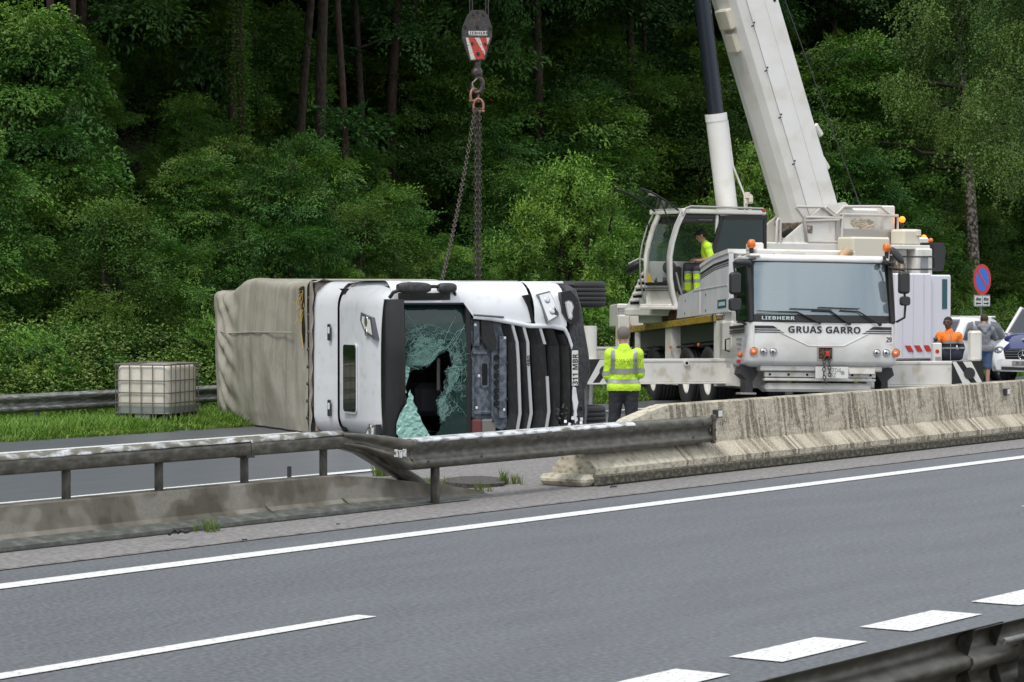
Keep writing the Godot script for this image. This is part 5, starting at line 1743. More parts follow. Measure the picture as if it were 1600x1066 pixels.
	chain_shape(s, Vector3(0.09, 1.16, 0.06), Vector3(0.09, 0.72, 0.09), 0.0, 0.085, 0.011)
	chain_shape(s, Vector3(-0.02, 0.74, 0.09), Vector3(0.03, 0.58, 0.09), 0.0, 0.085, 0.011)
	var ch := part(body, "tow_chain", s, M.chain_rust)
	ch.set_meta("kind", "stuff")
	s = S(C)
	s.box(Vector3(0.17, 0.79, -0.02), Vector3(0.62, 0.21, 0.012), 0.003)
	var pl := part(o, "number_plate", s, M.plate_white)
	lettering(pl, "plate_lettering", "0704", 0.075, C * Transform3D(Basis(), Vector3(0.22, 0.835, -0.01)), M.grey_print, false, "Droid Sans", 0.004, 1.05)
	lettering(pl, "plate_lettering", "DZ", 0.075, C * Transform3D(Basis(), Vector3(0.18, 0.745, -0.01)), M.grey_print, false, "Droid Sans", 0.004, 1.05)
	s = S(C * Transform3D(Basis(), Vector3(0.37, 0.79, -0.012)))
	s.prism(arc(Vector2.ZERO, 0.035, 0, 345, 14), 0.0, 0.004)
	part(pl, "plate_seal", s, M.grey_print)
	# --- frame below the cab
	s = S(C)
	s.box(Vector3(0, 0.86, -0.55), Vector3(2.3, 0.10, 0.9), 0.02)
	s.box(Vector3(0, 0.75, -0.22), Vector3(2.1, 0.09, 0.1), 0.01)
	s.box(Vector3(0, 0.66, -0.25), Vector3(2.1, 0.05, 0.16), 0.01)
	s.box(Vector3(0, 0.52, -0.5), Vector3(2.0, 0.16, 0.5), 0.05)
	part(o, "front_frame", s, M.crane_white)
	for x in [-0.95, -0.6, -0.25, 0.6, 0.95]:
		s = S(C)
		s.cyl(Vector3(x, 0.75, -0.175), Vector3(x, 0.75, -0.16), 0.022, 10)
		part(o, "frame_hole", s, M.matt_black)
	s = S(C)
	s.box(Vector3(0.75, 0.82, -0.06), Vector3(0.5, 0.10, 0.02), 0.006)
	part(o, "white_bracket", s, M.crane_white)
	for sx in [-1.0, 1.0]:
		s = S(C)
		s.prism(V2([[sx * 1.42, 0.90], [sx * 1.10, 0.90], [sx * 1.12, 0.78], [sx * 1.22, 0.62], [sx * 1.22, 0.42], [sx * 1.34, 0.42], [sx * 1.34, 0.66], [sx * 1.46, 0.76]]), -0.75, -0.35)
		part(o, "cab_step", s, M.dark_plastic)
		s = S(C)
		s.box(Vector3(sx * 1.30, 0.40, -0.5), Vector3(0.3, 0.04, 0.34), 0.01)
		part(o, "step_tread", s, M.alu)
	# --- left side of the cab: door with stripes, handle, small print
	for q in [[1.62, 0.05], [1.555, 0.018], [1.515, 0.016]]:
		s = S(C)
		s.box(Vector3(-1.412, q[0], -0.75), Vector3(0.02, q[1], 0.95))
		part(body, "side_stripe", s, M.dark_print)
	s = S(C)
	s.smooth().tube([Vector3(-1.42, 1.42, -1.2), Vector3(-1.50, 1.40, -1.2), Vector3(-1.50, 1.2, -1.2), Vector3(-1.42, 1.18, -1.2)], 0.016, 6)
	part(body, "grab_handle", s, M.black_plastic)
	for k in 3:
		s = S(C)
		s.box(Vector3(-1.412, 1.40 - k * 0.09, -0.62 + 0.02 * k), Vector3(0.02, 0.035, 0.34 - k * 0.05))
		part(body, "door_print", s, M.grey_print)
	# --- mirrors
	for q in [[-1.69, 2.37, 0.20, 0.40], [-1.69, 1.99, 0.22, 0.23], [1.48, 2.43, 0.20, 0.40], [1.50, 2.10, 0.18, 0.17]]:
		s = S(C * Transform3D(Basis(), Vector3(q[0], q[1], 0.12)))
		s.sg = 0
		var rings := []
		for e in [[0.80, -0.07], [0.97, -0.05], [1.0, 0.0], [0.97, 0.05], [0.82, 0.07]]:
			var ring := PackedVector3Array()
			for p in rrect(q[2] * e[0], q[3] * e[0], 0.05 * e[0]): ring.append(Vector3(p.x, p.y, e[1]))
			rings.append(ring)
		s.loft(rings)
		part(o, "mirror", s, M.dark_plastic)
	for q in [[[-1.25, 2.84, -0.1], [-1.45, 2.80, 0.1], [-1.72, 2.74, 0.12], [-1.69, 2.55, 0.12]], [[-1.69, 2.2, 0.12], [-1.69, 2.1, 0.12]], [[-1.66, 1.9, 0.12], [-1.63, 1.72, 0.1], [-1.45, 1.64, 0.0]], [[1.25, 2.72, -0.1], [1.5, 2.66, 0.1], [1.49, 2.6, 0.12]], [[1.49, 2.25, 0.12], [1.50, 2.18, 0.12]], [[1.51, 2.02, 0.12], [1.50, 1.8, 0.1], [1.38, 1.72, 0.0]]]:
		s = S(C)
		var pts := []
		for p in q: pts.append(Vector3(p[0], p[1], p[2]))
		s.smooth().tube(pts, 0.022, 7)
		part(o, "mirror_arm", s, M.black_plastic)
	s = S(C)
	s.smooth().ball(Vector3(-1.55, 2.75, 0.1), Vector3(0.17, 0.07, 0.08), 10)
	part(o, "mirror_arm_cover", s, M.dark_plastic)
	# roof: beacons, round mirror, camera
	for q in [[-1.24, 3.12, -0.4, 0.075], [1.33, 3.10, -0.4, 0.075]]:
		s = S(C * Transform3D(Basis(), Vector3(q[0], q[1], q[2])))
		s.sg = 0
		s.lathe([Vector2(0, 0.085), Vector2(0.045, 0.08), Vector2(q[3], 0.04), Vector2(q[3] * 1.03, -0.05), Vector2(0.05, -0.08), Vector2(0, -0.08)], 16)
		var bc := part(o, "beacon", s, M.amber)
		s = S(C)
		s.cyl(Vector3(q[0], q[1] - 0.24, q[2]), Vector3(q[0], q[1] - 0.06, q[2]), 0.03, 8, 0.045)
		part(bc, "stalk", s, M.black_plastic)
	s = S(C)
	s.box(Vector3(-1.24, 2.90, -0.3), Vector3(0.2, 0.06, 0.3), 0.02)
	part(o, "beacon_bracket", s, M.cab_white)
	s = S(C * Transform3D(Basis(Vector3(0, 0, 1), 0.7) * Basis(UP, 0.5), Vector3(1.43, 2.94, -0.1)))
	s.smooth().ball(Vector3.ZERO, Vector3(0.09, 0.19, 0.05), 14)
	part(o, "kerb_mirror", s, M.dark_plastic)
	s = S(C)
	s.box(Vector3(1.20, 2.80, -0.1), Vector3(0.11, 0.10, 0.12), 0.025)
	s.box(Vector3(1.20, 2.88, -0.14), Vector3(0.06, 0.1, 0.06), 0.015)
	part(o, "roof_camera", s, M.black_plastic)
	# ================= carrier
	s = S(C)
	s.box(Vector3(0, 1.15, -6.4), Vector3(1.1, 0.7, 10.2), 0.04)
	part(o, "chassis", s, M.dark_green)
	s = S(C)
	s.box(Vector3(0, 1.84, -6.2), Vector3(2.78, 0.08, 8.9), 0.015)
	part(o, "deck", s, M.crane_grime)
	s = S(C)
	s.box(Vector3(-1.43, 1.83, -6.3), Vector3(0.06, 0.13, 8.2), 0.008)
	part(o, "yellow_side_stripe", s, M.yellow_stripe)
	s = S(C)
	s.box(Vector3(-1.436, 1.83, -2.27), Vector3(0.065, 0.15, 0.12), 0.008)
	part(o, "stripe_end", s, M.dark_plastic)
	s = S(C)
	for q in [[-3.85, 2.7], [-7.4, 2.6], [-9.7, 1.4]]:
		s.prism(V2([[-1.36, 1.76], [-1.36, 1.42], [-1.28, 1.32], [-1.1, 1.32], [-1.1, 1.76]]), q[0] - q[1] / 2 + 0.1, q[0] + q[1] / 2)
	part(o, "side_tank", s, M.dark_green)
	for q in [[-2.05, 0.62, 0.66], [-5.85, 0.34, 0.62], [-6.12, 0.08, 0.62], [-8.7, 0.3, 0.7]]:
		s = S(C)
		s.prism(V2([[-1.41, 1.78], [-1.41, q[2]], [-1.2, q[2] - 0.02], [-1.2, 1.78]]), q[0] - q[1] / 2, q[0] + q[1] / 2)
		part(o, "side_panel", s, M.crane_white)
	s = S(C)
	s.prism(V2([[-1.41, 0.95], [-1.41, 0.55], [-0.8, 0.5], [-0.8, 0.95]]), -2.35, -1.05)
	s.box(Vector3(-1.1, 1.3, -1.55), Vector3(0.62, 0.9, 0.85), 0.03)
	part(o, "step_box", s, M.crane_white)
	for z in [-5.6, -3.4]:
		s = S(C)
		s.box(Vector3(-1.44, 1.36, z), Vector3(0.03, 0.06, 0.08), 0.008)
		part(o, "side_marker", s, M.amber)
	# wheels
	for q in [[-3.0, 0.61], [-4.65, 0.58], [-7.4, 0.52], [-9.05, 0.5]]:
		for sx in [-1.0, 1.0]:
			tyre(o, Vector3(sx * 1.17, q[1], q[0]), 0.61, 0.44, Basis(Vector3(0, 0, 1), Vector3(sx, 0, 0), Vector3(0, sx, 0)), M.crane_white)
	# mudguards
	for q in [[-3.0, 0.9], [-4.65, 0.9], [-7.4, 0.9]]:
		s = S(C)
		s.box(Vector3(-1.1, 1.36, q[0]), Vector3(0.6, 0.04, 1.3), 0.01)
		part(o, "mudguard", s, M.black_plastic)
	# grey cover panel along the left side, stepped at the top
	s = S(C * Transform3D(Basis(Vector3(0, 0, 1), UP, Vector3(-1, 0, 0)), Vector3(-1.40, 0, 0)))
	s.prism(V2([[-1.25, 1.92], [-1.25, 3.02], [-2.3, 2.98], [-3.3, 2.86], [-3.35, 2.48], [-5.0, 2.36], [-5.15, 1.93]]), -0.06, 0.03)
	var cp := part(o, "side_cover_panel", s, M.pale_grey_panel)
	s = S(C * Transform3D(Basis(Vector3(0, 0, 1), UP, Vector3(-1, 0, 0)), Vector3(-1.40, 0, 0)))
	s.prism(V2([[-1.25, 3.0], [-2.3, 2.96], [-3.3, 2.84], [-3.3, 2.90], [-2.3, 3.04], [-1.25, 3.08]]), -0.3, 0.05)
	part(cp, "panel_top", s, M.crane_white)
	for q in [[0.0, 0.05], [-0.07, 0.02], [-0.11, 0.016]]:
		s = S(C * Transform3D(Basis(Vector3(0, 0, 1), UP, Vector3(-1, 0, 0)), Vector3(-1.40, 0, 0)))
		s.prism(V2([[-1.25, 2.90 + q[0]], [-2.3, 2.86 + q[0]], [-3.3, 2.74 + q[0]], [-3.3, 2.74 + q[0] - q[1]], [-2.3, 2.86 + q[0] - q[1]], [-1.25, 2.90 + q[0] - q[1]]]), 0.028, 0.034)
		part(cp, "stripe", s, M.dark_print)
	s = S(C)
	s.box(Vector3(-1.425, 2.08, -1.72), Vector3(0.02, 0.16, 0.62))
	part(cp, "dark_label", s, M.teal_sticker)
	lettering(cp, "label_print", "LIEBHERR", 0.07, C * Transform3D(Basis(UP, -PI / 2), Vector3(-1.437, 2.08, -1.72)), M.pale_print, true, "Droid Sans", 0.003, 1.0)
	for q in [[-4.45, 2.25], [-4.5, 2.0], [-2.9, 2.3], [-2.9, 2.0]]:
		s = S(C)
		s.cyl(Vector3(-1.42, q[1], q[0]), Vector3(-1.435, q[1], q[0]), 0.025, 8)
		part(cp, "rubber_stop", s, M.black_plastic)
	s = S(C)
	s.box(Vector3(-1.435, 2.42, -2.6), Vector3(0.012, 0.02, 2.5))
	s.box(Vector3(-1.435, 2.2, -3.32), Vector3(0.012, 0.5, 0.02))
	part(cp, "panel_joint", s, M.crane_white)
	# front of the cover behind the cab
	s = S(C)
	s.box(Vector3(-1.1, 2.45, -1.98), Vector3(0.6, 1.1, 0.06), 0.01)
	part(o, "rear_cab_cover", s, M.crane_white)
	# timber, hoses and gear on the deck below the crane cabin
	for q in [[-5.9, 0.15], [-6.4, 0.17], [-6.9, 0.14], [-7.5, 0.16], [-8.1, 0.15]]:
		s = S(C)
		s.smooth().tube([Vector3(-1.35, 1.98, q[0]), Vector3(-0.9, 1.98, q[0] - 0.1)], q[1], 12)
		part(o, "deck_roll", s, M.rusty)
	# rear-left corner of the carrier
	s = S(C)
	s.box(Vector3(-1.3, 2.15, -9.9), Vector3(0.7, 0.5, 0.8), 0.03)
	s.box(Vector3(-1.55, 1.7, -9.4), Vector3(0.26, 0.9, 0.3), 0.03)
	part(o, "rear_box", s, M.crane_white)
	for k in 6:
		s = S(C)
		s.box(Vector3(-1.55, 2.0 + k * 0.06, -9.49), Vector3(0.22, 0.02, 0.03))
		part(o, "grille_bar", s, M.grey_print)
	# ================= outriggers
	for q in [[-1.35, -4.02, 1.0, 0.43, -1.75, 1], [1.40, 3.62, 0.93, 0.44, -1.75, 1], [-1.3, -4.2, 1.05, 0.42, -9.6, 0], [1.3, 4.0, 1.0, 0.42, -9.6, 0]]:
		s = S(flat)
		var cx: float = (q[0] + q[1]) / 2
		var w := absf(q[1] - q[0])
		s.box(Vector3(cx, q[2] - q[3] / 2, q[4]), Vector3(w, q[3], 0.40), 0.02)
		var bm := part(o, "outrigger_beam", s, M.crane_white)
		s = S(flat)
		s.box(Vector3(cx, q[2] - q[3] - 0.012, q[4]), Vector3(w, 0.03, 0.46), 0.006)
		s.box(Vector3(cx, q[2] - 0.02, q[4]), Vector3(w * 0.99, 0.05, 0.43), 0.006)
		part(bm, "flange", s, M.crane_white)
		var ex: float = q[1] - signf(q[1]) * 0.08
		# hydraulic foot
		s = S(flat)
		s.smooth().cyl(Vector3(ex, 0.03, q[4]), Vector3(ex, q[2] - q[3], q[4]), 0.075, 18)
		part(bm, "jack_leg", s, M.chrome)
		s = S(flat)
		s.lathe([Vector2(0, 0.07), Vector2(0.1, 0.07), Vector2(0.26, 0.04), Vector2(0.27, 0.0)], 20)
		var ft := part(bm, "foot_plate", s, M.alu)
		ft.position = Vector3(ex, 0.008, q[4])
		s = S(flat)
		if q[1] < 0: s.smooth().cyl(Vector3(ex, q[2], q[4]), Vector3(ex, q[2] + 0.62, q[4]), 0.14, 20)
		else: s.box(Vector3(ex, q[2] + 0.29, q[4]), Vector3(0.22, 0.58, 0.24), 0.04)
		part(bm, "jack_housing", s, M.crane_white)
		if q[5] == 0: continue
		# striped end plate
		var zf: float = q[4] + 0.215
		s = S(flat)
		var px: float = q[1] - signf(q[1]) * 0.30
		s.box(Vector3(px, q[2] - q[3] / 2, zf), Vector3(0.62, q[3] + 0.02, 0.012))
		part(bm, "warning_plate", s, M.letter_black)
		for k in [-1, 0]:
			s = S(flat)
			var y0: float = q[2] - q[3]
			var lean := 1.0 if q[1] > 0 else -1.0
			var xa: float = px + k * 0.30 * lean + 0.02 * lean
			s.prism(V2([[clampf(xa - lean * 0.12, px - 0.31, px + 0.31), q[2]], [clampf(xa + lean * 0.05, px - 0.31, px + 0.31), q[2]], [clampf(xa + lean * 0.36, px - 0.31, px + 0.31), y0], [clampf(xa + lean * 0.19, px - 0.31, px + 0.31), y0]]), zf + 0.006, zf + 0.011)
			part(bm, "white_stripe", s, M.plate_white)
		s = S(flat)
		s.cyl(Vector3(px + 0.03, q[2] - q[3] * 0.5, zf), Vector3(px + 0.03, q[2] - q[3] * 0.5, zf + 0.03), 0.11, 18)
		part(bm, "lamp_disc", s, M.dark_plastic)
		if q[1] < 0:
			s = S(flat)
			s.smooth().cyl(Vector3(-2.15, 0.93, zf - 0.02), Vector3(-2.15, 0.93, zf + 0.03), 0.055, 14)
			part(bm, "eye_ring", s, M.crane_white)
			s = S(flat)
			s.cyl(Vector3(-2.15, 0.93, zf), Vector3(-2.15, 0.93, zf + 0.034), 0.028, 12)
			part(bm, "eye_hole", s, M.matt_black)
			for k in 2:
				s = S(flat)
				var y: float = q[2] + 0.14 + k * 0.26
				s.sg = 0
				s.sheet(5, 1, func(u: float, v: float) -> Vector3:
					var a := lerpf(2.5, 3.7, u) - PI * 0.25
					return Vector3(ex + cos(a + 0.6) * 0.144, y + v * 0.13 + u * 0.12 - 0.05, q[4] + absf(sin(a + 0.6)) * 0.144))
				part(bm, "red_stripe", s, M.red_paint)
	s = S(flat)
	s.box(Vector3(-1.33, 0.78, -1.75), Vector3(0.14, 0.56, 0.5), 0.02)
	s.box(Vector3(1.38, 0.72, -1.75), Vector3(0.14, 0.56, 0.5), 0.02)
	s.box(Vector3(0, 0.75, -1.75), Vector3(2.6, 0.35, 0.5), 0.02)
	part(o, "outrigger_box", s, M.crane_white)
	# ================= crane operator's cabin (K frame)
	var kx := K * Transform3D(Basis().scaled(Vector3.ONE * ks), Vector3.ZERO)
	# K heights were measured at the nearer depth: keep the eye level fixed
	kx.origin += Vector3(0, 2.26 * (1.0 - ks), 0)
	var side := Transform3D(Basis(Vector3(0, 0, 1), UP, Vector3(-1, 0, 0)), Vector3.ZERO)
	var prof := [Vector2(-0.30, 3.80), Vector2(-0.14, 3.52), Vector2(-0.02, 3.2), Vector2(0.04, 2.92), Vector2(0.03, 2.5), Vector2(-0.03, 2.2), Vector2(-0.11, 1.98)]
	for x in [0.0, -0.74]:
		s = S(kx)
		var pts := []
		for p in prof: pts.append(Vector3(x, p.y, p.x - 0.06))
		s.smooth().tube(pts, 0.055, 8)
		part(o, "cabin_pillar", s, M.crane_white)
		s = S(kx)
		pts = []
		for p in prof: pts.append(Vector3(x + (0.06 if x == 0.0 else -0.06), p.y, p.x + 0.05))
		s.smooth().tube(pts, 0.018, 6)
		part(o, "cabin_handrail", s, M.alu)
	s = S(kx)
	s.prism(rrect(1.02, 0.10, 0.03), -2.42, -0.28)
	var rf := part(o, "cabin_roof", s, M.crane_white)
	rf.transform = Transform3D(kx.basis, kx * Vector3(-0.45, 3.82, 0)) * Transform3D(kx.affine_inverse().basis, Vector3.ZERO) if false else Transform3D()
	s = S(kx * Transform3D(Basis(), Vector3(-0.45, 3.82, 0)))
	s.prism(rrect(1.02, 0.10, 0.03), -2.42, -0.28)
	rf.mesh = s.mesh()
	s = S(kx)
	s.smooth().tube([Vector3(0.05, 3.72, -0.3), Vector3(0.05, 3.86, -0.36), Vector3(0.05, 3.91, -0.5), Vector3(0.05, 3.90, -2.35)], 0.022, 6)
	part(o, "roof_rail", s, M.alu)
	s = S(kx)
	s.box(Vector3(0.03, 3.86, -2.36), Vector3(0.08, 0.06, 0.1), 0.01)
	part(o, "tail_lamp", s, M.red_paint)
	s = S(kx)
	s.box(Vector3(-0.45, 3.66, -0.85), Vector3(0.86, 0.12, 1.0), 0.02)
	s.box(Vector3(-0.02, 3.72, -0.8), Vector3(0.03, 0.08, 1.0), 0.01)
	part(o, "cabin_header", s, M.dark_plastic)
	for k in 8:
		s = S(kx)
		s.box(Vector3(0.0, 3.655, -0.75 - k * 0.045), Vector3(0.012, 0.014, 0.02))
		part(o, "header_vent", s, M.alu)
	# posts, sliding window, rear
	s = S(kx)
	s.box(Vector3(0.0, 3.32, -1.20), Vector3(0.06, 0.86, 0.06), 0.012)
	s.box(Vector3(-0.9, 3.0, -2.38), Vector3(0.06, 1.7, 0.06), 0.012)
	s.box(Vector3(0.0, 2.9, -1.8), Vector3(0.08, 0.12, 1.2), 0.015)
	part(o, "cabin_post", s, M.crane_white)
	s = S(kx * side)
	s.prism(V2([[-1.32, 3.70], [-2.40, 3.72], [-2.40, 2.94], [-1.02, 2.90], [-1.02, 3.0]]), -0.045, -0.03)
	part(o, "sliding_window", s, M.teal_glass)
	s = S(kx * side)
	s.prism(V2([[-1.26, 3.74], [-1.36, 3.74], [-1.08, 2.92], [-0.98, 2.92]]), -0.055, -0.02)
	s.prism(V2([[-0.98, 2.92], [-1.08, 2.92], [-0.92, 2.4], [-0.84, 2.4]]), -0.055, -0.02)
	s.prism(V2([[-1.3, 3.74], [-2.44, 3.76], [-2.44, 3.68], [-1.3, 3.67]]), -0.055, -0.02)
	s.prism(V2([[-2.36, 3.7], [-2.44, 3.7], [-2.44, 2.92], [-2.36, 2.92]]), -0.055, -0.02)
	part(o, "window_frame", s, M.black_plastic)
	s = S(kx * side)
	s.prism(V2([[-1.9, 3.4], [-2.2, 3.42], [-2.22, 3.2], [-1.9, 3.18]]), -0.028, -0.024)
	part(o, "window_sticker", s, M.teal_sticker)
	# far wall glazing, rear wall, lower body, floor
	s = S(kx * side)
	s.prism(V2([[-0.35, 3.66], [-2.35, 3.68], [-2.35, 2.84], [-0.05, 2.84]]), 0.76, 0.765)
	part(o, "far_window", s, M.clear_pane)
	s = S(kx)
	s.box(Vector3(-0.76, 2.42, -1.15), Vector3(0.05, 0.85, 2.2), 0.01)
	s.box(Vector3(-0.45, 2.9, -2.40), Vector3(0.9, 1.8, 0.05), 0.01)
	s.box(Vector3(-0.45, 1.97, -1.2), Vector3(0.95, 0.08, 2.4), 0.02)
	s.box(Vector3(-0.02, 2.42, -1.85), Vector3(0.06, 0.9, 1.1), 0.01)
	part(o, "cabin_body", s, M.crane_white)
	s = S(kx)
	s.sg = 0
	s.sheet(1, 6, func(u: float, v: float) -> Vector3:
		var y := lerpf(2.0, 2.42, v)
		return Vector3(-0.74 + u * 0.72, y, lerpf(-0.13, 0.0, v)))
	part(o, "cabin_front_panel", s, M.crane_white)
	for q in [[2.40, 0.06], [2.32, 0.018], [2.28, 0.016]]:
		s = S(kx)
		s.box(Vector3(-0.38, q[0], -0.005), Vector3(0.72, q[1], 0.02), 0.0, Basis(Vector3(1, 0, 0), 0.25))
		part(o, "cabin_stripe", s, M.dark_print)
	s = S(kx * Transform3D(Basis(), Vector3(-0.6, 2.49, 0.015)))
	s.prism(V2([[-0.08, -0.05], [0.08, -0.05], [0.0, 0.13]]), 0, 0.012)
	part(o, "warning_triangle", s, M.warning_yellow)
	s = S(kx * Transform3D(Basis(), Vector3(-0.25, 2.5, 0.02)))
	s.prism(rrect(0.16, 0.12, 0.01), 0, 0.008)
	part(o, "notice", s, M.grey_print)
	s = S(kx)
	s.sg = 0
	s.sheet(6, 8, func(u: float, v: float) -> Vector3:
		var y := lerpf(2.46, 3.1, v)
		return Vector3(-0.73 + u * 0.70, y, lerpf(0.02, -0.03, v * v)))
	part(o, "lower_windscreen", s, M.clear_pane)
	# raised upper windscreen
	s = S(kx)
	s.sg = 0
	s.sheet(6, 8, func(u: float, v: float) -> Vector3:
		return Vector3(-0.76 + u * 0.74, 3.83 + 0.42 * sin(v * 1.3), -0.25 + v * 0.95))
	part(o, "raised_windscreen", s, M.lid_glass, "glass pane swung up like an open lid")
	s = S(kx)
	for x in [-0.76, -0.02]:
		var pts := []
		for i in 9:
			var v := i / 8.0
			pts.append(Vector3(x, 3.83 + 0.42 * sin(v * 1.3), -0.25 + v * 0.95))
		s.smooth().tube(pts, 0.02, 6)
	s.tube([Vector3(-0.74, 3.5, -0.1), Vector3(-0.74, 3.98, 0.15)], 0.014, 6)
	s.tube([Vector3(-0.05, 3.5, -0.1), Vector3(-0.05, 3.98, 0.15)], 0.014, 6)
	part(o, "lid_frame", s, M.black_plastic)
	# seat and controls inside
	s = S(kx)
	s.box(Vector3(-0.45, 2.45, -1.75), Vector3(0.5, 0.16, 0.5), 0.05)
	s.box(Vector3(-0.45, 2.85, -2.02), Vector3(0.46, 0.8, 0.14), 0.05)
	part(o, "operator_seat", s, M.dark_plastic)
	s = S(kx)
	s.box(Vector3(-0.55, 2.35, -0.32), Vector3(0.5, 0.35, 0.2), 0.06)
	s.box(Vector3(-0.6, 2.5, -0.62), Vector3(0.14, 0.5, 0.3), 0.04)
	s.box(Vector3(-0.55, 2.62, -1.0), Vector3(0.16, 0.4, 0.35), 0.04)
	s.smooth().ball(Vector3(-0.3, 2.72, -0.25), Vector3(0.14, 0.14, 0.14), 10)
	part(o, "control_console", s, M.dark_plastic)
	s = S(kx)
	s.smooth().tube([Vector3(-0.03, 2.62, -0.2), Vector3(-0.03, 2.3, -0.3), Vector3(-0.03, 2.05, -0.42), Vector3(-0.03, 2.0, -0.8)], 0.02, 6)
	part(o, "door_rail", s, M.grey_print)
	s = S(kx)
	s.box(Vector3(-0.35, 1.93, -0.32), Vector3(1.1, 0.06, 0.72), 0.012)
	part(o, "cabin_step_plate", s, M.crane_white)
	# mirror at the front left
	s = S(kx * Transform3D(Basis(Vector3(0, 0, 1), 0.45), Vector3(-1.06, 2.72, 0.05)))
	s.smooth().ball(Vector3.ZERO, Vector3(0.24, 0.08, 0.12), 12)
	part(o, "cabin_mirror", s, M.dark_plastic)
	s = S(kx)
	s.smooth().tube([Vector3(-1.2, 2.80, 0.05), Vector3(-0.9, 2.90, 0.02), Vector3(-0.74, 2.86, 0.0)], 0.02, 6)
	part(o, "cabin_mirror_arm", s, M.crane_white)
	# slanting louvred cover on the far side
	s = S(kx * Transform3D(Basis(), Vector3(0, 0, -0.35)))
	s.prism(V2([[-1.20, 2.75], [-1.02, 2.58], [-0.95, 1.92], [-1.80, 1.84], [-1.80, 1.95]]), -1.6, 0.0)
	var lv := part(o, "louvred_cover", s, M.crane_white)
	for k in 5:
		s = S(kx)
		var f := k / 4.0
		s.box(Vector3(lerpf(-1.16, -1.52, f), lerpf(2.60, 2.08, f), -0.33), Vector3(0.30, 0.065, 0.05), 0.02, Basis(Vector3(0, 0, 1), 0.08))
		part(lv, "louvre", s, M.crane_white)
		s = S(kx)
		s.box(Vector3(lerpf(-1.16, -1.52, f), lerpf(2.60, 2.08, f) - 0.055, -0.345), Vector3(0.28, 0.045, 0.02))
		part(lv, "louvre_slot", s, M.matt_black)
	s = S(kx)
	s.box(Vector3(-0.95, 1.84, -1.0), Vector3(1.75, 0.14, 1.4), 0.02)
	s.box(Vector3(-1.0, 1.70, -1.2), Vector3(1.5, 0.16, 1.2), 0.02)
	part(o, "cabin_base", s, M.crane_white)
	# ================= superstructure (U frame)
	var ux := U * Transform3D(Basis().scaled(Vector3.ONE * us), Vector3(0, 2.26 * (1.0 - us), 0))
	s = S(ux)
	s.smooth().cyl(Vector3(0, 1.75, 1.5), Vector3(0, 2.15, 1.5), 1.0, 32)
	part(o, "turntable", s, M.rusty)
	s = S(ux)
	s.box(Vector3(-0.2, 2.7, 0.55), Vector3(1.7, 1.1, 2.9), 0.03)
	part(o, "superstructure", s, M.crane_white)
	# white cover seen over the cab roof, with a recess
	s = S(C)
	s.box(Vector3(0.42, 2.72, -2.85), Vector3(1.95, 0.9, 0.9), 0.03)
	var cv := part(o, "engine_cover", s, M.crane_white)
	s = S(C)
	s.box(Vector3(0.15, 3.03, -2.395), Vector3(0.46, 0.18, 0.02), 0.0)
	part(cv, "recess", s, M.cream_box)
	s = S(C)
	s.box(Vector3(0.15, 3.03, -2.39), Vector3(0.40, 0.14, 0.025), 0.0)
	part(cv, "recess_back", s, M.pale_grey_panel)
	s = S(C)
	s.smooth().tube([Vector3(-0.25, 3.08, -2.38), Vector3(-0.05, 2.95, -2.36), Vector3(0.42, 2.95, -2.36), Vector3(0.72, 3.06, -2.38)], 0.022, 6)
	part(cv, "strap", s, M.rope_tan)
	s = S(C)
	s.box(Vector3(-0.52, 3.22, -2.7), Vector3(0.28, 0.16, 0.3), 0.03)
	part(cv, "hinge_block", s, M.crane_white)
	s = S(C)
	s.smooth().tube([Vector3(0.95, 2.6, -2.0), Vector3(0.96, 2.85, -2.05), Vector3(1.04, 3.05, -2.15), Vector3(1.18, 3.14, -2.3), Vector3(1.32, 3.13, -2.5)], 0.085, 14)
	part(o, "exhaust_pipe", s, M.exhaust_tan)
	# cheek plates that carry the boom
	for x in [0.56, -0.56]:
		s = S(ux * side)
		s.prism(V2([[1.45, 3.1], [0.55, 3.70], [0.1, 4.0], [-0.5, 4.1], [-1.1, 3.7], [-1.4, 3.1]]), x - 0.03, x + 0.03)
		part(o, "cheek_plate", s, M.crane_white)
	# boom
	var el := deg_to_rad(68.4)
	var bd := Vector3(0, sin(el), cos(el))
	var bn := Vector3(0, cos(el), -sin(el))       # upper side of the boom
	var foot := Vector3(0, 3.72, 0)
	var boom := func(w: float, h: float, a: float, b: float) -> Shape:
		var t := S(ux)
		t.sg = -1
		var sec := PackedVector2Array([Vector2(w / 2, h / 2 - 0.06), Vector2(w / 2 - 0.06, h / 2), Vector2(-w / 2 + 0.06, h / 2), Vector2(-w / 2, h / 2 - 0.06), Vector2(-w / 2, -h / 2 + 0.2), Vector2(-w / 2 + 0.12, -h / 2 + 0.05), Vector2(-w / 2 + 0.3, -h / 2), Vector2(w / 2 - 0.3, -h / 2), Vector2(w / 2 - 0.12, -h / 2 + 0.05), Vector2(w / 2, -h / 2 + 0.2)])
		var rings := []
		for f in [a, b]:
			var ring := PackedVector3Array()
			for p in sec: ring.append(foot + bd * f + Vector3(1, 0, 0) * p.x + bn * p.y)
			rings.append(ring)
		return t.loft(rings)
	var bp := part(o, "boom", boom.call(0.98, 1.06, -0.25, 11.5), M.boom_white)
	part(bp, "boom_section", boom.call(0.86, 0.92, 11.4, 17.0), M.boom_white)
	part(bp, "boom_section", boom.call(0.74, 0.80, 16.9, 22.3), M.boom_white)
	s = S(ux)
	s.box(foot + bd * 22.7 + bn * -0.1, Vector3(0.7, 0.8, 1.4), 0.1, Basis(Vector3(1, 0, 0), PI / 2 - el))
	part(bp, "boom_head", s, M.crane_white)
	# seam along the lower corner, with bolted marks
	s = S(ux)
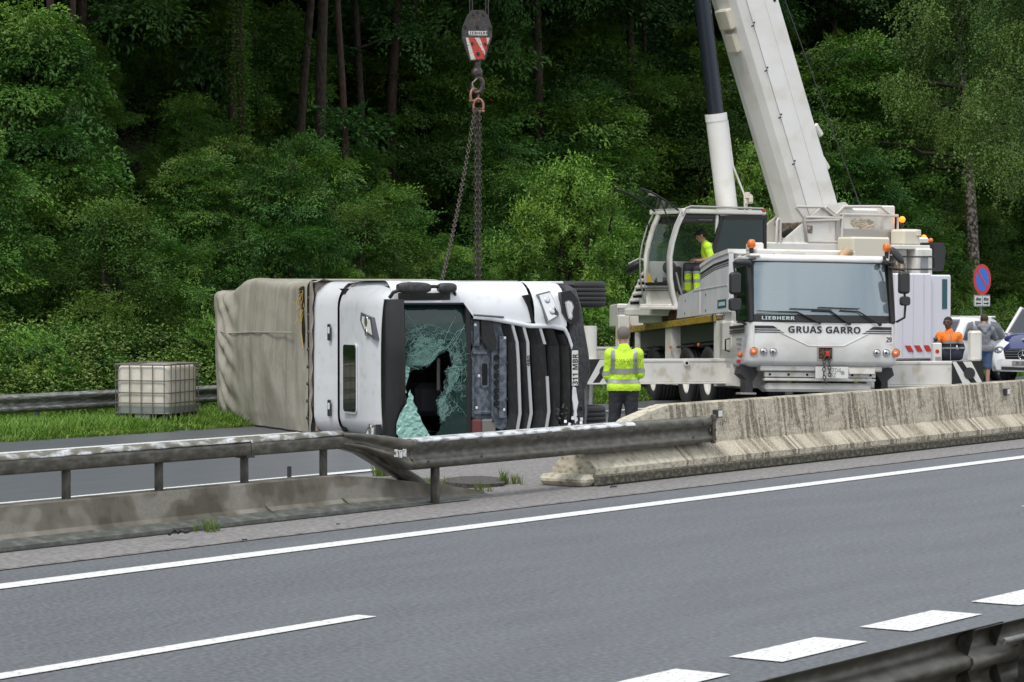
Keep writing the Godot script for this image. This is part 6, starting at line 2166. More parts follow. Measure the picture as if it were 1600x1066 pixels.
	s.smooth().tube([foot + bd * 0.2 + Vector3(0.492, 0, 0) + bn * -0.33, foot + bd * 11.4 + Vector3(0.492, 0, 0) + bn * -0.33], 0.008, 4)
	part(bp, "weld_seam", s, M.alu)
	s = S(ux)
	s.smooth().tube([foot + bd * 0.1 + Vector3(0.492, 0, 0) + bn * 0.1, foot + bd * 11.4 + Vector3(0.492, 0, 0) + bn * 0.16], 0.006, 4)
	part(bp, "faint_seam", s, M.crane_white)
	for f in [1.35, 2.35, 3.35, 4.3, 5.3]:
		s = S(ux)
		s.box(foot + bd * f + Vector3(0.497, 0, 0) + bn * -0.36, Vector3(0.014, 0.025, 0.07), 0.0, Basis(Vector3(1, 0, 0), PI / 2 - el))
		s.box(foot + bd * (f + 0.05) + Vector3(0.497, 0, 0) + bn * -0.30, Vector3(0.02, 0.03, 0.03), 0.0)
		part(bp, "bolted_tab", s, M.dark_plastic)
	s = S(ux)
	s.cyl(foot + bd * 4.6 + Vector3(0.48, 0, 0) + bn * 0.38, foot + bd * 4.6 + Vector3(0.5, 0, 0) + bn * 0.38, 0.035, 10)
	part(bp, "drain_hole", s, M.matt_black)
	for q in [[1.75, 0.60], [1.05, 0.52]]:
		s = S(ux)
		s.box(foot + bd * q[0] + Vector3(0.42, 0, 0) + bn * q[1], Vector3(0.08, 0.12, 0.3), 0.03, Basis(Vector3(1, 0, 0), -el + 0.3))
		part(bp, "lug", s, M.crane_white)
	# grimy boom foot
	s = S(ux)
	s.sg = 0
	var fr := []
	for f in [-0.35, 0.0, 0.15]:
		var ring := PackedVector3Array()
		for p in rrect(1.0, 1.07, 0.15): ring.append(foot + bd * f + Vector3(p.x, 0, 0) + bn * (p.y * (0.9 if f < 0 else 1.002) + (0.06 if f < 0 else 0.0)))
		fr.append(ring)
	s.loft(fr)
	part(bp, "boom_foot", s, M.crane_grime)
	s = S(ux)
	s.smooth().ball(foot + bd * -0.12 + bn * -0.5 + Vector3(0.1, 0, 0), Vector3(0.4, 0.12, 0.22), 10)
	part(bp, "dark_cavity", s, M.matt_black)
	# block and sheave bracket below the boom, high up
	s = S(ux)
	s.box(foot + bd * 4.55 + bn * -0.58, Vector3(0.4, 0.42, 0.16), 0.03, Basis(Vector3(1, 0, 0), PI / 2 - el))
	s.box(foot + bd * 4.05 + bn * -0.57, Vector3(0.3, 0.4, 0.14), 0.03, Basis(Vector3(1, 0, 0), PI / 2 - el))
	part(bp, "cylinder_bracket", s, M.cream_box)
	# luffing cylinder
	var c0 := Vector3(0, 3.0, 2.02)
	var c1 := Vector3(0, 5.80, 2.46)
	var c2 := Vector3(0, 9.6, 3.06)
	s = S(ux)
	s.smooth().cyl(c0, c1, 0.215, 24)
	s.cyl(c1 + (c1 - c0).normalized() * -0.12, c1 + (c1 - c0).normalized() * 0.03, 0.225, 24)
	var cy := part(o, "luffing_cylinder", s, M.boom_white)
	s = S(ux)
	s.smooth().cyl(c1, c2, 0.165, 24)
	part(cy, "piston_rod", s, M.rod_steel)
	s = S(ux)
	s.smooth().tube([c1 + Vector3(0.16, -0.1, -0.16), c1 + Vector3(0.17, -1.0, -0.3), c0 + Vector3(0.17, 1.2, -0.17), c0 + Vector3(0.17, 0.9, -0.18)], 0.022, 6)
	part(cy, "hydraulic_pipe", s, M.crane_white)
	s = S(ux)
	for k in 14: s.box(c0 + Vector3(0.2 + r.randf_range(-0.05, 0.08), 0.95 + r.randf_range(-0.2, 0.25), -0.22 + r.randf_range(-0.1, 0.05)), Vector3(0.08, 0.12, 0.08) * r.randf_range(0.6, 1.2), 0.01)
	part(cy, "valve_block", s, M.cream_box)
	# hoist rope from the winch up the back of the boom
	s = S(ux)
	s.smooth().tube([Vector3(0.1, 3.9, -1.45), foot + bd * 8.0 + bn * 0.75, foot + bd * 22.0 + bn * 0.7], 0.013, 5)
	part(o, "hoist_rope", s, M.bolt_steel)
	# walkway with railing
	s = S(ux)
	s.box(Vector3(0.6, 3.45, -1.13), Vector3(0.06, 0.19, 1.62), 0.01)
	s.box(Vector3(0.3, 3.37, -1.13), Vector3(0.6, 0.03, 1.6), 0.006)
	part(o, "walkway", s, M.alu)
	var rails := [[[0.88, 3.97], [0.61, 3.69], [-0.30, 3.73]], [[0.88, 3.97], [0.14, 3.98], [-0.30, 3.73]], [[-0.18, 3.80], [-0.44, 4.00], [-1.46, 4.02], [-1.77, 3.84]], [[-0.2, 3.84], [-1.95, 3.84], [-1.95, 3.4]], [[-0.40, 3.85], [-0.37, 3.25]], [[0.66, 3.76], [0.55, 3.26], [-0.36, 3.27]], [[0.62, 3.76], [-0.40, 3.77]], [[1.39, 3.2], [1.37, 3.68], [1.33, 3.73], [1.29, 3.68], [1.29, 3.17]], [[0.05, 3.99], [-0.36, 3.75]]]
	for q in rails:
		s = S(ux)
		var pts := []
		for p in q: pts.append(Vector3(0.62, p[1], p[0]))
		s.smooth().tube(pts, 0.030, 8)
		part(o, "railing", s, M.rail_white)
	for q in [[-0.28, 0.10], [0.60, 0.08]]:
		s = S(ux)
		s.box(Vector3(0.6, 3.52, q[0]), Vector3(0.05, 0.55, q[1]), 0.01, Basis(Vector3(1, 0, 0), 0.12 if q[0] > 0 else 0.0))
		part(o, "ladder_stile", s, M.alu)
	# winch housing, rope coil
	s = S(ux)
	s.box(Vector3(0.0, 3.68, -1.2), Vector3(0.8, 0.62, 1.5), 0.05)
	s.box(Vector3(0.15, 3.75, -1.78), Vector3(0.8, 0.6, 0.36), 0.03)
	part(o, "winch_housing", s, M.crane_white)
	s = S(ux)
	s.smooth().cyl(Vector3(-0.4, 3.75, -0.55), Vector3(0.46, 3.75, -0.55), 0.3, 24)
	part(o, "winch_drum", s, M.crane_grime)
	s = S(ux)
	for k in 40:
		var c := Vector3(0.56, 3.60 + r.randf_range(-0.03, 0.08), -0.98 + r.randf_range(-0.18, 0.18))
		var pts := []
		for i in 10:
			var a := TAU * i / 9.0
			pts.append(c + Vector3(0.05 * sin(a * 2.0), sin(a) * r.randf_range(0.04, 0.1), cos(a) * r.randf_range(0.1, 0.28)))
		s.smooth().tube(pts, 0.017, 5)
	part(o, "rope_coil", s, M.rope_tan)
	s = S(ux)
	for q in [[Vector3(0.45, 3.42, 0.25), Vector3(0.4, 3.5, 0.0), Vector3(0.42, 3.62, -0.25)], [Vector3(0.5, 3.38, 0.4), Vector3(0.45, 3.45, 0.1), Vector3(0.45, 3.5, -0.3)]]: s.smooth().tube(q, 0.045, 8)
	part(o, "hydraulic_hose", s, M.rope_tan)
	s = S(ux)
	for k in 16: s.box(Vector3(r.randf_range(0.1, 0.5), r.randf_range(3.3, 3.75), r.randf_range(-0.35, 0.5)), Vector3(0.16, 0.14, 0.16) * r.randf_range(0.5, 1.3), 0.02, Basis(Vector3(1, 0, 0), r.randf_range(-0.5, 0.5)))
	part(o, "boom_foot_machinery", s, M.crane_grime)
	# boxes at the rear
	s = S(ux)
	s.box(Vector3(0.9, 3.12, -0.73), Vector3(0.5, 0.5, 1.05), 0.04)
	part(o, "rear_locker", s, M.cream_box)
	s = S(ux)
	s.box(Vector3(0.85, 3.38, -1.95), Vector3(0.42, 0.34, 0.50), 0.05)
	s.box(Vector3(1.0, 3.47, -2.12), Vector3(0.2, 0.14, 0.12), 0.02)
	part(o, "header_tank", s, M.cream_box)
	s = S(ux)
	s.box(Vector3(0.85, 3.17, -1.85), Vector3(0.6, 0.09, 1.06), 0.015)
	s.box(Vector3(1.0, 2.45, -2.18), Vector3(0.4, 1.4, 0.46), 0.03)
	part(o, "tool_frame", s, M.crane_white)
	s = S(ux)
	s.box(Vector3(1.21, 2.78, -2.15), Vector3(0.02, 0.42, 0.2), 0.0)
	part(o, "frame_window", s, M.grey_print)
	s = S(ux)
	s.smooth().cyl(Vector3(0.9, 2.1, -1.68), Vector3(0.9, 3.12, -1.68), 0.2, 20)
	part(o, "air_filter", s, M.alu)
	s = S(ux)
	s.box(Vector3(1.05, 2.75, -1.55), Vector3(0.2, 0.26, 0.3), 0.03)
	s.box(Vector3(0.9, 3.0, -1.3), Vector3(0.4, 0.05, 0.2), 0.01)
	part(o, "valve_gear", s, M.crane_grime)
	for y in [2.98, 2.72, 2.36]:
		s = S(ux)
		s.smooth().tube([Vector3(1.12, y, -1.2), Vector3(1.26, y - 0.01, -1.8), Vector3(1.24, y, -2.42)], 0.016, 6)
		part(o, "cable", s, M.black_plastic)
	s = S(ux)
	s.box(Vector3(-0.2, 2.9, -2.35), Vector3(1.6, 1.0, 1.1), 0.04)
	part(o, "rear_machinery_house", s, M.crane_white)
	# counterweight
	s = S(ux)
	s.box(Vector3(0, 1.74, -1.68), Vector3(2.8, 1.78, 1.02), 0.03)
	var cw := part(o, "counterweight", s, M.lilac_white)
	for k in 3:
		s = S(ux)
		s.box(Vector3(1.405, 1.74, -1.35 - k * 0.3), Vector3(0.012, 1.74, 0.012))
		part(cw, "slab_joint", s, M.pale_grey_panel)
	s = S(ux)
	s.box(Vector3(0.55, 1.85, -2.50), Vector3(1.55, 1.5, 0.65), 0.03)
	s.box(Vector3(0.55, 1.4, -2.5), Vector3(1.5, 1.2, 0.6), 0.03)
	part(cw, "rear_slab", s, M.lilac_white)
	for k in 3:
		s = S(ux * side)
		var z0 := -1.42 - k * 0.26
		s.prism(V2([[z0, 1.14], [z0 - 0.14, 1.14], [z0 - 0.24, 1.01], [z0 - 0.10, 1.01]]), -1.418, -1.404)
		part(cw, "red_stripe", s, M.red_paint)
	s = S(ux)
	s.box(Vector3(0, 0.84, -1.68), Vector3(2.74, 0.05, 1.0))
	part(cw, "bottom_edge", s, M.rusty)
	s = S(ux)
	s.box(Vector3(1.325, 2.2, -2.62), Vector3(0.02, 0.62, 0.14))
	part(cw, "teal_label", s, M.teal_sticker)
	s = S(ux * side)
	s.prism(V2([[-2.62, 3.28], [-2.90, 3.28], [-2.98, 3.1], [-2.9, 2.68], [-2.66, 2.72]]), -1.0, 0.2)
	part(o, "rear_tarp", s, M.dark_plastic)
	# lamps at the rear: two of them lit
	for q in [[Vector3(0.65, 3.76, -2.05), 0.085, 1], [Vector3(0.3, 3.40, -3.02), 0.075, 1], [Vector3(0.3, 3.34, -3.22), 0.065, 0]]:
		s = S(ux)
		s.smooth().ball(q[0], Vector3.ONE * q[1] * 0.8, 14)
		var lm := part(o, "warning_beacon", s, M.lit_amber if q[2] else M.amber)
		s = S(ux)
		s.cyl(q[0] + Vector3(0, -0.2, 0), q[0] + Vector3(0, -0.05, 0), 0.03, 8)
		part(lm, "stalk", s, M.black_plastic)
		if q[2]:
			var li := OmniLight3D.new()
			li.name = "beacon_light"
			li.light_color = Color(1.0, 0.5, 0.1)
			li.light_energy = 0.03
			li.omni_range = 8.0
			li.omni_attenuation = 2.0
			li.light_size = 0.06
			li.shadow_enabled = true
			li.position = ux * q[0]
			o.add_child(li, true)

func Curve_ring(c: Vector3, rad: float, n: Vector3) -> PackedVector3Array:
	var a := n.normalized().cross(Vector3.RIGHT).normalized()
	var b := n.normalized().cross(a)
	var out := PackedVector3Array()
	for i in 21: out.append(c + (a * cos(TAU * i / 20.0) + b * sin(TAU * i / 20.0)) * rad)
	return out

# ---------------------------------------------------------------- hook block, chains
func hoist():
	var x := -0.69
	var z := -50.3
	var k := 4000.0 / 50.3
	var yy := func(py: float) -> float: return 2.26 + (455.0 - py) / k
	mat("block_black", Color.WHITE, 0.5, 0.0, {"tex": ntex(81, 0.03, 4, [[0.25, lin(0.10, 0.06, 0.035)], [0.4, lin(0.032, 0.032, 0.037)], [0.7, lin(0.045, 0.045, 0.052)]], 256), "uv": Vector3(1.5, 1.5, 1.5)})
	mat("worn_red", Color.WHITE, 0.5, 0.0, {"tex": ntex(82, 0.06, 4, [[0.25, lin(0.06, 0.02, 0.015)], [0.36, lin(0.50, 0.05, 0.035)]], 256), "uv": Vector3(2, 2, 2)})
	mat("worn_white", Color.WHITE, 0.5, 0.0, {"tex": ntex(83, 0.06, 4, [[0.25, lin(0.10, 0.09, 0.075)], [0.38, lin(0.62, 0.60, 0.55)]], 256), "uv": Vector3(2, 2, 2)})
	mat("hook_steel", Color.WHITE, 0.4, 0.6, {"tex": ntex(84, 0.04, 3, [[0.3, lin(0.05, 0.042, 0.04)], [0.7, lin(0.12, 0.10, 0.095)]], 128), "uv": Vector3(3, 3, 3)})
	mat("shackle_pink", Color(0.36, 0.17, 0.14), 0.5, 0.3)
	var o := thing("hook_block", "dark crane hook block with red and white chevrons hanging above the truck", "hook", Vector3(x, yy.call(97.0), z), Basis(UP, deg_to_rad(4)))
	var p := func(px: float, py: float) -> Vector2: return Vector2((px - 745.0) / k, (97.0 - py) / k)
	var outl := PackedVector2Array([p.call(736, 18), p.call(755, 18), p.call(762, 26), p.call(768, 44), p.call(768, 60), p.call(757, 95), p.call(734, 97), p.call(722, 62), p.call(722, 44), p.call(729, 27)])
	for zz in [-0.14, 0.12]:
		var s := S()
		s.prism(outl, zz, zz + 0.03)
		part(o, "cheek_plate", s, M.block_black)
	var s := S()
	s.prism(PackedVector2Array([p.call(733, 24), p.call(758, 24), p.call(764, 60), p.call(754, 92), p.call(736, 92), p.call(726, 60)]), -0.12, 0.12)
	part(o, "sheaves", s, M.matt_black)
	var low := PackedVector2Array([p.call(727, 61), p.call(764.5, 61), p.call(755, 94), p.call(735, 95)])
	s = S()
	s.prism(low, 0.15, 0.153)
	part(o, "white_panel", s, M.worn_white)
	for q in [[731, 744, 758, 741.5], [749, 762, 763, 760.5]]:
		s = S()
		var band := PackedVector2Array([p.call(q[0], 61), p.call(q[1] - 3, 61), p.call(q[2] + 3, 95), p.call(q[3] + 1, 95)])
		var cut := Geometry2D.intersect_polygons(band, low)
		for c in cut: s.prism(c, 0.153, 0.157)
		part(o, "red_stripe", s, M.worn_red)
	s = S()
	s.box(Vector3((746 - 745) / k, (97 - 54) / k, 0.153), Vector3(29.0 / k, 6.5 / k, 0.004))
	var lb := part(o, "maker_label", s, M.plate_white)
	lettering(lb, "label_lettering", "LIEBHERR", 4.6 / k, Transform3D(Basis(), Vector3(1.0 / k, (97 - 54) / k, 0.157)), M.letter_black, true, "Droid Sans", 0.003, 1.1)
	for q in [[737, 70, 2], [757, 71, 2], [746, 86, 2.8], [745, 44, 2.4], [726, 44, 2.5], [765, 46, 2.2], [745, 21, 1.8], [738, 25, 1.8], [754, 25, 1.8], [762, 73, 1.8]]:
		s = S()
		var c: Vector2 = p.call(q[0], q[1])
		s.cyl(Vector3(c.x, c.y, 0.15), Vector3(c.x, c.y, 0.175), q[2] / k, 10)
		part(o, "bolt", s, M.letter_black)
	# shank and hook
	s = S()
	s.sg = 0
	s.cyl(Vector3(0, 0.03, 0), Vector3(0, -0.33, 0), 0.075, 14)
	s.ball(Vector3(0.0, -0.22, 0), Vector3(0.12, 0.13, 0.1), 12)
	part(o, "shank", s, M.hook_steel)
	s = S()
	s.sg = 0
	var pts := []
	for i in 15:
		var a := deg_to_rad(80.0 - i * 19.0)
		pts.append(Vector3(cos(a) * 0.11, -0.46 + sin(a) * 0.15, 0))
	s.tube(pts, 0.06, 10, 0.03)
	part(o, "hook", s, M.hook_steel)
	s = S()
	s.smooth().tube([Vector3(0.04, -0.3, 0.05), Vector3(-0.09, -0.42, 0.05), Vector3(-0.07, -0.55, 0.05)], 0.018, 6)
	part(o, "safety_latch", s, M.alu)
	# ropes up to the boom head
	for q in [-11.0, -7.0, 14.0, 18.0]:
		s = S()
		s.smooth().tube([Vector3(q / k, 0.85, 0.0), Vector3(q / k * 1.2, 17.5, 0.0)], 0.011, 6)
		part(o, "hoist_rope", s, M.bolt_steel)
	var hook_y: float = yy.call(97.0)
	# shackles holding the chains
	for q in [[-0.05, 0.25, "upper pink shackle gripping the crane hook"], [0.03, 0.05, "lower pink shackle holding the chain bundle"]]:
		var sh := thing("shackle", q[2], "shackle", Vector3(x + q[0], hook_y - 0.95 + q[1], z), Basis(UP, q[1] * 3.0))
		s = S()
		s.sg = 0
		pts = []
		for i in 12:
			var a := deg_to_rad(-30.0 + i * 22.0)
			pts.append(Vector3(cos(a) * 0.10, 0.03 + sin(a) * 0.14, 0))
		s.tube(pts, 0.026, 8)
		part(sh, "bow", s, M.shackle_pink)
		s = S()
		s.smooth().cyl(Vector3(-0.12, -0.07, 0), Vector3(0.12, -0.07, 0), 0.024, 8)
		part(sh, "pin", s, M.shackle_pink)
	# chains
	var top := Vector3(x, hook_y - 0.92, z)
	var ends := [[Vector3(x - 0.03, 0.05, z + 0.05), "leftmost chain of the upright bundle below the hook", 0.0], [Vector3(x + 0.02, 0.05, z - 0.05), "middle chain of the upright bundle below the hook", 0.0], [Vector3(x + 0.07, 0.05, z + 0.03), "rightmost chain of the upright bundle below the hook", 0.0],
		[Vector3((690 - 800) / 4000.0 * 46.5, 2.45, -46.5), "slanting chain running down from the hook to the left", 0.22]]
	for e in ends:
		var ch := thing("lifting_chain", e[1], "chain", top)
		s = S()
		s.sg = 0
		var off: Vector3 = (e[0] - top)
		chain_shape(s, Vector3(off.x * 0.8, 0, off.z) if absf(off.z) < 1.0 else Vector3(-0.04, 0, 0.03), off, e[2], 0.105, 0.0095)
		var links := part(ch, "links", s, M.chain_rust)
		links.set_meta("kind", "stuff")

# ---------------------------------------------------------------- tank, sign, vehicles, litter
func car_shell(s: Shape, secs: Array, n := 10):
	# secs: [z, half width, sill y, belt y, roof y, roof half width]; rings run round the body
	var rings := []
	for q in secs:
		var ring := PackedVector3Array()
		for sx in [1, -1]:
			var row := [Vector3(q[1] * 0.94, q[2], 0), Vector3(q[1], q[2] + 0.12, 0), Vector3(q[1] * 1.0, lerpf(q[2], q[3], 0.6), 0), Vector3(q[1] * 0.96, q[3], 0), Vector3(lerpf(q[1] * 0.96, q[5], 0.9), lerpf(q[3], q[4], 0.9), 0), Vector3(q[5] * 0.85, q[4], 0)]
			if sx < 0: row.reverse()
			for p in row: ring.append(Vector3(p.x * sx, p.y, q[0]))
		rings.append(ring)
	s.loft(rings, true, true)

func roadside():
	var r := RandomNumberGenerator.new()
	r.seed = 5
	# ---- plastic tank in a wire cage
	mat("tank_plastic", Color.WHITE, 0.45, 0.0, {"tex": ntex(91, 0.012, 4, [[0.3, lin(0.60, 0.565, 0.48)], [0.7, lin(0.70, 0.67, 0.60)]], 256), "uv": Vector3(0.8, 0.8, 0.8)})
	M.tank_plastic.subsurf_scatter_enabled = true
	M.tank_plastic.subsurf_scatter_strength = 0.2
	mat("tank_liquid", Color(0.22, 0.25, 0.235), 0.4)
	mat("cage_steel", Color(0.20, 0.185, 0.17), 0.45, 0.5)
	mat("pallet_grey", Color(0.30, 0.29, 0.285), 0.7)
	var o := thing("water_tank", "white plastic tank in a wire cage standing on the grass verge", "tank", Vector3(-5.94, 0.05, -42.83), Basis(UP, deg_to_rad(-18)))
	var s := S()
	s.sg = 0
	var rings := []
	for q in [[0.20, 0.94], [0.215, 0.97], [0.33, 0.975], [0.90, 0.975], [0.955, 0.955], [0.985, 0.90], [0.99, 0.7]]:
		var ring := PackedVector3Array()
		for p in rrect(0.97 * q[1], 1.17 * q[1], 0.11, 5): ring.append(Vector3(p.x, q[0], p.y))
		rings.append(ring)
	s.loft(rings)
	part(o, "bottle", s, M.tank_plastic)
	s = S()
	s.sg = 0
	rings = []
	for y in [0.205, 0.30]:
		var ring := PackedVector3Array()
		for p in rrect(0.97 * 0.978, 1.17 * 0.978, 0.11, 5): ring.append(Vector3(p.x, y, p.y))
		rings.append(ring)
	s.loft(rings, true, false)
	part(o, "liquid_level", s, M.tank_liquid)
	for zz in [-0.2, 0.2]:
		s = S()
		s.box(Vector3(0, 0.975, zz), Vector3(0.5, 0.03, 0.08), 0.01)
		part(o, "cap_bar", s, M.cage_steel)
	var plan := func(y: float) -> Array:
		var out := []
		for p in rrect(1.0, 1.2, 0.05, 3): out.append(Vector3(p.x, y, p.y))
		out.append(out[0])
		return out
	for y in [0.02, 0.19, 0.36, 0.53, 0.73, 0.995]:
		s = S()
		s.smooth().tube(plan.call(y), 0.010 if y < 0.9 else 0.016, 6)
		part(o, "cage_bar", s, M.cage_steel)
	for i in 7:
		for sg in [-1, 1]:
			if i < 5:
				var x := lerpf(-0.42, 0.42, i / 4.0)
				s = S()
				s.smooth().tube([Vector3(x, 0.02, 0.607 * sg), Vector3(x, 0.995, 0.607 * sg)], 0.009, 6)
				part(o, "cage_bar", s, M.cage_steel)
			var z := lerpf(-0.52, 0.52, i / 6.0)
			s = S()
			s.smooth().tube([Vector3(0.507 * sg, 0.02, z), Vector3(0.507 * sg, 0.995, z)], 0.009, 6)
			part(o, "cage_bar", s, M.cage_steel)
	for x in [-0.42, 0.0, 0.42]:
		for zz in [-0.5, 0.0, 0.5]:
			s = S()
			s.box(Vector3(x, 0.09, zz), Vector3(0.14 if x != 0.0 else 0.28, 0.17, 0.16), 0.015)
			part(o, "pallet_block", s, M.pallet_grey if x == 0.0 else M.black_plastic)
	s = S()
	s.box(Vector3(0, 0.185, 0), Vector3(0.96, 0.03, 1.16), 0.008)
	part(o, "pallet_deck", s, M.pallet_grey)
	# ---- no-parking sign
	mat("sign_blue", Color(0.03, 0.16, 0.62), 0.35)
	mat("sign_red", Color(0.60, 0.03, 0.03), 0.35)
	o = thing("no_parking_sign", "round red and blue no-parking sign with a white plate on a grey pole", "road sign", Vector3(12.22, 0.0, -66.5), Basis(UP, deg_to_rad(46)))
	s = S()
	s.smooth().cyl(Vector3(0, -0.1, -0.05), Vector3(0, 2.9, -0.05), 0.035, 12)
	part(o, "pole", s, M.old_zinc)
	var fx := Transform3D(Basis(), Vector3(0, 2.56, 0))
	s = S(fx)
	s.prism(arc(Vector2.ZERO, 0.40, 0, 352, 44), -0.012, 0.0)
	part(o, "disc", s, M.sign_red)
	s = S(fx)
	s.prism(arc(Vector2.ZERO, 0.30, 0, 352, 44), 0.0, 0.003)
	part(o, "blue_field", s, M.sign_blue)
	s = S(fx)
	s.box(Vector3(0, 0, 0.004), Vector3(0.066, 0.62, 0.004), 0.0, Basis(Vector3(0, 0, 1), deg_to_rad(45)))
	part(o, "red_bar", s, M.sign_red)
	s = S(Transform3D(Basis(), Vector3(0, 2.01, 0)))
	s.prism(rrect(0.74, 0.30, 0.03), -0.01, 0.0)
	var sp := part(o, "distance_plate", s, M.plate_white)
	s = S(Transform3D(Basis(), Vector3(0, 2.01, 0)))
	for q in [[0, 0.135, 0.70, 0.012], [0, -0.135, 0.70, 0.012], [-0.355, 0, 0.012, 0.27], [0.355, 0, 0.012, 0.27], [0, 0, 0.012, 0.27]]: s.box(Vector3(q[0], q[1], 0.001), Vector3(q[2], q[3], 0.004))
	part(sp, "plate_border", s, M.letter_black)
	for sx in [-1, 1]:
		lettering(sp, "plate_lettering", "40m", 0.085, Transform3D(Basis(), Vector3(sx * 0.175, 2.05, 0.003)), M.letter_black, true)
		s = S(Transform3D(Basis(), Vector3(sx * 0.175, 1.94, 0)))
		s.prism(V2([[sx * 0.13, 0.0], [sx * 0.06, 0.045], [sx * 0.06, 0.018], [-sx * 0.11, 0.018], [-sx * 0.11, -0.018], [sx * 0.06, -0.018], [sx * 0.06, -0.045]]), 0.0, 0.004)
		part(sp, "arrow", s, M.letter_black)
	# ---- white car
	mat("car_white", Color(0.74, 0.75, 0.77), 0.25, 0.0, {"coat": 0.8})
	mat("van_blue", Color(0.022, 0.026, 0.13), 0.25, 0.0, {"coat": 0.8})
	glass("car_glass", Color(0.02, 0.025, 0.03), 0.8, 0.03)
	var face := Basis(Vector3(0.81455, 0, 0.58009), UP, Vector3(-0.58009, 0, 0.81455))   # faces oncoming along the road
	o = thing("white_car", "white car parked behind the man in the orange jacket", "car", Vector3(10.9, 0.0, -64.3), face)
	s = S()
	s.sg = 0
	car_shell(s, [[-2.15, 0.80, 0.42, 0.85, 0.90, 0.6], [-2.08, 0.86, 0.32, 0.95, 1.02, 0.66], [-1.75, 0.88, 0.28, 0.98, 1.42, 0.66], [-1.45, 0.89, 0.28, 0.98, 1.58, 0.66], [-0.4, 0.90, 0.28, 0.97, 1.63, 0.68], [0.3, 0.90, 0.28, 0.96, 1.60, 0.67], [0.75, 0.89, 0.28, 0.96, 1.30, 0.68], [1.15, 0.88, 0.28, 0.94, 1.02, 0.72], [1.9, 0.84, 0.30, 0.78, 0.86, 0.66], [2.15, 0.74, 0.38, 0.66, 0.70, 0.5]])
	part(o, "body", s, M.car_white)
	for sx in [-1, 1]:
		s = S(Transform3D(Basis(Vector3(0, 0, 1), UP, Vector3(-1, 0, 0)), Vector3.ZERO))
		for w in [[[-1.72, 1.05], [-1.55, 1.46], [-1.02, 1.50], [-0.98, 1.03]], [[-0.9, 1.03], [-0.9, 1.50], [-0.12, 1.52], [-0.05, 1.02]], [[0.03, 1.02], [-0.02, 1.51], [0.30, 1.47], [0.85, 1.05]]]:
			var a := PackedVector3Array()
			for p in w:
				var f: float = (p[1] - 0.97) / 0.62
				a.append(Vector3(p[0], p[1], -sx * (lerpf(0.875, 0.70, f) + 0.012)))
			s.quad(a[0], a[1], a[2], a[3])
		part(o, "side_window", s, M.car_glass)
		for z in [-1.3, 1.35]: tyre(o, Vector3(sx * 0.78, 0.32, z), 0.32, 0.21, Basis(Vector3(0, 0, 1), Vector3(sx, 0, 0), Vector3(0, sx, 0)), M.alu)
	s = S()
	s.quad(Vector3(-0.62, 1.08, -2.02), Vector3(0.62, 1.08, -2.02), Vector3(0.56, 1.50, -1.68), Vector3(-0.56, 1.50, -1.68))
	part(o, "rear_window", s, M.car_glass)
	s = S()
	s.quad(Vector3(-0.70, 1.02, 1.16), Vector3(0.70, 1.02, 1.16), Vector3(0.6, 1.56, 0.42), Vector3(-0.6, 1.56, 0.42))
	part(o, "windscreen", s, M.car_glass)
	s = S()
	s.box(Vector3(0, 1.60, -1.58), Vector3(1.15, 0.05, 0.28), 0.02)
	part(o, "roof_spoiler", s, M.car_white)
	# ---- blue and white van at the right edge
	o = thing("blue_white_van", "van with dark blue bonnet and white bumper cut by the right edge", "van", Vector3(13.88, 0.0, -64.2), face)
	s = S()
	s.sg = 0
	car_shell(s, [[-2.5, 0.92, 0.35, 1.05, 1.86, 0.75], [-2.4, 0.96, 0.30, 1.08, 1.92, 0.8], [0.6, 0.96, 0.30, 1.08, 1.93, 0.8], [0.95, 0.96, 0.30, 1.08, 1.86, 0.78], [1.55, 0.95, 0.30, 1.06, 1.22, 0.86], [1.62, 0.95, 0.30, 1.05, 1.15, 0.85], [2.2, 0.92, 0.30, 0.92, 1.0, 0.78], [2.42, 0.86, 0.30, 0.76, 0.80, 0.70], [2.52, 0.74, 0.34, 0.55, 0.60, 0.6]])
	part(o, "body", s, M.car_white)
	s = S()
	s.sg = 0
	s.sheet(10, 8, func(u: float, v: float) -> Vector3:
		var x := lerpf(-0.95, 0.95, u)
		var z := lerpf(1.55, 2.44, v)
		return Vector3(x * lerpf(1.0, 0.84, v), lerpf(1.25, 0.84, pow(v, 1.6)) - 0.20 * pow(absf(x), 5.0) + 0.02, z - 0.10 * pow(absf(x), 3.0) * v))
	var bn := part(o, "bonnet", s, M.van_blue)
	s = S(Transform3D(Basis(Vector3(1, 0, 0), -0.42), Vector3(0.05, 1.03, 2.07)))
	s.sg = 0
	var ring_pts := []
	for i in 17: ring_pts.append(Vector3(cos(TAU * i / 16.0) * 0.28, 0.0, sin(TAU * i / 16.0) * 0.16))
	s.tube(ring_pts, 0.028, 6)
	part(bn, "white_ring_logo", s, M.plate_white)
	s = S()
	s.quad(Vector3(-0.82, 1.24, 1.56), Vector3(0.82, 1.24, 1.56), Vector3(0.70, 1.82, 1.0), Vector3(-0.70, 1.82, 1.0))
	part(o, "windscreen", s, M.car_glass)
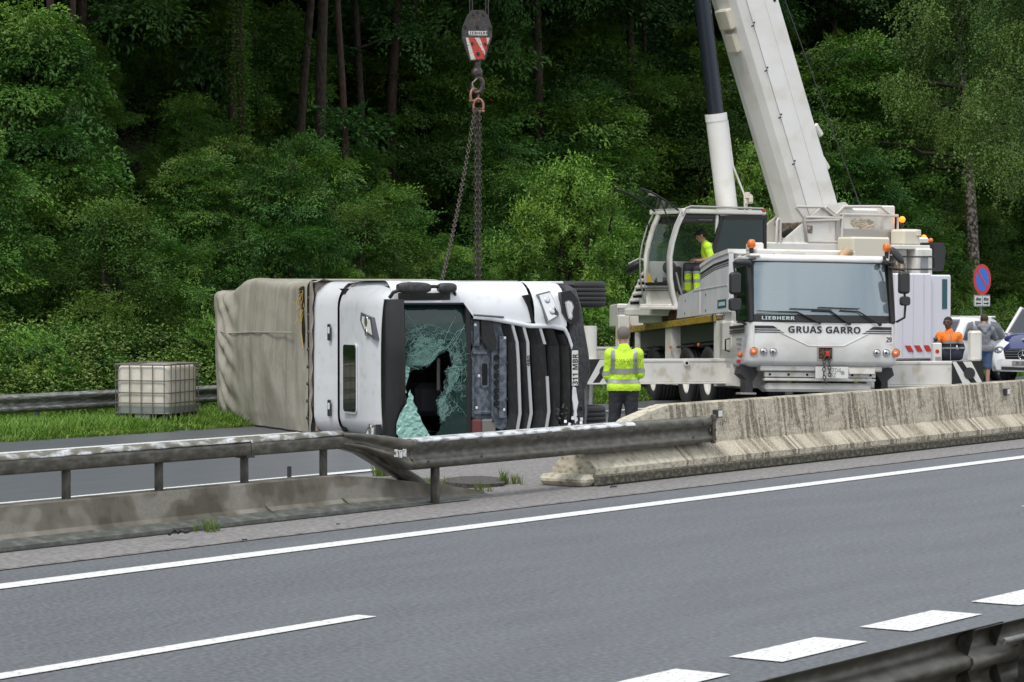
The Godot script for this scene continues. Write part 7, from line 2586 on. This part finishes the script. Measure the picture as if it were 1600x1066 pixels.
	for sx in [-1, 1]:
		s = S()
		s.smooth().tube([Vector3(sx * 0.88, 1.2, 1.58), Vector3(sx * 0.75, 1.84, 0.98)], 0.045, 8)
		part(o, "windscreen_pillar", s, M.car_white)
		s = S()
		s.sg = 0
		s.ball(Vector3(sx * 0.70, 0.78, 2.33), Vector3(0.17, 0.13, 0.12), 12)
		var hl := part(o, "headlamp", s, M.lamp_grey)
		s = S()
		s.smooth().ball(Vector3(sx * 0.68, 0.79, 2.41), Vector3(0.09, 0.08, 0.06), 10)
		part(hl, "lens", s, M.chrome)
		for z in [-1.6, 1.55]: tyre(o, Vector3(sx * 0.83, 0.34, z), 0.34, 0.22, Basis(Vector3(0, 0, 1), Vector3(sx, 0, 0), Vector3(0, sx, 0)), M.alu)
		s = S(Transform3D(Basis(Vector3(0, 0, 1), UP, Vector3(-1, 0, 0)), Vector3.ZERO))
		s.quad(Vector3(0.2, 1.12, -sx * 0.955), Vector3(0.2, 1.7, -sx * 0.86), Vector3(0.85, 1.7, -sx * 0.86), Vector3(1.35, 1.14, -sx * 0.955))
		part(o, "side_window", s, M.car_glass)
	s = S()
	s.prism(V2([[-0.52, 0.82], [0.52, 0.82], [0.46, 0.60], [-0.46, 0.60]]), 2.38, 2.53)
	var gr := part(o, "grille", s, M.black_plastic)
	for y in [0.66, 0.72, 0.78]:
		s = S()
		s.box(Vector3(0, y, 2.535), Vector3(0.94, 0.02, 0.02), 0.006)
		part(gr, "grille_bar", s, M.lamp_grey)
	s = S(Transform3D(Basis(), Vector3(0, 0.71, 2.56)))
	s.sg = 0
	ring_pts = []
	for i in 21: ring_pts.append(Vector3(cos(TAU * i / 20.0), sin(TAU * i / 20.0), 0) * 0.115)
	s.tube(ring_pts, 0.014, 6)
	for i in 3:
		var a := PI / 2 + TAU * i / 3.0
		s.tube([Vector3.ZERO, Vector3(cos(a), sin(a), 0) * 0.11], 0.018, 6, 0.008)
	part(gr, "star_emblem", s, M.chrome)
	s = S()
	s.sg = 0
	s.sheet(12, 5, func(u: float, v: float) -> Vector3:
		var x := lerpf(-0.90, 0.90, u)
		return Vector3(x, lerpf(0.30, 0.60, v), 2.56 - 0.35 * pow(absf(x), 3.2) + 0.03 * sin(v * PI)))
	var bp := part(o, "bumper", s, M.car_white)
	s = S()
	s.box(Vector3(0, 0.38, 2.575), Vector3(1.1, 0.08, 0.03), 0.01)
	part(bp, "air_intake", s, M.dark_plastic)
	s = S()
	s.box(Vector3(0, 0.51, 2.60), Vector3(0.52, 0.11, 0.012), 0.003)
	var np := part(o, "number_plate", s, M.pallet_grey)
	lettering(np, "plate_lettering", "Br 269", 0.075, Transform3D(Basis(), Vector3(0, 0.51, 2.607)), M.letter_black, false)
	# ---- straw, weeds, litter
	o = thing("straw_pile", "spilt straw on the road beside the truck roof", "straw", Vector3(-3.35, 0.0, -37.6))
	s = S()
	for i in 260:
		var p := Vector3(r.randfn() * 0.34, r.randf_range(0.01, 0.05), r.randfn() * 0.3)
		var a := r.randf_range(0, TAU)
		s.tube([p, p + Vector3(cos(a), r.randf_range(-0.05, 0.1), sin(a)) * r.randf_range(0.06, 0.16)], 0.005, 3)
	var st := part(o, "stalks", s, M.straw)
	st.set_meta("kind", "stuff")
	var weed_mat = M.leaf
	var spots := [[17.85, 16.30, 0.55, 9, "tuft of grass growing at the foot of the low kerb wall"], [22.9, 17.4, 0.55, 10, "dry weeds beside the lone rail post"], [23.7, 17.9, 0.6, 8, "small weed in the cracked median near the wall end"], [24.5, 19.3, 0.7, 12, "leafy weed on the median behind the guardrail beam"], [24.35, 17.3, 0.7, 9, "weeds at the blunt end of the concrete wall"], [23.2, 16.95, 0.5, 7, "low weed at the tip of the tapering kerb wall"]]
	for q in spots:
		var g := thing("weed_tuft", q[4], "weed", R(q[0], 0.0, q[1]))
		var wh := []
		var co := []
		for i in q[3]:
			wh.append(Transform3D(Basis(UP, r.randf_range(0, 6)).scaled(Vector3.ONE * q[2] * r.randf_range(0.5, 1.0)), Vector3(r.randf_range(-0.16, 0.16), 0, r.randf_range(-0.1, 0.1))))
			co.append(Color(0.12, 0.2, 0.04).lerp(Color(0.25, 0.2, 0.07), r.randf() * 0.6))
		swarm(g, "blades", spray_mesh("grass", 340), weed_mat, wh, co)
	mat("broken_asphalt", Color.WHITE, 0.9, 0.0, {"tex": ntex(95, 0.05, 4, [[0.3, lin(0.04, 0.038, 0.035)], [0.7, lin(0.10, 0.092, 0.085)]], 256), "uv": Vector3(1.5, 1.5, 1.5)})
	var slabs := [[23.3, 18.2, 0.9, 0.6, 0.05, "dark broken slab lying on the median behind the rail post"], [24.0, 17.6, 0.7, 0.35, 0.06, "narrow broken asphalt piece near the wall end"], [22.9, 18.9, 0.5, 0.4, 0.03, "small flat rubble piece in the middle of the median"]]
	for q in slabs:
		var g := thing("broken_slab", q[5], "rubble", R(q[0], 0.0, q[1]), road_basis() * Basis(UP, r.randf_range(-0.3, 0.3)) * Basis(Vector3(1, 0, 0), 0.05))
		s = S()
		var poly := PackedVector2Array()
		for i in 11:
			var a := TAU * i / 11.0
			poly.append(Vector2(cos(a) * q[2] * r.randf_range(0.75, 1.1), sin(a) * q[3] * r.randf_range(0.75, 1.1)))
		s.prism(poly, 0.0, q[4])
		var pm := part(g, "slab", s, M.broken_asphalt)
		pm.rotation.x = -PI / 2
	var bits := [[17.05, 15.95, "twisted black rubber strip on the toe of the low kerb wall", 0.12], [17.3, 15.3, "small black scrap on the pinkish concrete edge", 0.03], [16.2, 15.2, "tiny dark chip on the concrete strip, far left", 0.02], [19.0, 15.6, "dark chip on the concrete strip below the kerb wall", 0.02], [24.4, 16.0, "dark shred lying before the wall plinth", 0.05]]
	for q in bits:
		var g := thing("litter_scrap", q[2], "litter", R(q[0], 0.01 if q[3] < 0.1 else 0.05, q[1]))
		s = S()
		s.sg = 0
		var pts := []
		for i in 6: pts.append(Vector3(i * q[3] * 0.3, 0.012 + 0.3 * q[3] * absf(sin(i * 1.7)), r.randf_range(-0.4, 0.4) * q[3]))
		s.tube(pts, q[3] * 0.12 + 0.004, 5)
		part(g, "scrap", s, M.black_rubber)
	# road studs along the back of the kerb wall
	for q in [[17.25, 17.6, "leftmost"], [20.0, 17.9, "second"], [23.0, 19.6, "rightmost"]]:
		var g := thing("marker_stub", q[2] + " of the small dark stubs standing on the median edge", "marker", R(q[0], 0.0, q[1]))
		s = S()
		s.box(Vector3(0, 0.12 if q[2] != "rightmost" else 0.08, 0), Vector3(0.05, 0.24, 0.04), 0.008)
		part(g, "stub", s, M.black_rubber)

# ---------------------------------------------------------------- people
# a smooth union of tapered capsules and balls, meshed as surface nets
class Flesh:
	var bones := []
	func bone(a: Vector3, b: Vector3, ra: float, rb: float, sq := Vector3.ONE):
		bones.append([a, b, ra, rb, sq])
	func ball(c: Vector3, r: float, sq := Vector3.ONE):
		bones.append([c, c + Vector3(0, 0.0001, 0), r, r, sq])
	func limbs(pts: Array, rs: Array):
		for i in pts.size() - 1: bone(pts[i], pts[i + 1], rs[i], rs[i + 1])
	func net(cell: float, k: float, grow := 0.0) -> Array:
		var lo := Vector3.INF
		var hi := -Vector3.INF
		for b in bones:
			var m: float = maxf(b[2], b[3]) * maxf(b[4].x, maxf(b[4].y, b[4].z)) + grow
			lo = lo.min(b[0].min(b[1]) - Vector3.ONE * m)
			hi = hi.max(b[0].max(b[1]) + Vector3.ONE * m)
		lo -= Vector3.ONE * cell * 2.5
		hi += Vector3.ONE * cell * 2.5
		var nx := int((hi.x - lo.x) / cell) + 1
		var ny := int((hi.y - lo.y) / cell) + 1
		var nz := int((hi.z - lo.z) / cell) + 1
		var f := PackedFloat32Array()
		f.resize(nx * ny * nz)
		f.fill(1.0)
		for b in bones:
			var a: Vector3 = b[0]
			var d: Vector3 = b[1] - a
			var sq: Vector3 = b[4]
			var dd := maxf(d.length_squared(), 1e-9)
			var m: float = maxf(b[2], b[3]) * maxf(sq.x, maxf(sq.y, sq.z)) + grow + k + cell * 2.0
			var l := ((a.min(b[1]) - Vector3.ONE * m - lo) / cell).floor()
			var h := ((a.max(b[1]) + Vector3.ONE * m - lo) / cell).ceil()
			for x in range(maxi(0, int(l.x)), mini(nx, int(h.x) + 1)):
				for y in range(maxi(0, int(l.y)), mini(ny, int(h.y) + 1)):
					for z in range(maxi(0, int(l.z)), mini(nz, int(h.z) + 1)):
						var p := lo + Vector3(x, y, z) * cell
						var t := clampf((p - a).dot(d) / dd, 0.0, 1.0)
						var q := (p - a - d * t) / sq
						var v: float = q.length() * minf(sq.x, minf(sq.y, sq.z)) - lerpf(b[2], b[3], t) * minf(sq.x, minf(sq.y, sq.z)) - grow
						var i := (x * ny + y) * nz + z
						var o := f[i]
						var hh := clampf(0.5 + 0.5 * (o - v) / k, 0.0, 1.0)
						f[i] = lerpf(o, v, hh) - k * hh * (1.0 - hh)
		var vid := {}
		var vs := PackedVector3Array()
		var quads := []
		var sy := nz
		var sx := ny * nz
		for x in nx - 1:
			for y in ny - 1:
				for z in nz - 1:
					var i := x * sx + y * sy + z
					var n := 0
					for c in 8:
						if f[i + (sx if c & 1 else 0) + (sy if c & 2 else 0) + (1 if c & 4 else 0)] < 0.0: n += 1
					if n == 0 or n == 8: continue
					var sum := Vector3.ZERO
					var cnt := 0
					for c in 8:
						for ax in [1, 2, 4]:
							if c & ax: continue
							var fa := f[i + (sx if c & 1 else 0) + (sy if c & 2 else 0) + (1 if c & 4 else 0)]
							var c2: int = c | ax
							var fb := f[i + (sx if c2 & 1 else 0) + (sy if c2 & 2 else 0) + (1 if c2 & 4 else 0)]
							if (fa < 0.0) != (fb < 0.0):
								var t := fa / (fa - fb)
								sum += Vector3(c & 1, (c >> 1) & 1, (c >> 2) & 1).lerp(Vector3(c2 & 1, (c2 >> 1) & 1, (c2 >> 2) & 1), t)
								cnt += 1
					vid[i] = vs.size()
					vs.append(lo + (Vector3(x, y, z) + sum / cnt) * cell)
		for x in range(1, nx - 1):
			for y in range(1, ny - 1):
				for z in range(1, nz - 1):
					var i := x * sx + y * sy + z
					var inside := f[i] < 0.0
					for e in [[sx, sy, 1], [sy, 1, sx], [1, sx, sy]]:
						if inside != (f[i + e[0]] < 0.0):
							var q := [vid[i], vid[i - e[1]], vid[i - e[1] - e[2]], vid[i - e[2]]]
							if not inside: q.reverse()
							quads.append(q)
		return [vs, quads]
	func to(s: Shape, cell: float, k: float, grow := 0.0, keep = null):
		var n := net(cell, k, grow)
		var v: PackedVector3Array = n[0]
		s.sg = 0
		for q in n[1]:
			if keep:
				var c: Vector3 = (v[q[0]] + v[q[1]] + v[q[2]] + v[q[3]]) * 0.25
				if not keep.call(c): continue
			s.quad(v[q[0]], v[q[1]], v[q[2]], v[q[3]])

func hand_bones(f: Flesh, wrist: Vector3, dir: Vector3, palm_n: Vector3, thumb_side: float):
	var d := dir.normalized()
	var n := palm_n.normalized()
	var sd := d.cross(n).normalized()
	var pc := wrist + d * 0.05
	f.bone(wrist, pc, 0.026, 0.03, Vector3.ONE)
	for i in 4:
		var o := (i - 1.5) * 0.021
		var k := pc + d * 0.035 + sd * o
		var l: float = [0.036, 0.044, 0.041, 0.031][i]
		f.bone(pc + sd * o * 0.7, k, 0.014, 0.011)
		f.bone(k, k + d * l * 0.8 - n * l * 0.5, 0.010, 0.009)
		f.bone(k + d * l * 0.8 - n * l * 0.5, k + d * l * 1.1 - n * l * 1.25, 0.009, 0.008)
	var t0 := wrist + d * 0.025 + sd * 0.024 * thumb_side
	f.bone(t0, t0 + d * 0.03 + sd * 0.028 * thumb_side - n * 0.012, 0.014, 0.011)
	f.bone(t0 + d * 0.03 + sd * 0.028 * thumb_side - n * 0.012, t0 + d * 0.058 + sd * 0.030 * thumb_side - n * 0.03, 0.011, 0.009)

# J: head, neck, chest, pelvis, sh/el/wr (L, R), hip/kn/an (L, R); look = where the face points
func person(label: String, at: Vector3, J: Dictionary, look: Vector3, skin: Material, coat: Array, legs: Array, hair: Material, hair_len: float, bulk: float) -> Node3D:
	var o := thing("person", label, "person", at)
	var body := Flesh.new()
	body.bone(J.pelvis, J.chest, 0.12, 0.135, Vector3.ONE)
	body.bone(J.chest, J.neck, 0.12, 0.06)
	body.bone(J.neck, J.head + Vector3(0, -0.05, 0), 0.056, 0.052)
	for k in 2:
		body.bone(J.chest.lerp(J.sh[k], 0.3), J.sh[k], 0.08, 0.06)
		body.limbs([J.sh[k], J.el[k], J.wr[k]], [0.055, 0.042, 0.030])
		body.limbs([J.pelvis.lerp(J.hip[k], 0.5), J.hip[k], J.kn[k], J.an[k]], [0.10, 0.09, 0.056, 0.042])
		body.bone(J.an[k] + Vector3(0, -0.03, 0), J.an[k] + J.toe * 0.15 + Vector3(0, -0.04, 0), 0.042, 0.032)
	var s := S()
	body.to(s, 0.02, 0.03)
	# head with a face, on a finer grid
	var l := look.normalized()
	var rt := l.cross(UP).normalized()
	var up := rt.cross(l)
	var hd := Flesh.new()
	var h: Vector3 = J.head
	hd.ball(h + up * 0.02 - l * 0.01, 0.088, Vector3(1.0, 1.12, 1.0))
	hd.bone(h + l * 0.03 - up * 0.03, h + l * 0.045 - up * 0.085, 0.066, 0.042)
	hd.bone(h + l * 0.088 + up * 0.012, h + l * 0.108 - up * 0.022, 0.010, 0.015)
	hd.bone(h + l * 0.075 - up * 0.055 - rt * 0.018, h + l * 0.075 - up * 0.055 + rt * 0.018, 0.016, 0.016)
	hd.bone(h + l * 0.078 + up * 0.035 - rt * 0.03, h + l * 0.078 + up * 0.035 + rt * 0.03, 0.016, 0.016)
	for sg in [-1.0, 1.0]: hd.bone(h + rt * sg * 0.088 + up * 0.02, h + rt * sg * 0.088 - up * 0.03, 0.018, 0.012)
	hd.bone(h - up * 0.06 - l * 0.01, J.neck, 0.054, 0.06)
	hd.to(s, 0.009, 0.018)
	for k in 2:
		var hf := Flesh.new()
		hand_bones(hf, J.wr[k], J.hand[k], J.palm[k], 1.0 if k == 0 else -1.0)
		hf.to(s, 0.006, 0.008)
	var b := part(o, "body", s, skin)
	s = S()
	for sg in [-1.0, 1.0]: s.smooth().ball(h + l * 0.083 + up * 0.014 + rt * sg * 0.031, Vector3.ONE * 0.011, 8)
	part(b, "eye", s, M.letter_black)
	# hair as a cap on the skull
	var hr := Flesh.new()
	hr.ball(h + up * 0.03 - l * 0.018, 0.094, Vector3(1.0, 1.08, 1.0))
	s = S()
	hr.to(s, 0.012, 0.01, 0.0, func(c: Vector3) -> bool:
		var q := c - h
		var face := q.dot(l)
		return q.dot(up) > (0.055 if face > 0.03 else (-hair_len if face < -0.02 else lerpf(-hair_len, 0.055, (face + 0.02) / 0.05))))
	part(b, "hair", s, hair)
	# coat: [[material, predicate, name], ...] cut from one shell; legs likewise
	var shell := Flesh.new()
	shell.bone(J.pelvis + Vector3(0, -0.02, 0), J.chest, 0.135 * bulk, 0.15 * bulk, Vector3.ONE)
	shell.bone(J.chest, J.neck + (J.chest - J.neck) * 0.35, 0.14 * bulk, 0.10)
	shell.bone(J.neck + (J.chest - J.neck) * 0.2, J.neck, 0.078, 0.072)
	for k in 2:
		shell.bone(J.chest.lerp(J.sh[k], 0.35), J.sh[k], 0.105 * bulk, 0.078 * bulk)
		shell.limbs([J.sh[k], J.el[k], J.el[k].lerp(J.wr[k], coat[0])], [0.078 * bulk, 0.063 * bulk, 0.050 * bulk])
		shell.bone(J.pelvis, J.hip[k], 0.125 * bulk, 0.11 * bulk)
	shell.bone(J.hip[0] + Vector3(0, 0.05, 0), J.hip[1] + Vector3(0, 0.05, 0), 0.14 * bulk, 0.14 * bulk)
	for q in coat[1]:
		s = S()
		shell.to(s, 0.018, 0.035, q[3] if q.size() > 3 else 0.0, q[2])
		part(o, q[0], s, q[1])
	var pants := Flesh.new()
	for k in 2:
		pants.limbs([J.pelvis.lerp(J.hip[k], 0.6), J.hip[k], J.kn[k], J.kn[k].lerp(J.an[k], legs[0])], [0.125, 0.11, 0.08, 0.072])
	for q in legs[1]:
		s = S()
		pants.to(s, 0.02, 0.03, q[3] if q.size() > 3 else 0.0, q[2])
		part(o, q[0], s, q[1])
	for k in 2:
		s = S()
		var sf := Flesh.new()
		sf.bone(J.an[k] + Vector3(0, -0.035, 0) - J.toe * 0.04, J.an[k] + J.toe * 0.16 + Vector3(0, -0.045, 0), 0.05, 0.04)
		sf.to(s, 0.014, 0.01)
		part(o, "shoe", s, M.letter_black)
	return o

func people():
	mat("skin_light", Color(0.42, 0.24, 0.17), 0.5)
	mat("skin_dark", Color(0.105, 0.055, 0.038), 0.45)
	mat("hair_grey", Color(0.15, 0.13, 0.12), 0.8)
	mat("hair_dark", Color(0.018, 0.013, 0.010), 0.8)
	mat("hair_brown", Color(0.06, 0.035, 0.02), 0.8)
	mat("hi_vis_lime", Color.WHITE, 0.65, 0.0, {"tex": ntex(101, 0.02, 3, [[0.3, lin(0.45, 0.72, 0.02)], [0.7, lin(0.56, 0.86, 0.03)]], 128), "uv": Vector3(3, 3, 3), "bump": ntex(102, 0.02, 3, [], 128), "bs": 1.5, "rim": 0.3})
	mat("hi_vis_orange", Color(0.86, 0.20, 0.012), 0.65, 0.0, {"bump": ntex(103, 0.02, 3, [], 128), "bs": 1.5, "uv": Vector3(3, 3, 3)})
	mat("navy_cloth", Color(0.014, 0.016, 0.032), 0.8)
	mat("dark_trousers", Color(0.020, 0.022, 0.030), 0.8, 0.0, {"bump": ntex(104, 0.02, 3, [], 128), "bs": 1.5, "uv": Vector3(3, 3, 3)})
	mat("slate_trousers", Color(0.045, 0.047, 0.06), 0.8)
	mat("grey_hoodie", Color(0.22, 0.225, 0.255), 0.85, 0.0, {"bump": ntex(105, 0.02, 3, [], 128), "bs": 1.5, "uv": Vector3(3, 3, 3)})
	mat("denim", Color(0.05, 0.10, 0.19), 0.85)
	mat("reflective_tape", Color(0.30, 0.31, 0.33), 0.4, 0.1)
	mat("grey_shirt", Color(0.3, 0.3, 0.31), 0.85)
	var yes := func(_c: Vector3) -> bool: return true
	# --- man in the lime jacket, seen from behind
	var J := {"head": Vector3(-0.01, 1.65, -0.02), "neck": Vector3(0, 1.50, 0.0), "chest": Vector3(0.01, 1.28, 0.02), "pelvis": Vector3(0.0, 0.96, 0.0), "sh": [Vector3(-0.185, 1.40, 0.0), Vector3(0.185, 1.40, 0.0)], "el": [Vector3(-0.222, 1.11, -0.03), Vector3(0.225, 1.13, -0.05)], "wr": [Vector3(-0.16, 0.98, -0.24), Vector3(0.13, 1.03, -0.27)],
		"hip": [Vector3(-0.095, 0.90, 0), Vector3(0.095, 0.90, 0)], "kn": [Vector3(-0.13, 0.50, -0.03), Vector3(0.11, 0.50, 0.0)], "an": [Vector3(-0.16, 0.09, 0.02), Vector3(0.10, 0.09, 0.03)], "toe": Vector3(-0.15, 0, -1), "hand": [Vector3(0.5, 0.1, -0.5), Vector3(-0.5, 0.1, -0.5)], "palm": [Vector3(0, 1, 0), Vector3(0, 1, 0)]}
	var band := func(c: Vector3) -> bool:
		var arm := absf(c.x) > 0.20
		if arm: return (absf(c.y - 1.16 - 0.02 * signf(c.x)) < 0.03) or absf(c.y - 1.02) < 0.02
		return absf(c.y - 1.17) < 0.032 or absf(c.y - 1.035) < 0.028 or (absf(absf(c.x) - 0.155) < 0.024 and c.y > 1.17 and c.y < 1.45)
	var m := person("grey-haired man in a lime hi-vis jacket seen from behind", Vector3(1.53, 0, -35.0), J, Vector3(-0.3, -0.1, -1), M.skin_light, [0.8, [["jacket", M.hi_vis_lime, func(c: Vector3) -> bool: return c.y > 0.90], ["reflective_band", M.reflective_tape, band, 0.005]]], [0.97, [["trousers", M.dark_trousers, yes]]], M.hair_grey, 0.055, 1.0)
	lettering(m, "back_print", "GRUAS GARRO", 0.045, Transform3D(Basis(), Vector3(0.02, 1.315, 0.187)), M.dark_print, false, "Droid Sans", 0.006, 1.0)
	# --- man in the orange jacket, facing the camera
	J = {"head": Vector3(0.0, 1.605, 0.02), "neck": Vector3(0.03, 1.45, 0.0), "chest": Vector3(0.03, 1.24, 0.0), "pelvis": Vector3(0.03, 0.94, 0.0), "sh": [Vector3(-0.155, 1.345, 0.0), Vector3(0.215, 1.335, 0.0)], "el": [Vector3(-0.27, 1.14, 0.05), Vector3(0.29, 1.09, 0.0)], "wr": [Vector3(-0.26, 1.27, 0.22), Vector3(0.25, 0.86, 0.05)],
		"hip": [Vector3(-0.07, 0.88, 0), Vector3(0.13, 0.88, 0)], "kn": [Vector3(-0.08, 0.48, 0.03), Vector3(0.14, 0.48, 0.02)], "an": [Vector3(-0.09, 0.09, 0), Vector3(0.15, 0.09, 0)], "toe": Vector3(-0.1, 0, 1), "hand": [Vector3(-0.3, 0.3, 0.6), Vector3(0, -1, 0.2)], "palm": [Vector3(0, 1, -0.3), Vector3(1, 0, 0)]}
	var band2 := func(c: Vector3) -> bool: return absf(c.y - 1.205) < 0.022 or absf(c.y - 1.085) < 0.022
	m = person("dark-skinned man in an orange and navy hi-vis jacket leaning on the crane", Vector3(8.99, 0, -52.8), J, Vector3(-0.55, 0.0, 1), M.skin_dark, [0.85, [["jacket", M.hi_vis_orange, func(c: Vector3) -> bool: return c.y > 1.185 and c.x > -0.24, 0.0], ["jacket_lower", M.navy_cloth, func(c: Vector3) -> bool: return (c.y <= 1.185 and c.y > 0.80) or c.x <= -0.24], ["reflective_band", M.reflective_tape, band2, 0.005]]], [0.97, [["trousers", M.dark_trousers, yes]]], M.hair_dark, 0.02, 1.02)
	var s := S()
	s.box(Vector3(0.03, 1.13, 0.178), Vector3(0.012, 0.56, 0.012))
	part(m, "zip", s, M.reflective_tape)
	# the white stand he rests his hand on
	s = S()
	s.box(Vector3(0, 0.6, 0), Vector3(0.19, 1.2, 0.2), 0.02)
	var st := thing("control_stand", "white control box on a stand under the hand of the orange-jacketed man", "control box", Vector3(8.71, 0.0, -52.5))
	part(st, "housing", s, M.crane_white)
	s = S()
	s.cyl(Vector3(0, 1.03, 0.1), Vector3(0, 1.03, 0.112), 0.04, 12)
	part(st, "button", s, M.red_paint)
	s = S()
	s.box(Vector3(0.02, 0.86, 0.105), Vector3(0.12, 0.12, 0.02), 0.01)
	part(st, "latch", s, M.grey_print)
	# --- man in the grey hooded top, back to the camera
	J = {"head": Vector3(0.03, 1.585, -0.06), "neck": Vector3(0.0, 1.44, 0.0), "chest": Vector3(-0.01, 1.22, 0.02), "pelvis": Vector3(0.02, 0.92, 0.0), "sh": [Vector3(-0.18, 1.35, 0.02), Vector3(0.19, 1.34, -0.02)], "el": [Vector3(-0.2, 1.08, -0.12), Vector3(0.30, 1.15, -0.14)], "wr": [Vector3(0.0, 1.15, -0.32), Vector3(0.14, 1.22, -0.34)],
		"hip": [Vector3(-0.07, 0.86, 0), Vector3(0.11, 0.86, 0)], "kn": [Vector3(-0.04, 0.47, -0.08), Vector3(0.10, 0.47, 0.02)], "an": [Vector3(-0.03, 0.09, -0.1), Vector3(0.09, 0.09, 0.05)], "toe": Vector3(0.4, 0, -1), "hand": [Vector3(0.5, 0.4, -0.4), Vector3(-0.2, 0.5, -0.4)], "palm": [Vector3(0, 0, 1), Vector3(0, 0, 1)]}
	var cuff := func(c: Vector3) -> bool: return c.y < 0.93 and c.y > 0.84
	m = person("man in a grey hooded top and blue shorts standing with his back turned", Vector3(11.15, 0, -60.5), J, Vector3(0.45, -0.3, -1), M.skin_light, [0.95, [["hooded_top", M.grey_hoodie, func(c: Vector3) -> bool: return c.y > 0.84], ["waistband", M.reflective_tape, func(c: Vector3) -> bool: return absf(c.y - 0.965) < 0.012, 0.004]]], [0.06, [["shorts", M.denim, func(c: Vector3) -> bool: return c.y > 0.43]]], M.hair_brown, 0.05, 1.05)
	s = S()
	s.sg = 0
	var hood := Flesh.new()
	hood.bone(Vector3(-0.11, 1.42, 0.09), Vector3(0.10, 1.42, 0.09), 0.06, 0.06)
	hood.bone(Vector3(-0.10, 1.44, 0.08), Vector3(0.0, 1.30, 0.15), 0.055, 0.05)
	hood.bone(Vector3(0.10, 1.44, 0.08), Vector3(0.0, 1.30, 0.15), 0.055, 0.05)
	hood.to(s, 0.014, 0.03)
	part(m, "hood", s, M.grey_hoodie)
	# --- crane operator sitting in the cabin, bent forward
	J = {"head": Vector3(-0.06, 3.385, 0.0), "neck": Vector3(0.02, 3.24, 0.0), "chest": Vector3(0.10, 3.06, 0.0), "pelvis": Vector3(0.17, 2.80, 0.0), "sh": [Vector3(0.06, 3.17, 0.18), Vector3(0.05, 3.17, -0.18)], "el": [Vector3(0.13, 2.93, 0.25), Vector3(0.1, 2.93, -0.25)], "wr": [Vector3(-0.10, 2.88, 0.20), Vector3(-0.14, 2.90, -0.15)],
		"hip": [Vector3(0.14, 2.77, 0.09), Vector3(0.14, 2.77, -0.09)], "kn": [Vector3(-0.16, 2.72, 0.12), Vector3(-0.31, 2.73, -0.11)], "an": [Vector3(-0.14, 2.27, 0.13), Vector3(-0.32, 2.27, -0.12)], "toe": Vector3(-1, 0, 0), "hand": [Vector3(-1, 0.1, -0.1), Vector3(-1, 0.1, 0.1)], "palm": [Vector3(0, 1, 0), Vector3(0, 1, 0)]}
	m = person("crane operator in a lime shirt and dark cap bending forward in the open cabin", Vector3(3.92, 0.0, -52.3), J, Vector3(-1, -0.35, 0.12), M.skin_light, [-0.5, [["shirt", M.hi_vis_lime, func(c: Vector3) -> bool: return c.y > 2.90 - c.x * 0.3]]], [0.92, [["trousers", M.slate_trousers, func(c: Vector3) -> bool: return c.y > 2.66], ["hi_vis_trouser_leg", M.hi_vis_lime, func(c: Vector3) -> bool: return c.y <= 2.66], ["reflective_band", M.reflective_tape, func(c: Vector3) -> bool: return absf(c.y - 2.64) < 0.025 or absf(c.y - 2.47) < 0.025, 0.005]]], M.hair_dark, 0.05, 1.1)
	s = S()
	s.sg = 0
	var cap := Flesh.new()
	cap.ball(Vector3(-0.05, 3.43, 0.0), 0.1, Vector3(1.05, 0.85, 1.0))
	cap.bone(Vector3(-0.14, 3.42, 0.0), Vector3(-0.2, 3.385, 0.01), 0.05, 0.04, Vector3(1, 0.35, 1))
	cap.to(s, 0.012, 0.02, 0.0, func(c: Vector3) -> bool: return c.y > 3.385 - (0.03 if c.x < -0.12 else 0.0))
	part(m, "cap", s, M.hair_dark)
